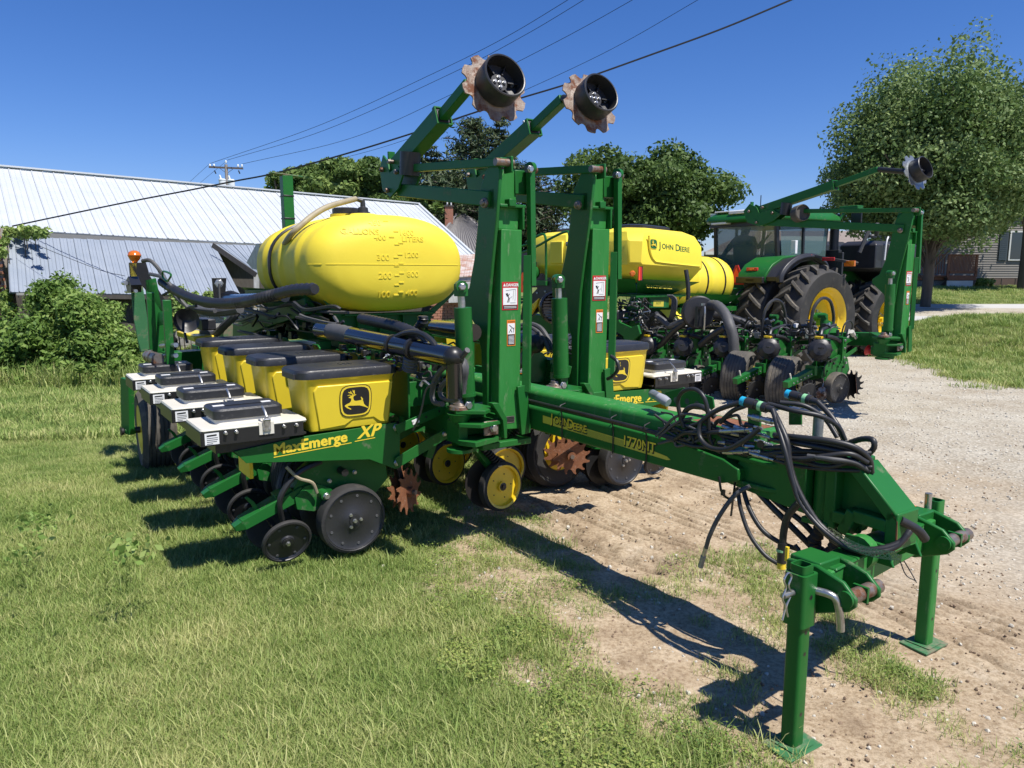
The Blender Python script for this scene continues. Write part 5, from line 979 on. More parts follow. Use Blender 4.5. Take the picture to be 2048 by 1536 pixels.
m=M(); m.cyl((13.0,10.0,2.9),(13.0,10.0,3.25),.01,BKM,n=6); m.lathe((13.0,10.0,2.9),(0,0,1),[(.09,0),(.07,.05),(0,.06)],BLK,14); build(m,'antenna',rf_,loc=(0,0,0))
m=M(); m.bb((12.65,9.75,1.6),(13.15,10.3,1.75),BKM); m.loft([[V((12.6+.02*j-.05*k,b,1.7+.55*k)) for j,b in((0,9.75),(0,10.3),(4,10.3),(4,9.75))] for k in range(2)],BKM); build(m,'operator_seat',TR,.03)
m=M(); m.bb((12.9,9.25,1.6),(13.4,9.5,2.0),mat('olive_console',(.20,.19,.06),.6)); m.bb((13.2,9.2,2.1),(13.25,9.45,2.3),BKM); m.lathe((13.6,9.9,2.05),(-.5,0,.8),[(.18,-.01),(.19,0),(.18,.01)],BKM,20); build(m,'console',TR,.02)
m=M(); m.cyl((12.7,8.65,1.3),(12.7,8.65,1.3),.01,BKM) if 0 else None
m.bb((12.55,8.82,2.05),(12.62,8.92,2.3),WST); m.beam((12.7,9.0,1.95),(12.5,8.4,2.0),.05,.05,BKM); m.beam((12.5,8.4,2.0),(12.9,7.75,1.86),.04,.05,BKM); m.box((12.42,8.5,1.995),(.02,.25,.06),REF); m.box((12.55,8.12,1.94),(.02,.25,.06),RED); m.box((12.8,7.85,1.86),(.05,.2,.10),AMB); build(m,'side_light_arm',TR,.006)
m=M(); q=V((12.45,10.85,1.92)); m.beam(q,q+V((-.1,.25,-.02)),.03,.03,BKM); m.prism([q+V((-.1,y,z)) for y,z in((.12,.0),(.2,.16),(.34,.16),(.34,-.02))],(.03,0,0),BKM); m.box(q+V((-.1,.6,-.15)),(.1,1.1,.10),BKM); m.lathe(q+V((.1,-.1,.05)),(-1,-.3,0),[(.09,0),(0,.02)],BKM,14); build(m,'left_light_arm',TR)
m=M(); m.cyl((14.3,9.15,1.9),(14.3,9.15,2.75),.09,BLK,n=18); m.lathe((14.3,9.15,2.75),(0,0,1),[(.11,0),(.11,.1),(.06,.12)],BKM,16); m.cyl((14.3,9.15,1.5),(14.3,9.15,2.1),.15,BLK,n=18); m.bb((14.02,8.85,1.05),(14.12,9.3,2.15),BLK); m.bb((14.0,8.75,1.0),(14.05,8.85,2.1),BLK); build(m,'exhaust_stack',TR,.01)
m=M(); m.beam((14.2,9.0,2.75),(14.35,8.9,3.0),.05,.05,GRN); m.bb((14.25,8.65,2.95),(14.45,9.05,3.02),GRN); m.box((14.4,8.75,2.8),(.04,.22,.35),BKM); build(m,'mirror',TR,.01)
m=M(); m.loft([[V((s,b,z)) for s,b in((14.75+i,8.5+i),(14.75+i,9.3-i),(16.4-i,9.3-i),(16.4-i,8.5+i))] for z,i in((1.72,.10),(1.78,0),(2.26,0),(2.34,.10))],BLK)
for s in(15.2,15.65,16.1): m.bb((s-.02,8.48,1.76),(s+.02,8.52,2.28),BKM)
m.lathe((15.2,8.9,2.42),(0,0,1),[(.12,0),(.12,.06),(0,.07)],BLK,16); m.prism([V((s,8.6,z)) for s,z in((15.0,1.78),(16.8,1.78),(16.5,1.5),(15.6,1.5))],(0,.6,0),BKM); tn=build(m,'side_tank',TR,.02)
m=M(); m.loft([[V((s,b,z)) for s,b in((14.75+i,10.4+i),(14.75+i,11.2-i),(16.9-i,11.2-i),(16.9-i,10.4+i))] for z,i in((1.78,.10),(1.84,0),(2.34,0),(2.42,.10))],BLK); build(m,'side_tank',TR,.02)
hose('tank_hose',[V((14.9,8.6,2.45)),V((14.75,8.5,2.65)),V((14.6,8.6,2.5)),V((14.5,8.7,2.1))],.04,HOG,TR); hose('white_tube',[V((15.1,8.46,2.42)),V((15.03,8.45,2.3)),V((15.0,8.45,1.95))],.016,WST,TR)
# driver
dv=root('person',(13.0,9.85,1.7),'dark-toned figure of a person sitting in the tractor cab, seen from behind with one raised arm','person')
me=bpy.data.meshes.new('person'); S0=V((12.85,10.3,1.93))
J={'pelvis':(0,0,0,.16),'belly':(.0,0,.16,.165),'chest':(.03,0,.38,.18),'neck':(.05,0,.52,.07),'head':(.10,0,.63,.10),'top':(.12,0,.72,.08),'ls':(.03,.19,.44,.075),'le':(-.02,.36,.24,.055),'lh':(.0,.52,.06,.04),'rs':(.03,-.19,.44,.075),'re':(.0,-.40,.26,.055),'rh':(-.02,-.58,.44,.045),'lk':(.42,.12,.0,.08),'lf':(.48,.12,-.4,.05),'rk':(.42,-.12,.0,.08),'rf':(.48,-.12,-.4,.05)}
E_=[('pelvis','belly'),('belly','chest'),('chest','neck'),('neck','head'),('head','top'),('chest','ls'),('ls','le'),('le','lh'),('chest','rs'),('rs','re'),('re','rh'),('pelvis','lk'),('lk','lf'),('pelvis','rk'),('rk','rf')]
ks=list(J); me.from_pydata([S0+V(J[k][:3]) for k in ks],[(ks.index(a),ks.index(b)) for a,b in E_],[]); 
o=bpy.data.objects.new('body',me); COL.objects.link(o); o.parent=dv; o.location=-V(dv['base'])
md=o.modifiers.new('skin','SKIN'); md.use_smooth_shade=True
for i,k in enumerate(ks): sv=me.skin_vertices[0].data[i]; sv.radius=(J[k][3],J[k][3]); sv.use_root=(k=='pelvis')
o.modifiers.new('sub','SUBSURF').levels=1; o.modifiers['sub'].render_levels=2; me.materials.append(FIG)  # head, arms and body share one dark colour
m=M(); h=S0+V((.11,0,.66)); m.lathe(h+V((0,0,-.02)),(0,0,1),[(.102,0),(.106,.04),(.095,.09),(.06,.125),(0,.135)],FIG,20); m.box(h+V((.13,0,.03)),(.12,.13,.012),FIG); build(m,'cap',dv,.004)
m=M(); hh=S0+V((-.02,-.58,.44))
for k in range(5): m.tube(cr([hh+V((0,-.01+.0*k,.0)),hh+V((.01,-.035,.03+.014*k-.03)),hh+V((.02,-.05,.05+.012*k-.03))],3),.009,SKN,6)
m.cyl(hh+V((.0,-.02,-.02)),hh+V((.0,-.14,.12)),.010,BKM,n=8); build(m,'hand',dv)
# ---------------------------------------------------------------- ground
def snz(x,y,s,seed=0):   # cheap smooth noise for numpy arrays
    g=np.random.default_rng(seed).random((64,64)); x=x/s; y=y/s; xi=np.floor(x).astype(int); yi=np.floor(y).astype(int); fx=x-xi; fy=y-yi; fx=fx*fx*(3-2*fx); fy=fy*fy*(3-2*fy)
    a=g[xi%64,yi%64]; b=g[(xi+1)%64,yi%64]; c=g[xi%64,(yi+1)%64]; d=g[(xi+1)%64,(yi+1)%64]; return (a*(1-fx)+b*fx)*(1-fy)+(c*(1-fx)+d*fx)*fy
def fbm(x,y,s,seed=0): return snz(x,y,s,seed)*.5+snz(x,y,s/2.1,seed+1)*.27+snz(x,y,s/4.3,seed+2)*.15+snz(x,y,s/9,seed+3)*.08
def sst(a,b,x): t=np.clip((x-a)/(b-a),0,1); return t*t*(3-2*t)
def height(x,y):
    x=np.asarray(x,float); y=np.asarray(y,float); b=-x*SA+y*CA; s=x*CA+y*SA
    h=-.30*sst(5.5,12,b)*(1-sst(9.5,16,s)) -.12*sst(5.5,9,b)*0
    right=sst(1,7,x)
    h=h*(1-sst(16,22,y))+right*(.42*sst(19,27,y)+.55*sst(28,37,y))
    h+=.62*sst(8.6,11.5,x+.25*(y-14)*0)*sst(11.8,17.0,y)*(1-sst(18.5,22.5,y))
    return h+.03*(fbm(x,y,1.7,5)-.5)
BX=np.array([-2,.5,2.2,2.6,3.1,3.6,4.4,5.2,6,8,12,40.]); BV=np.array([1.1,1.05,.95,.66,.38,.1,-.25,-.1,.15,.3,.4,.4])
def lawn(x,y):
    d=np.interp(y,BX,BV)-x+(fbm(x,y,.9,20)-.5)*1.1
    g=sst(-.45,.75,d)
    p=fbm(x,y,.42,31); q=fbm(x,y,1.6,44)
    patch=sst(.43,.62,p)*sst(.44,.66,q+.30*sst(2.9,1.9,y)-.25*sst(4.6,6.0,y))*(x<6)
    g=np.maximum(g*(1-.75*sst(.60,.70,fbm(x,y,.5,77))*sst(-1.6,.3,x)),patch*.38)
    m=sst(-.5,.6,(x-7.6-.08*(y-12)**2*0)+(fbm(x,y,1.2,50)-.5)*2.4)*sst(10.0,11.4,y+.5*(x-8)+(fbm(x,y,1.5,51)-.5)*2.2)*(1-sst(20.5,21.2,y))
    far=sst(29.5,30,y)*sst(5,8,x); back=sst(28,30,y)
    return np.clip(np.maximum.reduce([g,m,far,back]),0,1)
def gravel(x,y): return sst(-.6,1.2,(x-2.6)*.8+(y-6)*.15+(fbm(x,y,1.4,60)-.5)*2.2)*(1-sst(3.4,2.4,y)*.8)
def axis(a,b,st,lim,fa=0,fb=0,fs=.04):
    v=list(np.arange(a,fa,st))+list(np.arange(fa,fb,fs))+list(np.arange(fb,b,st)); g=st; p=v[-1]
    while p<lim: g*=1.25; p+=g; v.append(p)
    g=st; p=v[0]; w_=[]
    while p>-lim: g*=1.25; p-=g; w_.append(p)
    return np.array(w_[::-1]+v)
xs=axis(-8,14,.12,1200,.0,3.9,.019); ys=axis(.6,24,.12,1200,2.3,6.8,.019); GX,GY=np.meshgrid(xs,ys); GZ=height(GX,GY)
# tyre tracks pressed into the dirt
def track(p0,p1,n_,gap,amp,bend=0,w_=.017):
    a=pz(0,*p0); c=pz(0,*p1); a,c=wo(a),wo(c); d=(c-a); d.z=0; L1=d.length; d.normalize(); nx_,ny_=-d.y,d.x
    t_=(GX-a.x)*d.x+(GY-a.y)*d.y; q_=(GX-a.x)*nx_+(GY-a.y)*ny_+bend*np.sin(np.clip(t_/L1,0,1)*PI)
    win=sst(-.3,.2,t_)*(1-sst(L1-.2,L1+.4,t_)); tread=np.clip(.55+2.2*(fbm(GX,GY,.10,17)-.5),.05,1)
    out=0
    for k in range(n_): out=out+np.exp(-((q_-k*gap)/w_)**2)*(.3+1.2*fbm(GX,GY,.35,60+k))
    return -amp*2.2*out*win*tread+amp*.5*np.exp(-((q_-(n_/2)*gap)/(n_*gap*.7))**2)*win*0
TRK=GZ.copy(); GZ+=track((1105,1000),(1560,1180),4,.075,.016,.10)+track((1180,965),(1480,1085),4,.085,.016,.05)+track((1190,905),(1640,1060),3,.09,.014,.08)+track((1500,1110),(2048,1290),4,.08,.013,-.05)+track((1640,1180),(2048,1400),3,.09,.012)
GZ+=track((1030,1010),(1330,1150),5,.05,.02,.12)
TRM=np.clip((TRK-GZ)/.016,0,1)*.42; GZ+=.026*(fbm(GX,GY,.22,91)-.5)*(GY<8)*(GX>-.5)  # groove tint: darker pressed soil, with the grooves' shade painted in too
GZ+=.014*(fbm(GX,GY,.35,11)-.5)*(GY<14)
# ruts in the mound
def seg(ax_,ay,bx,by,w_): 
    t=np.clip(((GX-ax_)*(bx-ax_)+(GY-ay)*(by-ay))/((bx-ax_)**2+(by-ay)**2),0,1); return np.exp(-(((GX-ax_-t*(bx-ax_))**2+(GY-ay-t*(by-ay))**2)/w_**2))
rut=seg(9.2,14.0,11.2,12.6,.16)+seg(9.9,15.6,12.6,13.9,.22); rut=np.clip(rut,0,1); GZ-=.10*rut
nx,ny=len(xs),len(ys); me=bpy.data.meshes.new('ground'); co=np.stack([GX,GY,GZ],-1).reshape(-1,3)
i=np.arange((nx-1)*(ny-1)); r_=i//(nx-1); c_=i%(nx-1); q=r_*nx+c_; F4=np.stack([q,q+1,q+nx+1,q+nx],-1)
me.vertices.add(len(co)); me.vertices.foreach_set('co',co.ravel()); me.loops.add(F4.size); me.loops.foreach_set('vertex_index',F4.ravel()); me.polygons.add(len(F4)); me.polygons.foreach_set('loop_start',np.arange(0,F4.size,4)); me.polygons.foreach_set('use_smooth',[True]*len(F4)); me.update()
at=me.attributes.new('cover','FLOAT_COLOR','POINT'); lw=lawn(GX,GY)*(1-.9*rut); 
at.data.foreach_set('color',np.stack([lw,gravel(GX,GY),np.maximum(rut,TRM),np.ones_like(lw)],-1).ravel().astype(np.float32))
gm=bpy.data.materials.new('ground_soil'); gm.use_nodes=True; n=gm.node_tree.nodes; l=gm.node_tree.links; b=n['Principled BSDF']; b.inputs['Roughness'].default_value=.95; b.inputs['Specular IOR Level'].default_value=.15
tc=n.new('ShaderNodeTexCoord')
def nz(s,det=8,ro=.65):
    t=n.new('ShaderNodeTexNoise'); t.inputs['Scale'].default_value=s; t.inputs['Detail'].default_value=det; t.inputs['Roughness'].default_value=ro; l.new(tc.outputs['Object'],t.inputs[0]); return t.outputs[0]
def rp(o,st):
    r=n.new('ShaderNodeValToRGB'); e=r.color_ramp.elements
    while len(e)<len(st): e.new(.5)
    for k,(p,c) in enumerate(st): e[k].position=p; e[k].color=(*c,1)
    l.new(o,r.inputs[0]); return r.outputs[0]
def mixc(f,a,bb):
    x=n.new('ShaderNodeMix'); x.data_type='RGBA'; l.new(f,x.inputs[0]); l.new(a,x.inputs[6]); l.new(bb,x.inputs[7]); return x.outputs[2]
dirt=rp(nz(3.2),[(.28,(.27,.20,.13)),(.45,(.42,.325,.215)),(.58,(.50,.40,.275)),(.72,(.56,.47,.35))])
dirt2=rp(nz(42,4,.8),[(.40,(.42,.34,.25)),(.55,(1,1,1)),(.70,(1.15,1.12,1.08))]); x=n.new('ShaderNodeMix'); x.data_type='RGBA'; x.blend_type='MULTIPLY'; x.inputs[0].default_value=.55; l.new(dirt,x.inputs[6]); l.new(dirt2,x.inputs[7]); dirt=x.outputs[2]
vo=n.new('ShaderNodeTexVoronoi'); vo.inputs['Scale'].default_value=38; l.new(tc.outputs['Object'],vo.inputs[0])
gv=rp(vo.outputs['Distance'],[(.0,(.58,.54,.44)),(.35,(.47,.43,.345)),(.6,(.21,.185,.145))]); gv2=rp(nz(1.1,6),[(.35,(.35,.29,.205)),(.6,(.54,.50,.41))]); y_=n.new('ShaderNodeMix'); y_.data_type='RGBA'; y_.inputs[0].default_value=.5; l.new(gv,y_.inputs[6]); l.new(gv2,y_.inputs[7])
ca=n.new('ShaderNodeAttribute'); ca.attribute_name='cover'; sp=n.new('ShaderNodeSeparateColor'); l.new(ca.outputs['Color'],sp.inputs[0])
c1=mixc(sp.outputs[1],dirt,y_.outputs[2])
gr=rp(nz(2.4,8,.75),[(.3,(.07,.10,.03)),(.5,(.14,.18,.05)),(.68,(.30,.29,.13))])
fg=n.new('ShaderNodeMath'); fg.operation='MULTIPLY_ADD'; l.new(nz(25,5,.8),fg.inputs[0]); fg.inputs[1].default_value=.9; 
m2_=n.new('ShaderNodeMath'); m2_.operation='SUBTRACT'; l.new(sp.outputs[0],m2_.inputs[0]); m2_.inputs[1].default_value=.45; l.new(m2_.outputs[0],fg.inputs[2]); fr_=rp(fg.outputs[0],[(.35,(0,0,0)),(.60,(1,1,1))])
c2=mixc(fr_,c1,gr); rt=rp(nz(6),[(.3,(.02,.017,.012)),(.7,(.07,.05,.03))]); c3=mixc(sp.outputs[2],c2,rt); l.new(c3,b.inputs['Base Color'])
bp=n.new('ShaderNodeBump'); bp.inputs['Strength'].default_value=.7; bp.inputs['Distance'].default_value=.02; l.new(nz(30,8,.75),bp.inputs['Height']); l.new(bp.outputs[0],b.inputs['Normal'])
me.materials.append(gm); go=bpy.data.objects.new('ground',me); COL.objects.link(go); struct(go)
def hz_(x,y): return float(height(x,y))
# road
m=M(); ROAD=mat('pale_concrete_road',(.50,.49,.46),.85,var=(.42,.41,.38),vs=1.5,stretch=(.2,2,1),bump=.1)
X0=np.linspace(4,120,30)
vs=[]; 
for x in X0:
    for yy in(22.6,28.8): vs.append((x,yy+.02*x,hz_(min(x,60),yy+.02*x)+.05))
m.add(vs,[(2*i,2*i+2,2*i+3,2*i+1) for i in range(29)],ROAD); m.add([(v_[0],v_[1]+(.0 if k%2 else -.0),v_[2]-.16) for k,v_ in enumerate(vs)],[(2*i,2*i+2,2*i+3,2*i+1) for i in range(29)],ROAD); struct(build(m,'road'))
# ---------------------------------------------------------------- grass, weeds, stones (instanced on scattered points)
def leafmat(name,c0,c1,c2,trl=.35,rough=.6,ns=1.2):
    m=bpy.data.materials.new(name); m.use_nodes=True; n=m.node_tree.nodes; l=m.node_tree.links; b=n['Principled BSDF']; b.inputs['Roughness'].default_value=rough; b.inputs['Specular IOR Level'].default_value=.35
    g=n.new('ShaderNodeNewGeometry'); t=n.new('ShaderNodeTexNoise'); t.inputs['Scale'].default_value=ns; t.inputs['Detail'].default_value=4; l.new(g.outputs['Position'],t.inputs[0])
    oi=n.new('ShaderNodeObjectInfo'); ad=n.new('ShaderNodeMath'); ad.operation='MULTIPLY_ADD'; l.new(g.outputs['Random Per Island'],ad.inputs[0]); ad.inputs[1].default_value=.45; 
    a2=n.new('ShaderNodeMath'); a2.operation='MULTIPLY_ADD'; l.new(oi.outputs['Random'],a2.inputs[0]); a2.inputs[1].default_value=.35; 
    a3=n.new('ShaderNodeMath'); a3.operation='SUBTRACT'; l.new(t.outputs[0],a3.inputs[0]); a3.inputs[1].default_value=.40; l.new(a3.outputs[0],a2.inputs[2]); l.new(a2.outputs[0],ad.inputs[2])
    r=n.new('ShaderNodeValToRGB'); e=r.color_ramp.elements; e.new(.5); 
    for k,(p,c) in enumerate(((.12,c0),(.5,c1),(.92,c2))): e[k].position=p; e[k].color=(*c,1)
    l.new(ad.outputs[0],r.inputs[0]); l.new(r.outputs[0],b.inputs['Base Color'])
    tr=n.new('ShaderNodeBsdfTranslucent'); mx=n.new('ShaderNodeMixShader'); mx.inputs[0].default_value=trl; l.new(r.outputs[0],tr.inputs[0]); l.new(b.outputs[0],mx.inputs[1]); l.new(tr.outputs[0],mx.inputs[2]); l.new(mx.outputs[0],n['Material Output'].inputs[0]); return m
GRS=leafmat('grass_blades',(.12,.205,.042),(.27,.365,.085),(.60,.57,.25),.35,ns=1.1)
WED=leafmat('low_weed_leaves',(.10,.18,.04),(.22,.30,.06),(.46,.46,.14),.3)
def tuft(name,nb,h0,h1,rad,wid,mt,lean=.5,flat=False):
    m=M()
    for _ in range(nb):
        a=rnd.random()*2*PI; r0=rad*math.sqrt(rnd.random()); p=V((math.cos(a)*r0,math.sin(a)*r0,-.01)); d=rnd.random()*2*PI; h=rnd.uniform(h0,h1); ln=lean*h*rnd.uniform(.2,1.3); w_=wid*rnd.uniform(.7,1.2)
        t=V((math.cos(d),math.sin(d),0)); s_=V((-t.y,t.x,0))*w_
        if flat:
            q=p+V((0,0,.01+h)); e=t*w_*1.8+V((0,0,rnd.uniform(-.004,.008))); m.add([q-s_*.2,q+e*.5-s_,q+e,q+e*.5+s_],[(0,1,2,3)],mt); continue
        b1=p+t*ln*.35+V((0,0,h*.6)); b2=p+t*ln+V((0,0,h)); m.add([p-s_,p+s_,b1+s_*.8,b1-s_*.8,b2],[(0,1,2,3),(3,2,4)],mt)
    return m
def scatter(name,pts,scl,src,label=None,sink=0):
    me=bpy.data.meshes.new(name); me.vertices.add(len(pts)); me.vertices.foreach_set('co',pts.ravel()); a=me.attributes.new('sc','FLOAT','POINT'); a.data.foreach_set('value',scl.astype(np.float32)); me.update()
    o=bpy.data.objects.new(name,me); COL.objects.link(o); md=o.modifiers.new('scatter','NODES'); ng=bpy.data.node_groups.new('scatter','GeometryNodeTree'); md.node_group=ng
    ng.interface.new_socket('Geometry',in_out='INPUT',socket_type='NodeSocketGeometry'); ng.interface.new_socket('Geometry',in_out='OUTPUT',socket_type='NodeSocketGeometry')
    N=ng.nodes; K=ng.links; gi=N.new('NodeGroupInput'); gout=N.new('NodeGroupOutput'); ip=N.new('GeometryNodeInstanceOnPoints'); ob=N.new('GeometryNodeObjectInfo'); ob.inputs[0].default_value=src; ob.transform_space='ORIGINAL'
    K.new(gi.outputs[0],ip.inputs['Points']); K.new(ob.outputs['Geometry'],ip.inputs['Instance'])
    rv=N.new('FunctionNodeRandomValue'); rv.data_type='FLOAT_VECTOR'; rv.inputs[0].default_value=(-.12,-.12,0) if not sink else (0,0,0); rv.inputs[1].default_value=(.12,.12,6.283) if not sink else (6.28,6.28,6.28); K.new(rv.outputs[0],ip.inputs['Rotation'])
    na=N.new('GeometryNodeInputNamedAttribute'); na.data_type='FLOAT'; na.inputs[0].default_value='sc'; K.new(na.outputs[0],ip.inputs['Scale']); K.new(ip.outputs[0],gout.inputs[0])
    o['kind']='stuff'
    if label: o['label']=label
    return o
def samp(n,y0,y1,f):   # random points in the wedge the lens sees, density ~ 1/distance
    y=y0*(y1/y0)**nr.random(n); x=(nr.random(n)*2-1)*(y*.80+.6); k=nr.random(n)<f(x,y); x,y=x[k],y[k]; z=height(x,y)+.014*(fbm(x,y,.35,11)-.5)*(y<14); return np.stack([x,y,z],-1)
tb=[]
for i,(nb,h0,h1,rd,wd) in enumerate(((30,.02,.055,.075,.0019),(14,.04,.09,.06,.0022))):
    o=build(tuft('t',nb,h0,h1,rd,wd,GRS,1.0),'grass_tuft',loc=(-1.2-.4*i,3.4+i*.5,.0),ang=180); o['kind']='stuff'; o['label']='short green lawn grass'; tb.append(o)
p=samp(80000,1.35,9,lambda x,y:lawn(x,y)>nr.random(len(x))*.9+.05); s_=nr.uniform(.55,1.1,len(p))*np.clip(.8+.5*(fbm(p[:,0],p[:,1],1.1,3)-.35),.5,1.3)
scatter('grass',p,s_,tb[0],'sunlit lawn grass with dry patches'); k=nr.random(len(p))<.10; scatter('grass',p[k]+np.array([.03,.02,0]),s_[k]*1.05,tb[1],'longer grass blades in the lawn')
o=build(tuft('t',34,.04,.10,.16,.005,GRS,1.0),'grass_tuft',loc=(-3.4,8.9,hz_(-3.4,8.9)),ang=180); o['kind']='stuff'; o['label']='grass tuft'
p=samp(36000,8.5,40,lambda x,y:(lawn(x,y)>nr.random(len(x))*.9+.05)*~((y>22.5)*(x>4)*(y<29.8))); scatter('grass',p,nr.uniform(.6,1.2,len(p))*(1+.015*p[:,1]),o,'grass on the far lawn and mound')
tw=build(tuft('t',26,.10,.48,.22,.007,GRS,.9),'tall_weed',loc=tuple(pd(13.2,262,752)),ang=180); tw.location.z=hz_(tw.location.x,tw.location.y); tw['kind']='stuff'; tw['label']='tall weeds at the foot of the shed'
q_=[]
for i in range(260):
    u_=rnd.uniform(-60,300); c_=pd(13.0+rnd.random()*1.6,u_,760); q_.append((c_.x,c_.y,hz_(c_.x,c_.y)))
scatter('tall_weeds',np.array(q_),nr.uniform(.4,1.15,260),tw,'tall uncut grass and weeds along the old shed')
wo_=build(tuft('t',34,.004,.05,.07,.006,WED,1,True),'weed_clump',loc=(.55,2.9,0),ang=180); wo_['kind']='stuff'; wo_['label']='low clover weeds'
p=samp(15000,1.4,8,lambda x,y:(lawn(x,y)>nr.random(len(x))*.8+.15)*(x>-.35+1.6*(fbm(x,y,.8,8)-.5))); scatter('weeds',p,nr.uniform(.5,1.2,len(p)),wo_,'low yellow-green weeds in the bare soil')
bm=bmesh.new(); bmesh.ops.create_icosphere(bm,subdivisions=1,radius=.010)
for v_ in bm.verts: v_.co*=rnd.uniform(.7,1.25)
STN=mat('pale_limestone',(.62,.59,.50),.8,var=(.38,.34,.27),vs=40); sm=bpy.data.meshes.new('stone'); bm.to_mesh(sm); bm.free(); sm.materials.append(STN); so_=bpy.data.objects.new('gravel_stone',sm); COL.objects.link(so_); so_.location=(1.9,4.3,.0); so_['kind']='stuff'; so_['label']='pale gravel stones'
p=samp(70000,1.5,22,lambda x,y:((1-lawn(x,y))*(.12+.88*gravel(x,y)))>nr.random(len(x))); scatter('gravel',p,nr.uniform(.12,1.0,len(p))**2.4*(.8+.10*p[:,1]),so_,'pale crushed limestone gravel',1)
SDC=mat('soil_clod',(.28,.20,.13),.95,var=(.20,.14,.09),vs=30); sm2=sm.copy(); sm2.materials.clear(); sm2.materials.append(SDC); so2=bpy.data.objects.new('soil_clod',sm2); COL.objects.link(so2); so2.location=(1.2,3.7,.0); so2['kind']='stuff'; so2['label']='small brown soil clods'
p=samp(30000,1.5,9,lambda x,y:((1-lawn(x,y))*.8)>nr.random(len(x))); scatter('soil_clods',p,nr.uniform(.1,1.0,len(p))**3.5*.9,so2,'brown soil crumbs on the bare ground',1)
# ---------------------------------------------------------------- foliage
def leaves(name,centres,radii,n,size,mt,parent=None,up=.4,aspect=.6,seed=1,loc=(0,0,0),needle=False,hollow=.35,jit=.12):
    r=np.random.default_rng(seed); C=np.array(centres,float); Rr=np.array(radii,float); 
    if Rr.ndim==1: Rr=np.stack([Rr]*3,-1)
    wt=(Rr[:,0]*Rr[:,1]); k=r.choice(len(C),n,p=wt/wt.sum()); d=r.normal(size=(n,3)); d/=np.linalg.norm(d,axis=1)[:,None]; rad=(hollow+(1-hollow)*r.random(n))**.6; rad=rad*(1+jit*r.normal(size=n))
    P=C[k]+d*Rr[k]*rad[:,None]; nn=d*.7+r.normal(size=(n,3))*.75; nn[:,2]+=up; nn/=np.linalg.norm(nn,axis=1)[:,None]
    a=r.normal(size=(n,3)); a-=nn*(a*nn).sum(1)[:,None]; a/=np.linalg.norm(a,axis=1)[:,None]; b_=np.cross(nn,a); s=size*r.uniform(.6,1.35,n)[:,None]
    v_=np.stack([P-a*s*.5,P+b_*s*aspect*.5+nn*s*.06,P+a*s*.5,P-b_*s*aspect*.5+nn*s*.06],1).reshape(-1,3)
    me=bpy.data.meshes.new(name); me.vertices.add(4*n); me.vertices.foreach_set('co',v_.ravel()); f=np.arange(4*n); me.loops.add(4*n); me.loops.foreach_set('vertex_index',f); me.polygons.add(n); me.polygons.foreach_set('loop_start',np.arange(0,4*n,4)); me.update(); me.materials.append(mt)
    o=bpy.data.objects.new(name,me); COL.objects.link(o)
    if parent: o.parent=parent
    o.location=loc; return o
LF1=leafmat('leaves_broad',(.055,.105,.022),(.12,.195,.045),(.23,.31,.08),.3,ns=.35)
LF2=leafmat('leaves_maple',(.06,.12,.03),(.13,.21,.06),(.27,.35,.13),.28,ns=.5)
LF3=leafmat('pine_needles',(.03,.055,.022),(.06,.095,.038),(.13,.15,.06),.1,ns=.4)
LF4=leafmat('vine_leaves',(.09,.17,.03),(.19,.30,.06),(.40,.48,.15),.35,ns=1.5)
BRK=mat('tree_bark',(.07,.055,.04),.9,var=(.13,.11,.085),vs=8,stretch=(1,1,.2),bump=.5,bs=20)
def blob_tree(name,c,rx,ry,rz,nl,size,mt,label,cat='tree',group=None,lumps=70,seed=3,trunk=.35,up=.35,spiky=0):
    """c = crown centre in world space; rx,ry,rz its half sizes"""
    r=np.random.default_rng(seed); c=V(c); g=hz_(c.x,c.y) if abs(c.x)<60 else 0; o=root(name,(c.x,c.y,g),label,cat,group,frame=False)
    C=[];Q=[]
    for i in range(lumps):
        d=r.normal(size=3); d/=np.linalg.norm(d); d[2]=d[2] if d[2]>-.75 else -.75; t=r.random()**.38
        sp=1+(.16+.10*spiky)*r.normal(); q=np.array([d[0]*rx,d[1]*ry,d[2]*rz])*t*.86*sp; k=.15+.10*r.random(); s=(rx+rz)/2*k*1.12
        C.append(np.array(c)+q); Q.append((s*1.15,s*1.15,s*(.8+spiky*1.6*(d[2]>.1))))
    b=V((c.x,c.y,g)); leaves('crown',[np.array(x)-np.array(b) for x in C],Q,nl,size,mt,o,up,seed=seed)
    m=M(); top=c+V((0,0,rz*.3)); m.tube(cr([V((0,0,-.3)),V((.05,0,(top.z-g)*.35)),V((-.1,.05,(top.z-g)*.7)),top-b],5),trunk,BRK,10)
    for i in range(0,lumps,3):
        q=V(C[i])-b; s0=V((0,0,q.z*rnd.uniform(.35,.6))); m.tube(cr([s0,(s0+q)/2+V((0,0,.3)),q],3),trunk*.16,BRK,5)
    build(m,'trunk',o,loc=(0,0,0)); o['base']=(0,0,0); return o
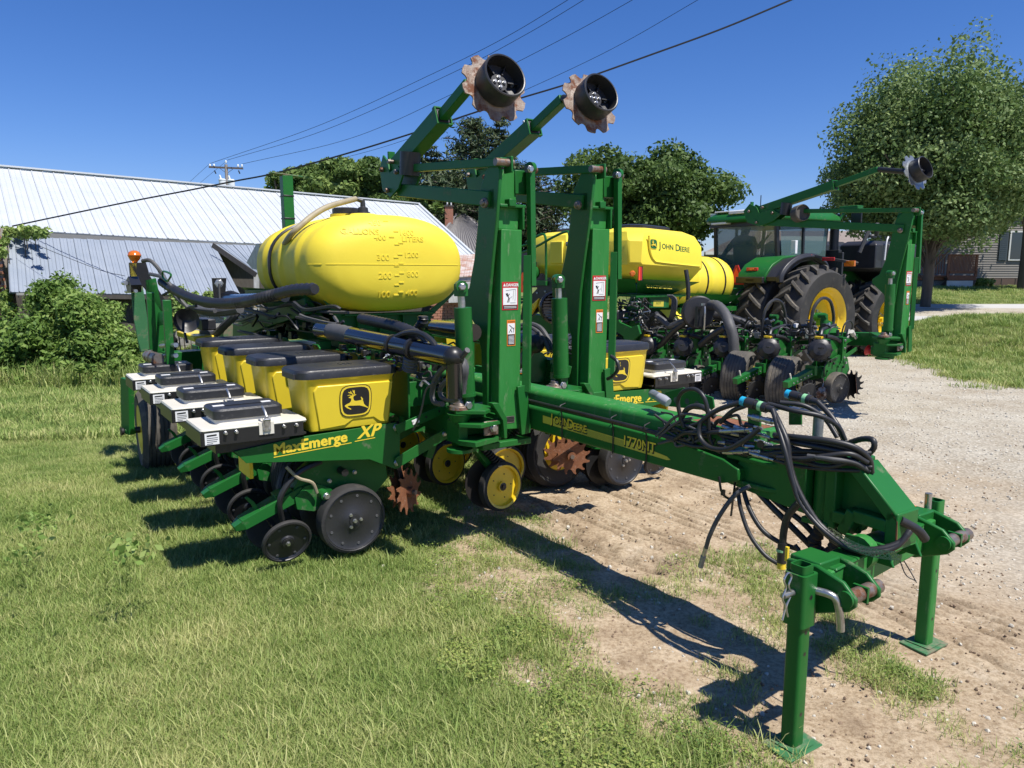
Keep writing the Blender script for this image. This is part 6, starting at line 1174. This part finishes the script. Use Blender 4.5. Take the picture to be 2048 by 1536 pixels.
def spruce(c,top,rad,nl,label,seed=1,pine=False,group=None,name='spruce_tree'):
    """c world base point, top height above it"""
    r=np.random.default_rng(seed); o=root(name,tuple(c),label,'tree',group,frame=False); C=[];Q=[]; m=M(); m.cyl((0,0,-.5),(0,0,top*.98),rad*.07,BRK,.03,8)
    nlay=26
    for k in range(nlay):
        t=k/(nlay-1); z=top*(.10+.88*t) if not pine else top*(.35+.62*t); rr=rad*(1-t)**.8*(.8+.4*r.random())+.25 if not pine else rad*math.sin(PI*(.15+.8*t))*(.55+.6*r.random())
        for j in range(int(4+5*(1-t))):
            a=r.random()*2*PI; e=V((math.cos(a)*rr,math.sin(a)*rr,z-(.10*rr if not pine else -.15*rr))); m.tube([V((0,0,z)),(V((0,0,z))+e)/2,e],.04,BRK,4)
            for f in(.45,.7,.95) : C.append(tuple(V((0,0,z)).lerp(e,f))); s=.11*rad*(1.3-f*.4) if not pine else .17*rad; Q.append((s*1.5,s*1.5,s*(.55 if not pine else .8)))
    leaves('crown',C,Q,nl,.42 if not pine else .45,LF3,o,.5,.22,seed,hollow=.0); build(m,'trunk',o,loc=(0,0,0)); return o
def ctr(d,u,v): return pd(d,u,v)
px=lambda n_,d:n_*d/F
blob_tree('broadleaf_tree',ctr(48,640,375),px(100,48),px(90,48),px(58,48),30000,.32,LF1,'round dark green tree behind the left end of the white roof, left of the two','tree','trees behind the barn',60,11)
blob_tree('broadleaf_tree',ctr(49,738,385),px(75,49),px(80,49),px(66,49),26000,.32,LF1,'dark green tree behind the white barn roof, right of the round one','tree','trees behind the barn',55,12)
blob_tree('broadleaf_tree',ctr(46,565,372),px(34,46),px(34,46),px(28,46),3500,.42,LF1,'small tree top left of the round tree, above the roof ridge','tree','trees behind the barn',25,13)
blob_tree('broadleaf_tree',ctr(44,820,425),px(75,44),px(60,44),px(45,44),9000,.42,LF1,'low dark bushy tree behind the right end of the white roof','tree','trees behind the barn',45,14)
def base(d,u,v0): p=pd(d,u,560); p.z=0; return p,pd(d,u,v0).z
for u,v0,rad,nl,lb,pine,sd_ in((855,272,2.9,9000,'tall ragged spruce behind the raised planter arms',False,21),(945,246,3.0,9000,'tall open pine between the two raised marker discs',True,22),(1000,236,2.7,9000,'narrow spruce just right of the open pine',False,23),(1078,388,2.0,4500,'small dark pine right of the near mast',True,24),(905,350,3.6,9000,'lower wide pine above the brick chimney',True,25),(1020,330,3.4,7000,'lower pine showing between the two masts',True,26)):
    b_,zt=base(52 if sd_<24 else 47,u,v0); spruce(b_,zt,rad,nl,lb,sd_,pine,'conifers behind the yard','pine_tree' if pine else 'spruce_tree')
blob_tree('broadleaf_tree',ctr(40,1283,405),px(166,40),px(130,40),px(108,40),90000,.24,LF1,'large rounded green tree behind the yellow seed tanks','tree',None,200,31,.4)
blob_tree('maple_tree',ctr(27,1872,338),px(203,27),px(190,27),px(172,27),190000,.14,LF2,'big full maple tree at the right, in front of the grey house','tree',None,420,33,.18,.2,.55)
blob_tree('maple_tree',ctr(34,2075,300),px(130,34),px(110,34),px(150,34),40000,.2,LF2,'darker tree cut by the right edge behind the maple','tree',None,60,34,.3,.3,.3)
# weeds and vines along the old shed
def bush(name,pts,label,n,size,group=None,mt=None,seed=5,cat='bush'):
    """pts: list of (depth,u,v,half_u,half_v) in photo pixels"""
    c0=pd(*pts[0][:3]); b_=V((c0.x,c0.y,hz_(c0.x,c0.y))); o=root(name,tuple(b_),label,cat,group,frame=False); C=[];Q=[]
    r=np.random.default_rng(seed)
    for d,u,v,a,b2 in pts:
        for _ in range(int(5+max(a*b2/200,2.5*max(a,b2)/max(4,min(a,b2))))):
            q=pd(d+r.normal()*.35,u+r.uniform(-1,1)*a*.85,v+r.uniform(-1,1)*b2*.85)-b_; s=max(.10,min(a,b2)*d/F*r.uniform(.3,.65)); C.append(tuple(q)); Q.append((s*r.uniform(.8,1.3),s*r.uniform(.8,1.3),s*r.uniform(.7,1.2)))
    leaves('foliage',C,Q,n,size,mt or LF4,o,.5,.5,seed,hollow=.1,jit=.28)
    m=M()
    if cat=='weed': return o
    for q in C[::4]: m.tube([V((q[0]*.7,q[1]*.7,-.1)),V((q[0]*.9,q[1]*.9,q[2]*.5)),V(q)],.012,BRK,4)
    build(m,'stem',o,loc=(0,0,0)); return o
bush('bush',[(14.2,30,700,60,60),(14,60,740,80,40),(13.5,20,760,60,25)],'tall weeds at the left edge below the metal roof',22000,.10,'weeds along the old shed',seed=41)
bush('bush',[(14.6,150,660,60,60),(14.2,130,715,75,40),(13.6,170,745,80,22)],'thick weeds in front of the dark shed wall',24000,.10,'weeds along the old shed',seed=42)
bush('bush',[(14.8,245,690,45,50),(14.2,250,735,55,30)],'weeds beside the amber beacon bracket',13000,.09,'weeds along the old shed',seed=43)
bush('climbing_vine',[(14.9,100,590,38,38),(15.1,98,620,30,30),(15.3,110,650,40,25)],'domed vine climbing over the edge of the grey metal roof',7000,.10,seed=44,cat='vine')
bush('climbing_vine',[(15.8,170,625,45,30),(15.8,210,640,35,35)],'vine hanging on the shed wall under the roof edge',5000,.10,seed=45,cat='vine')
bush('climbing_vine',[(16.8,50,466,50,9),(16.5,8,478,14,22),(16.4,5,505,8,12)],'vine growing along the white barn eave at the left edge',3500,.11,seed=46,cat='vine')
bush('climbing_vine',[(16.2,10,620,14,50)],'vine on the brick corner at the far left',2200,.09,seed=47,cat='vine')
bush('climbing_vine',[(17.5,372,600,36,22),(17.5,360,640,25,25),(18,420,600,30,15)],'vine seen under the metal roof behind the corrugated hose',4500,.09,seed=48,cat='vine')
bush('bush',[(37,1972,566,16,8),(37,1960,570,10,5)],'small shrub beside the white deck base',700,.16,seed=49)
bush('weed_plant',[(4.1,75,1045,38,10),(4.1,45,1105,20,18)],'small dark broadleaf weed low in the left lawn',160,.035,seed=50,cat='weed')
bush('weed_plant',[(3.75,265,1095,22,8)],'small broadleaf weed left of the closing wheel shadows',90,.045,seed=51,cat='weed')
# ---------------------------------------------------------------- buildings
WRF=mat('white_metal_roof',(.53,.555,.565),.5,var=(.46,.49,.505),vs=1.3,coat=.1)
GRF=mat('galvanised_roof',(.24,.28,.33),.55,.15,var=(.31,.345,.39),vs=1.2,var2=(.30,.15,.09),v2s=2.5,v2t=.74)
BRF=mat('brown_grey_metal_roof',(.20,.19,.19),.5,var=(.24,.23,.22),vs=2)
RRF=mat('rusted_white_roof',(.55,.52,.48),.6,var=(.35,.16,.09),vs=3,vamt=.35,stretch=(1,1,.3))
BRI=mat('red_brick',(.33,.13,.075),.85,var=(.42,.20,.13),vs=5,bump=.3,var2=(.22,.12,.08),v2s=12,v2t=.6)
MOR=mat('mortar',(.42,.37,.32),.9); DRK=mat('dark_wood',(.05,.043,.036),.85,var=(.09,.08,.07),vs=5,stretch=(6,6,1)); WWD=mat('weathered_white_board',(.50,.50,.48),.8,var=(.28,.28,.26),vs=4,stretch=(5,5,.6))
SDG=mat('taupe_siding',(.20,.185,.165),.7,var=(.225,.21,.19),vs=2); WIN=mat('window_glass',(.03,.04,.045),.06,spec=.8); DKW=mat('deck_cedar',(.30,.13,.07),.75,var=(.22,.09,.05),vs=8); WTR=mat('white_trim',(.72,.72,.70),.6,var=(.62,.62,.60),vs=3); LAT=mat('lattice_grey',(.22,.23,.23),.8)
def lerp4(a,b,c,d,s,t): return (a*(1-s)+b*s)*(1-t)+(c*(1-s)+d*s)*t    # a,b top; c,d bottom
def panels(parent,a,b,c,d,n_,mt,name='roof_panel',rib=.020,th=.03,bow=0):
    """corrugated sheets side by side between top edge a-b and bottom edge c-d"""
    bs=V(parent['base']); nn=(b-a).cross(c-a).normalized(); nn=nn if nn.z>0 else -nn; L1=(b-a).length; k=L1/n_
    for i in range(n_):
        m=M(); e=.0015; s0,s1=i/n_+e/L1,(i+1)/n_-e/L1; vs=[]; up_=nn*(.005*(i%2)+rnd.uniform(-.004,.004))
        prof=[(0,0),(.05,rib),(.11,rib),(.16,0),(.5,0),(.53,rib*.4),(.57,rib*.4),(.60,0),(1,0)]
        for f,h in prof:
            s=s0+(s1-s0)*f
            for t in(0,1): vs.append(lerp4(a,b,c,d,s,t)+nn*h+up_-bs)
        for f in(0,1):
            s=s0 if f==0 else s1
        o=len(prof); fs=[(2*j,2*j+2,2*j+3,2*j+1) for j in range(o-1)]
        m.add(vs,fs,mt); m.add([vs[0]-nn*th,vs[-2]-nn*th,vs[-1]-nn*th,vs[1]-nn*th],[(0,1,2,3)],mt); m.add([vs[1],vs[-1],vs[-1]-nn*th,vs[1]-nn*th],[(0,1,2,3)],mt)
        build(m,name,parent,loc=(0,0,0))
barn=root('barn',tuple(pd(24,300,560)*1.0),'long low barn with a white metal roof and an old grey tin lean-to','barn',None,frame=False); barn.location.z=0; barn['base']=[barn.location.x,barn.location.y,0]; Bb=V(barn['base']); BM=lambda p:p-Bb
R0,R1=pd(21.5,-160,321),pd(36,836,409); E0,E1=pd(17.0,-160,449),pd(31,948,512)
panels(barn,R0,R1,E0,E1,62,WRF)
m=M(); m.beam(BM(R0)+V((0,0,.05)),BM(R1)+V((0,0,.05)),.30,.05,WRF); m.beam(BM(R1)+V((0,0,.02)),BM(E1)+V((0,0,.02)),.10,.14,WRF); m.beam(BM(E0)+V((0,.05,-.10)),BM(E1)+V((0,.05,-.10)),.04,.16,mat('grey_fascia',(.22,.22,.21),.7)); build(m,'roof_trim',barn,loc=(0,0,0))
dn=V((0,0,-1)); inw=(R0-E0); inw.z=0; inw=inw.normalized()*.5
m=M(); a,b_=BM(E0)+inw,BM(E1)+inw; rb=BM(R1); far_=rb+(rb-BM(E1)); far_.z=b_.z
m.prism([a,b_,V((b_.x,b_.y,-.6)),V((a.x,a.y,-.6))],V((0,.2,0)),DRK); m.add([b_,rb+V((0,0,-.1)),far_,V((far_.x,far_.y,-.6)),V((b_.x,b_.y,-.6))],[(0,1,2,3,4)],WTR)
a2=BM(R0)+(BM(R0)-BM(E0)); a2.z=a.z; m.add([BM(R0),BM(R1),far_,a2],[(0,1,2,3)],WRF); build(m,'wall',barn,loc=(0,0,0))
L0_,L1_,L2_,L3_=pd(17.0,13,473),pd(22.4,427,487),pd(15.3,20,584),pd(19.6,482,592)
lt=root('lean_to_shed',tuple(pd(17,200,560)),'sagging lean-to with grey galvanised tin roof below the white barn roof','shed',None,frame=False); lt.location.z=0; lt['base']=[lt.location.x,lt.location.y,0]; Lb=V(lt['base'])
panels(lt,L0_,L1_,L2_,L3_,34,GRF,rib=.017)
panels(lt,pd(22.3,422,488),pd(23.4,532,492),pd(21.3,513,547),pd(21.8,532,549),8,GRF,rib=.017)
m=M(); z0=-.5
for p,q in((L2_+V((.2,.5,-.12)),L3_+V((-.2,.6,-.12))),): m.prism([p-Lb,q-Lb,V((q.x,q.y,z0))-Lb,V((p.x,p.y,z0))-Lb],V((0,.15,0)),DRK)
m.beam(L2_-Lb+V((.1,.1,-.08)),L3_-Lb+V((0,.1,-.08)),.05,.08,DRK); 
p,q=pd(19.0,512,548)-Lb,pd(20.6,470,600)-Lb; m.beam(pd(21.3,513,549)-Lb,pd(21.3,513,620)-Lb,.12,.12,WWD); m.beam(pd(21.3,425,490)-Lb,pd(21,512,550)-Lb,.03,.14,DRK)
m.beam(pd(15.2,35,588)-Lb,pd(16.2,110,589)-Lb,.05,.05,WWD)
build(m,'wall',lt,loc=(0,0,0))
bl=bpy.data.meshes.new('block'); 
m=M(); m.box((0,0,0),(.36,.12,.17),mat('old_whitewashed_block',(.40,.38,.35),.9,var=(.20,.19,.17),vs=4,bump=.3)); bl=mesh(m,'block'); ux=(L3_-L2_); ux.z=0; ux=ux.normalized(); ang=math.atan2(ux.y,ux.x)
for r__ in range(12):
    for c__ in range(9):
        p=pd(17.2,205,602)+ux*(c__*.37+(r__%2)*.18)+V((0,0,-.18*r__+.0))+V((0,-.05,0))
        o=bpy.data.objects.new('block',bl); COL.objects.link(o); o.parent=lt; o.location=p-Lb; o.rotation_euler=(0,0,ang+rnd.uniform(-.01,.01))
# left brick corner
bc=root('brick_wall',tuple(pd(16.2,0,620)),'dark brick wall corner at the left edge under the vine','wall',None,frame=False); bc.location.z=0; bc['base']=[bc.location.x,bc.location.y,0]; bb_=V(bc['base'])
mbk=M(); mbk.box((0,0,0),(.20,.10,.062),BRI); bkm=mesh(mbk,'brick'); m=M(); p=pd(16.4,-26,620); m.bb(V((p.x-1.5,p.y,-.5))-bb_,V((p.x+.42,p.y+.3,2.65))-bb_,MOR); build(m,'wall_core',bc,loc=(0,0,0))
for r__ in range(34):
    for c__ in range(4):
        o=bpy.data.objects.new('brick',bkm); COL.objects.link(o); o.parent=bc; o.location=V((p.x+.36-.215*c__-(r__%2)*.10,p.y-.045+rnd.uniform(-.006,.006),2.6-.075*r__))-bb_
# small brick shed behind the near mast
bs=root('brick_shed',tuple(pd(25,905,600)),'small brick shed with rusty tin roof glimpsed right of the yellow tank','shed',None,frame=False); bs.location.z=-.3; bs['base']=[bs.location.x,bs.location.y,-.3]; sb=V(bs['base'])
panels(bs,pd(30,880,512),pd(31,1010,505),pd(25.4,862,556),pd(26.4,1010,549),14,RRF,rib=.02)
m=M(); a,b_=pd(25.7,862,562),pd(26.7,1010,556); m.prism([a-sb,b_-sb,V((b_.x,b_.y,-1))-sb,V((a.x,a.y,-1))-sb],V((0,.3,0)),MOR); m.beam(pd(25.5,862,560)-sb,pd(26.5,1010,553)-sb,.06,.16,WWD); build(m,'wall',bs,loc=(0,0,0))
m=M(); m.prism([q-sb for q in(pd(25.4,897,565),pd(25.6,950,563),pd(25.6,950,604),pd(25.4,897,606))],V((0,.08,0)),WWD); build(m,'boarded_window',bs,.01,loc=(0,0,0))
m=M(); m.box((0,0,0),(.235,.10,.075),BRI); bk2=mesh(m,'brick'); ux=(b_-a); ux.z=0; ux.normalize(); ang=math.atan2(ux.y,ux.x); st=pd(25.55,866,588)
for r__ in range(13):
    for c__ in range(9):
        q=st+ux*(c__*.25+(r__%2)*.12)+V((0,0,-.088*r__)); o=bpy.data.objects.new('brick',bk2); COL.objects.link(o); o.parent=bs; o.location=q-sb; o.rotation_euler=(0,0,ang)
# house with hip roof and chimneys
hp_=root('house',tuple(pd(44,940,560)),'house with brown-grey hip roof and brick chimney behind the barn','house',None,frame=False); hp_.location.z=0; hp_['base']=[hp_.location.x,hp_.location.y,0]; hb_=V(hp_['base'])
r0,r1,c0,c1,cl,cr_=pd(44,914,428),pd(44.5,928,428),pd(39.5,850,512),pd(41,1030,515),pd(50,842,470),pd(50,1045,480)
panels(hp_,r0,r1,c0,c1,26,BRF,rib=.05)
m=M(); m.add([q-hb_ for q in(r0,c0,cl)],[(0,1,2)],BRF); m.add([q-hb_ for q in(r1,cr_,c1)],[(0,1,2)],BRF); m.add([q-hb_ for q in(r0,r1,cr_,cl)],[(0,1,2,3)],BRF)
m.beam(r1-hb_,c1-hb_,.14,.08,BRF); m.beam(r0-hb_,c0-hb_,.14,.08,BRF); build(m,'roof',hp_,loc=(0,0,0))
m=M(); f_=lambda q,k:V((q.x,q.y,k))-hb_
m.add([f_(c0,c0.z),f_(c1,c1.z),f_(c1,-1),f_(c0,-1)],[(0,1,2,3)],WTR); m.add([f_(cl,cl.z),f_(c0,c0.z),f_(c0,-1),f_(cl,-1)],[(0,1,2,3)],WTR); build(m,'wall',hp_,loc=(0,0,0))
for u,v0,v1,d in((898,414,462,43),(1033,460,520,40)):
    m=M(); p=pd(d,u,v0)-hb_; q=pd(d,u,v1)-hb_; m.bb((p.x-.22,p.y-.22,q.z),(p.x+.22,p.y+.22,p.z),BRI); m.bb((p.x-.26,p.y-.26,p.z),(p.x+.26,p.y+.26,p.z+.08),DRK)
    if u<1000:
        for dx in(-.1,.12): m.cyl(p+V((dx,0,0)),p+V((dx,0,.38)),.045,WTR); 
        m.cyl(p+V((-.1,0,.38)),p+V((-.22,0,.38)),.04,WTR)
    build(m,'chimney',hp_,loc=(0,0,0))
# house seen past the tractor
h2=root('house',tuple(pd(50,1500,560)),'house with a low tan roof behind the tractor cab','house',None,frame=False); h2.location.z=0; h2['base']=[h2.location.x,h2.location.y,0]; b2=V(h2['base'])
TAN=mat('tan_shingle_roof',(.20,.165,.14),.9,var=(.25,.21,.18),vs=6); m=M(); a,b_,c,d=pd(54,1500,462),pd(54,1730,462),pd(49,1720,503),pd(49,1411,503)
m.prism([q-b2 for q in(a,b_,c,d)],V((0,0,-.12)),TAN); m.add([q-b2 for q in(a,d,pd(56,1425,500))],[(0,1,2)],TAN); build(m,'roof',h2,loc=(0,0,0))
m=M(); m.beam(c-b2+V((0,0,-.1)),d-b2+V((0,0,-.1)),.05,.2,WTR); f_=lambda q,k:V((q.x,q.y+.4,k))-b2; m.add([f_(d,d.z),f_(c,c.z),f_(c,-1),f_(d,-1)],[(0,1,2,3)],SDG); build(m,'wall',h2,loc=(0,0,0))
# grey sided house at the right with deck
h3=root('house',tuple(pd(38,1980,575)),'grey-brown house with lap siding and a shuttered window at the right edge','house',None,frame=False); h3['base']=[h3.location.x,h3.location.y,h3.location.z]; b3=V(h3['base'])
m=M(); P=lambda u,v,d=38.5:pd(d,u,v)-b3
n_=34; zt=P(2000,395).z; zb=P(2000,556).z
x0,x1=P(1835,500).x,P(2350,500).x; y0=P(2000,500).y
for i in range(n_):
    za,zc=zb+(zt-zb)*i/n_,zb+(zt-zb)*(i+1)/n_; m.add([(x0,y0-.030,za),(x1,y0-.030,za),(x1,y0,zc),(x0,y0,zc)],[(0,1,2,3)],SDG); m.add([(x0,y0-.030,za),(x1,y0-.030,za),(x1,y0,za),(x0,y0,za)],[(0,1,2,3)],SDG)
o=build(m,'siding',h3,loc=(0,0,0)); o['kind']='stuff'
m=M(); m.bb((x0,y0+.01,P(2000,590).z),(x1,y0+5,zt),SDG); m.bb((x0,y0-.02,P(2000,590).z),(x1,y0+.01,zb),mat('brown_skirting',(.09,.06,.05),.9,var=(.12,.08,.065),vs=3)); 
for u in range(1980,2300,28): m.bb((P(u,560).x,y0-.04,P(2000,590).z),(P(u,560).x+.03,y0-.02,zb),DRK)
m.prism([V((x,y,z)) for x,y,z in((x0-.4,y0-.5,zt),(x0-.4,y0+2.7,zt+1.3),(x0-.4,y0+6,zt))],(x1-x0+.8,0,0),TAN); build(m,'wall',h3,loc=(0,0,0))
m=M(); a=P(2016,462); b_=P(2075,521); m.bb((a.x,y0-.09,b_.z),(b_.x,y0-.03,a.z),WTR); m.bb((a.x+.08,y0-.10,b_.z+.08),(b_.x-.08,y0-.085,a.z-.08),WIN); m.bb(((a.x+b_.x)/2-.03,y0-.12,b_.z),((a.x+b_.x)/2+.03,y0-.09,a.z),WTR); build(m,'window',h3,loc=(0,0,0))
m=M(); a=P(1997,462); b_=P(2013,521); m.bb((a.x,y0-.08,b_.z),(b_.x,y0-.03,a.z),mat('blue_grey_shutter',(.05,.07,.085),.6)); 
for k in range(14): z=b_.z+(a.z-b_.z)*(k+.5)/14; m.bb((a.x+.05,y0-.09,z-.02),(b_.x-.05,y0-.08,z+.02),SDG) if 0 else m.bb((a.x+.05,y0-.09,z-.02),(b_.x-.05,y0-.08,z+.02),m.mats[0])
build(m,'shutter',h3,loc=(0,0,0))
dk=root('deck',tuple(pd(36.5,1900,577)),'small reddish wooden deck with railing and white base in front of the grey house','deck',None,frame=False); dk['base']=list(dk.location); b4=V(dk['base'])
Q=lambda u,v,d=36.5:pd(d,u,v)-b4
fl=Q(1900,551).z; rt_=Q(1900,511).z; gz=Q(1900,582).z; xa,xb,xc=Q(1836,540).x,Q(1897,540).x,Q(1953,540).x; yf=Q(1900,540).y; yb=yf+2.2
m=M(); m.bb((xb,yf,fl-.22),(xc,yf+.05,fl),DKW); m.bb((xa,yf+.3,fl-.22),(xb,yf+.35,fl-.08),DKW); m.bb((xa,yf+.1,fl-.05),(xc,yb,fl),DKW); m.bb((xb,yf-.02,fl+.12),(xc,yf+.03,fl+.20),DKW); build(m,'deck_floor',dk,loc=(0,0,0))
m=M(); m.bb((xb-.03,yf-.05,rt_),(xc+.05,yf+.10,rt_+.06),DKW); m.bb((xa,yf+.3,rt_),(xb,yf+.42,rt_+.06),DKW); m.bb((xb-.05,yf-.02,fl-.1),(xb+.06,yf+.08,rt_),DKW); m.bb((xc-.06,yf-.02,fl-.1),(xc+.04,yf+.08,rt_),DKW); m.bb((xc-.02,yf,rt_),(xc+.08,yb,rt_+.06),DKW); build(m,'railing',dk,loc=(0,0,0))
m=M(); m.bb((0,0,0),(.035,.035,rt_-fl-.1),DKW); bal=mesh(m,'baluster'); nb=18
for k in range(nb): o=bpy.data.objects.new('baluster',bal); COL.objects.link(o); o.parent=dk; o.location=(xb+.1+(xc-xb-.2)*k/(nb-1),yf,fl+.1)
for k in range(12): o=bpy.data.objects.new('baluster',bal); COL.objects.link(o); o.parent=dk; o.location=(xa+.05+(xb-xa-.1)*k/11,yf+.33,fl+.1)
m=M(); m.bb((xb+.02,yf+.06,gz),(xc-.08,yf+.12,fl-.25),WTR); build(m,'skirt_board',dk,loc=(0,0,0))
m=M(); m.bb((xa,yf+.42,gz),(xb,yf+.45,fl-.25),DRK)
L_=fl-.25-gz
for k in range(26): 
    for sg in(1,-1):
        x=xa+(xb-xa)*k/26; x2=x+sg*L_
        if xa-.1<x2<xb+.1: m.beam((x,yf+.40+.012*sg,gz),(x2,yf+.40+.012*sg,gz+L_),.025,.008,LAT,up=(0,1,0))
o=build(m,'lattice',dk,loc=(0,0,0)); o['kind']='stuff'
# utility pole and wires
up_=root('utility_pole',(pd(60,453,560).x,pd(60,453,560).y,0),'weathered utility pole with crossarm and two transformers above the white roof ridge','utility pole',None,frame=False); ub=V(up_['base']); U=lambda u,v,d=60:pd(d,u,v)-ub
WPL=mat('grey_pole_wood',(.26,.22,.19),.9,var=(.34,.30,.27),vs=3,stretch=(1,1,.2)); CER=mat('white_ceramic',(.75,.78,.80),.3)
m=M(); t=U(452,329); m.cyl((t.x,t.y,-1),t,.17,WPL,.12,12); po=build(m,'pole',up_,loc=(0,0,0))
m=M(); m.beam(U(418,334),U(486,337),.12,.14,mat('dark_crossarm',(.12,.10,.09),.9)); m.beam(U(440,337),U(451,345),.03,.03,DRK); m.beam(U(466,338),U(455,346),.03,.03,DRK); build(m,'crossarm',up_,loc=(0,0,0))
for u,v in((420,330),(484,331),(452,323),(428,330),(476,331)):
    m=M(); q=U(u,v); m.lathe(q+V((0,0,-.12)),(0,0,1),[(.02,-.1),(.03,0),(.09,.05),(.06,.09),(.08,.13),(.04,.2),(0,.21)],CER,10); build(m,'insulator',up_,loc=(0,0,0))
for u,v in((429,341),(477,341)):
    m=M(); q=U(u,v); m.cyl(q,q+V((.1,0,-.25)),.05,BKM,n=8); build(m,'fuse_cutout',up_,loc=(0,0,0))
for u,v in((445,370),(463,371)):
    m=M(); q=U(u,v,59.6); m.lathe(q+V((0,0,-.5)),(0,0,1),[(.27,0),(.27,.85),(.29,.86),(.29,.92),(.2,.98),(0,1.0)],CER,20); m.lathe(q+V((-.1,0,.48)),(-.3,0,1),[(.06,0),(.07,.15),(.05,.3),(0,.32)],CER,10); build(m,'transformer',up_,loc=(0,0,0))
def wire(pts,r_,label,d0,d1,group='power lines to the pole'):
    n_=len(pts); P=[pd(d0+(d1-d0)*i/(n_-1),u,v) for i,(u,v) in enumerate(pts)]; m=M(); m.tube(cr(P,10),r_,mat('wire_black',(.01,.01,.012),.6) if 'wire_black' not in bpy.data.materials else bpy.data.materials['wire_black'],5); tag(build(m,'power_line'),label,'power line',group)
wire([(420,327),(640,250),(860,150),(1010,75),(1160,-15)],.016,'highest thin wire from the left end of the pole crossarm to the top edge',60,40)
wire([(452,321),(650,260),(900,148),(1050,70),(1200,-20)],.016,'thin wire from the pole top running just under the highest one',60,40)
wire([(484,328),(700,277),(900,190),(1120,80),(1300,-20)],.016,'thin wire from the right end of the pole crossarm',60,40)
wire([(560,347),(770,293),(940,228),(1200,110),(1430,-20)],.014,'lowest thin wire, crossing the sky right of the raised disc',58,38)
wire([(25,452),(120,432),(250,405),(380,380),(470,362),(555,345),(700,305),(820,268),(940,228),(1035,198),(1150,163),(1300,110),(1450,55),(1600,-8)],.018,'thick twisted black service cable from the barn eave across the whole sky',17.5,14,None)
wire([(420,327),(400,345),(375,368)],.012,'short wire dropping left from the crossarm behind the roof',60,64); wire([(452,323),(425,345),(400,366)],.012,'short wire dropping from the pole top behind the roof',60,64)
wire([(35,473),(110,505),(200,540),(250,552)],.006,'thin wire sagging over the grey tin roof',16.2,15.5,None)
for o in bpy.data.objects:
    if o.get('base') is not None: del o['base']
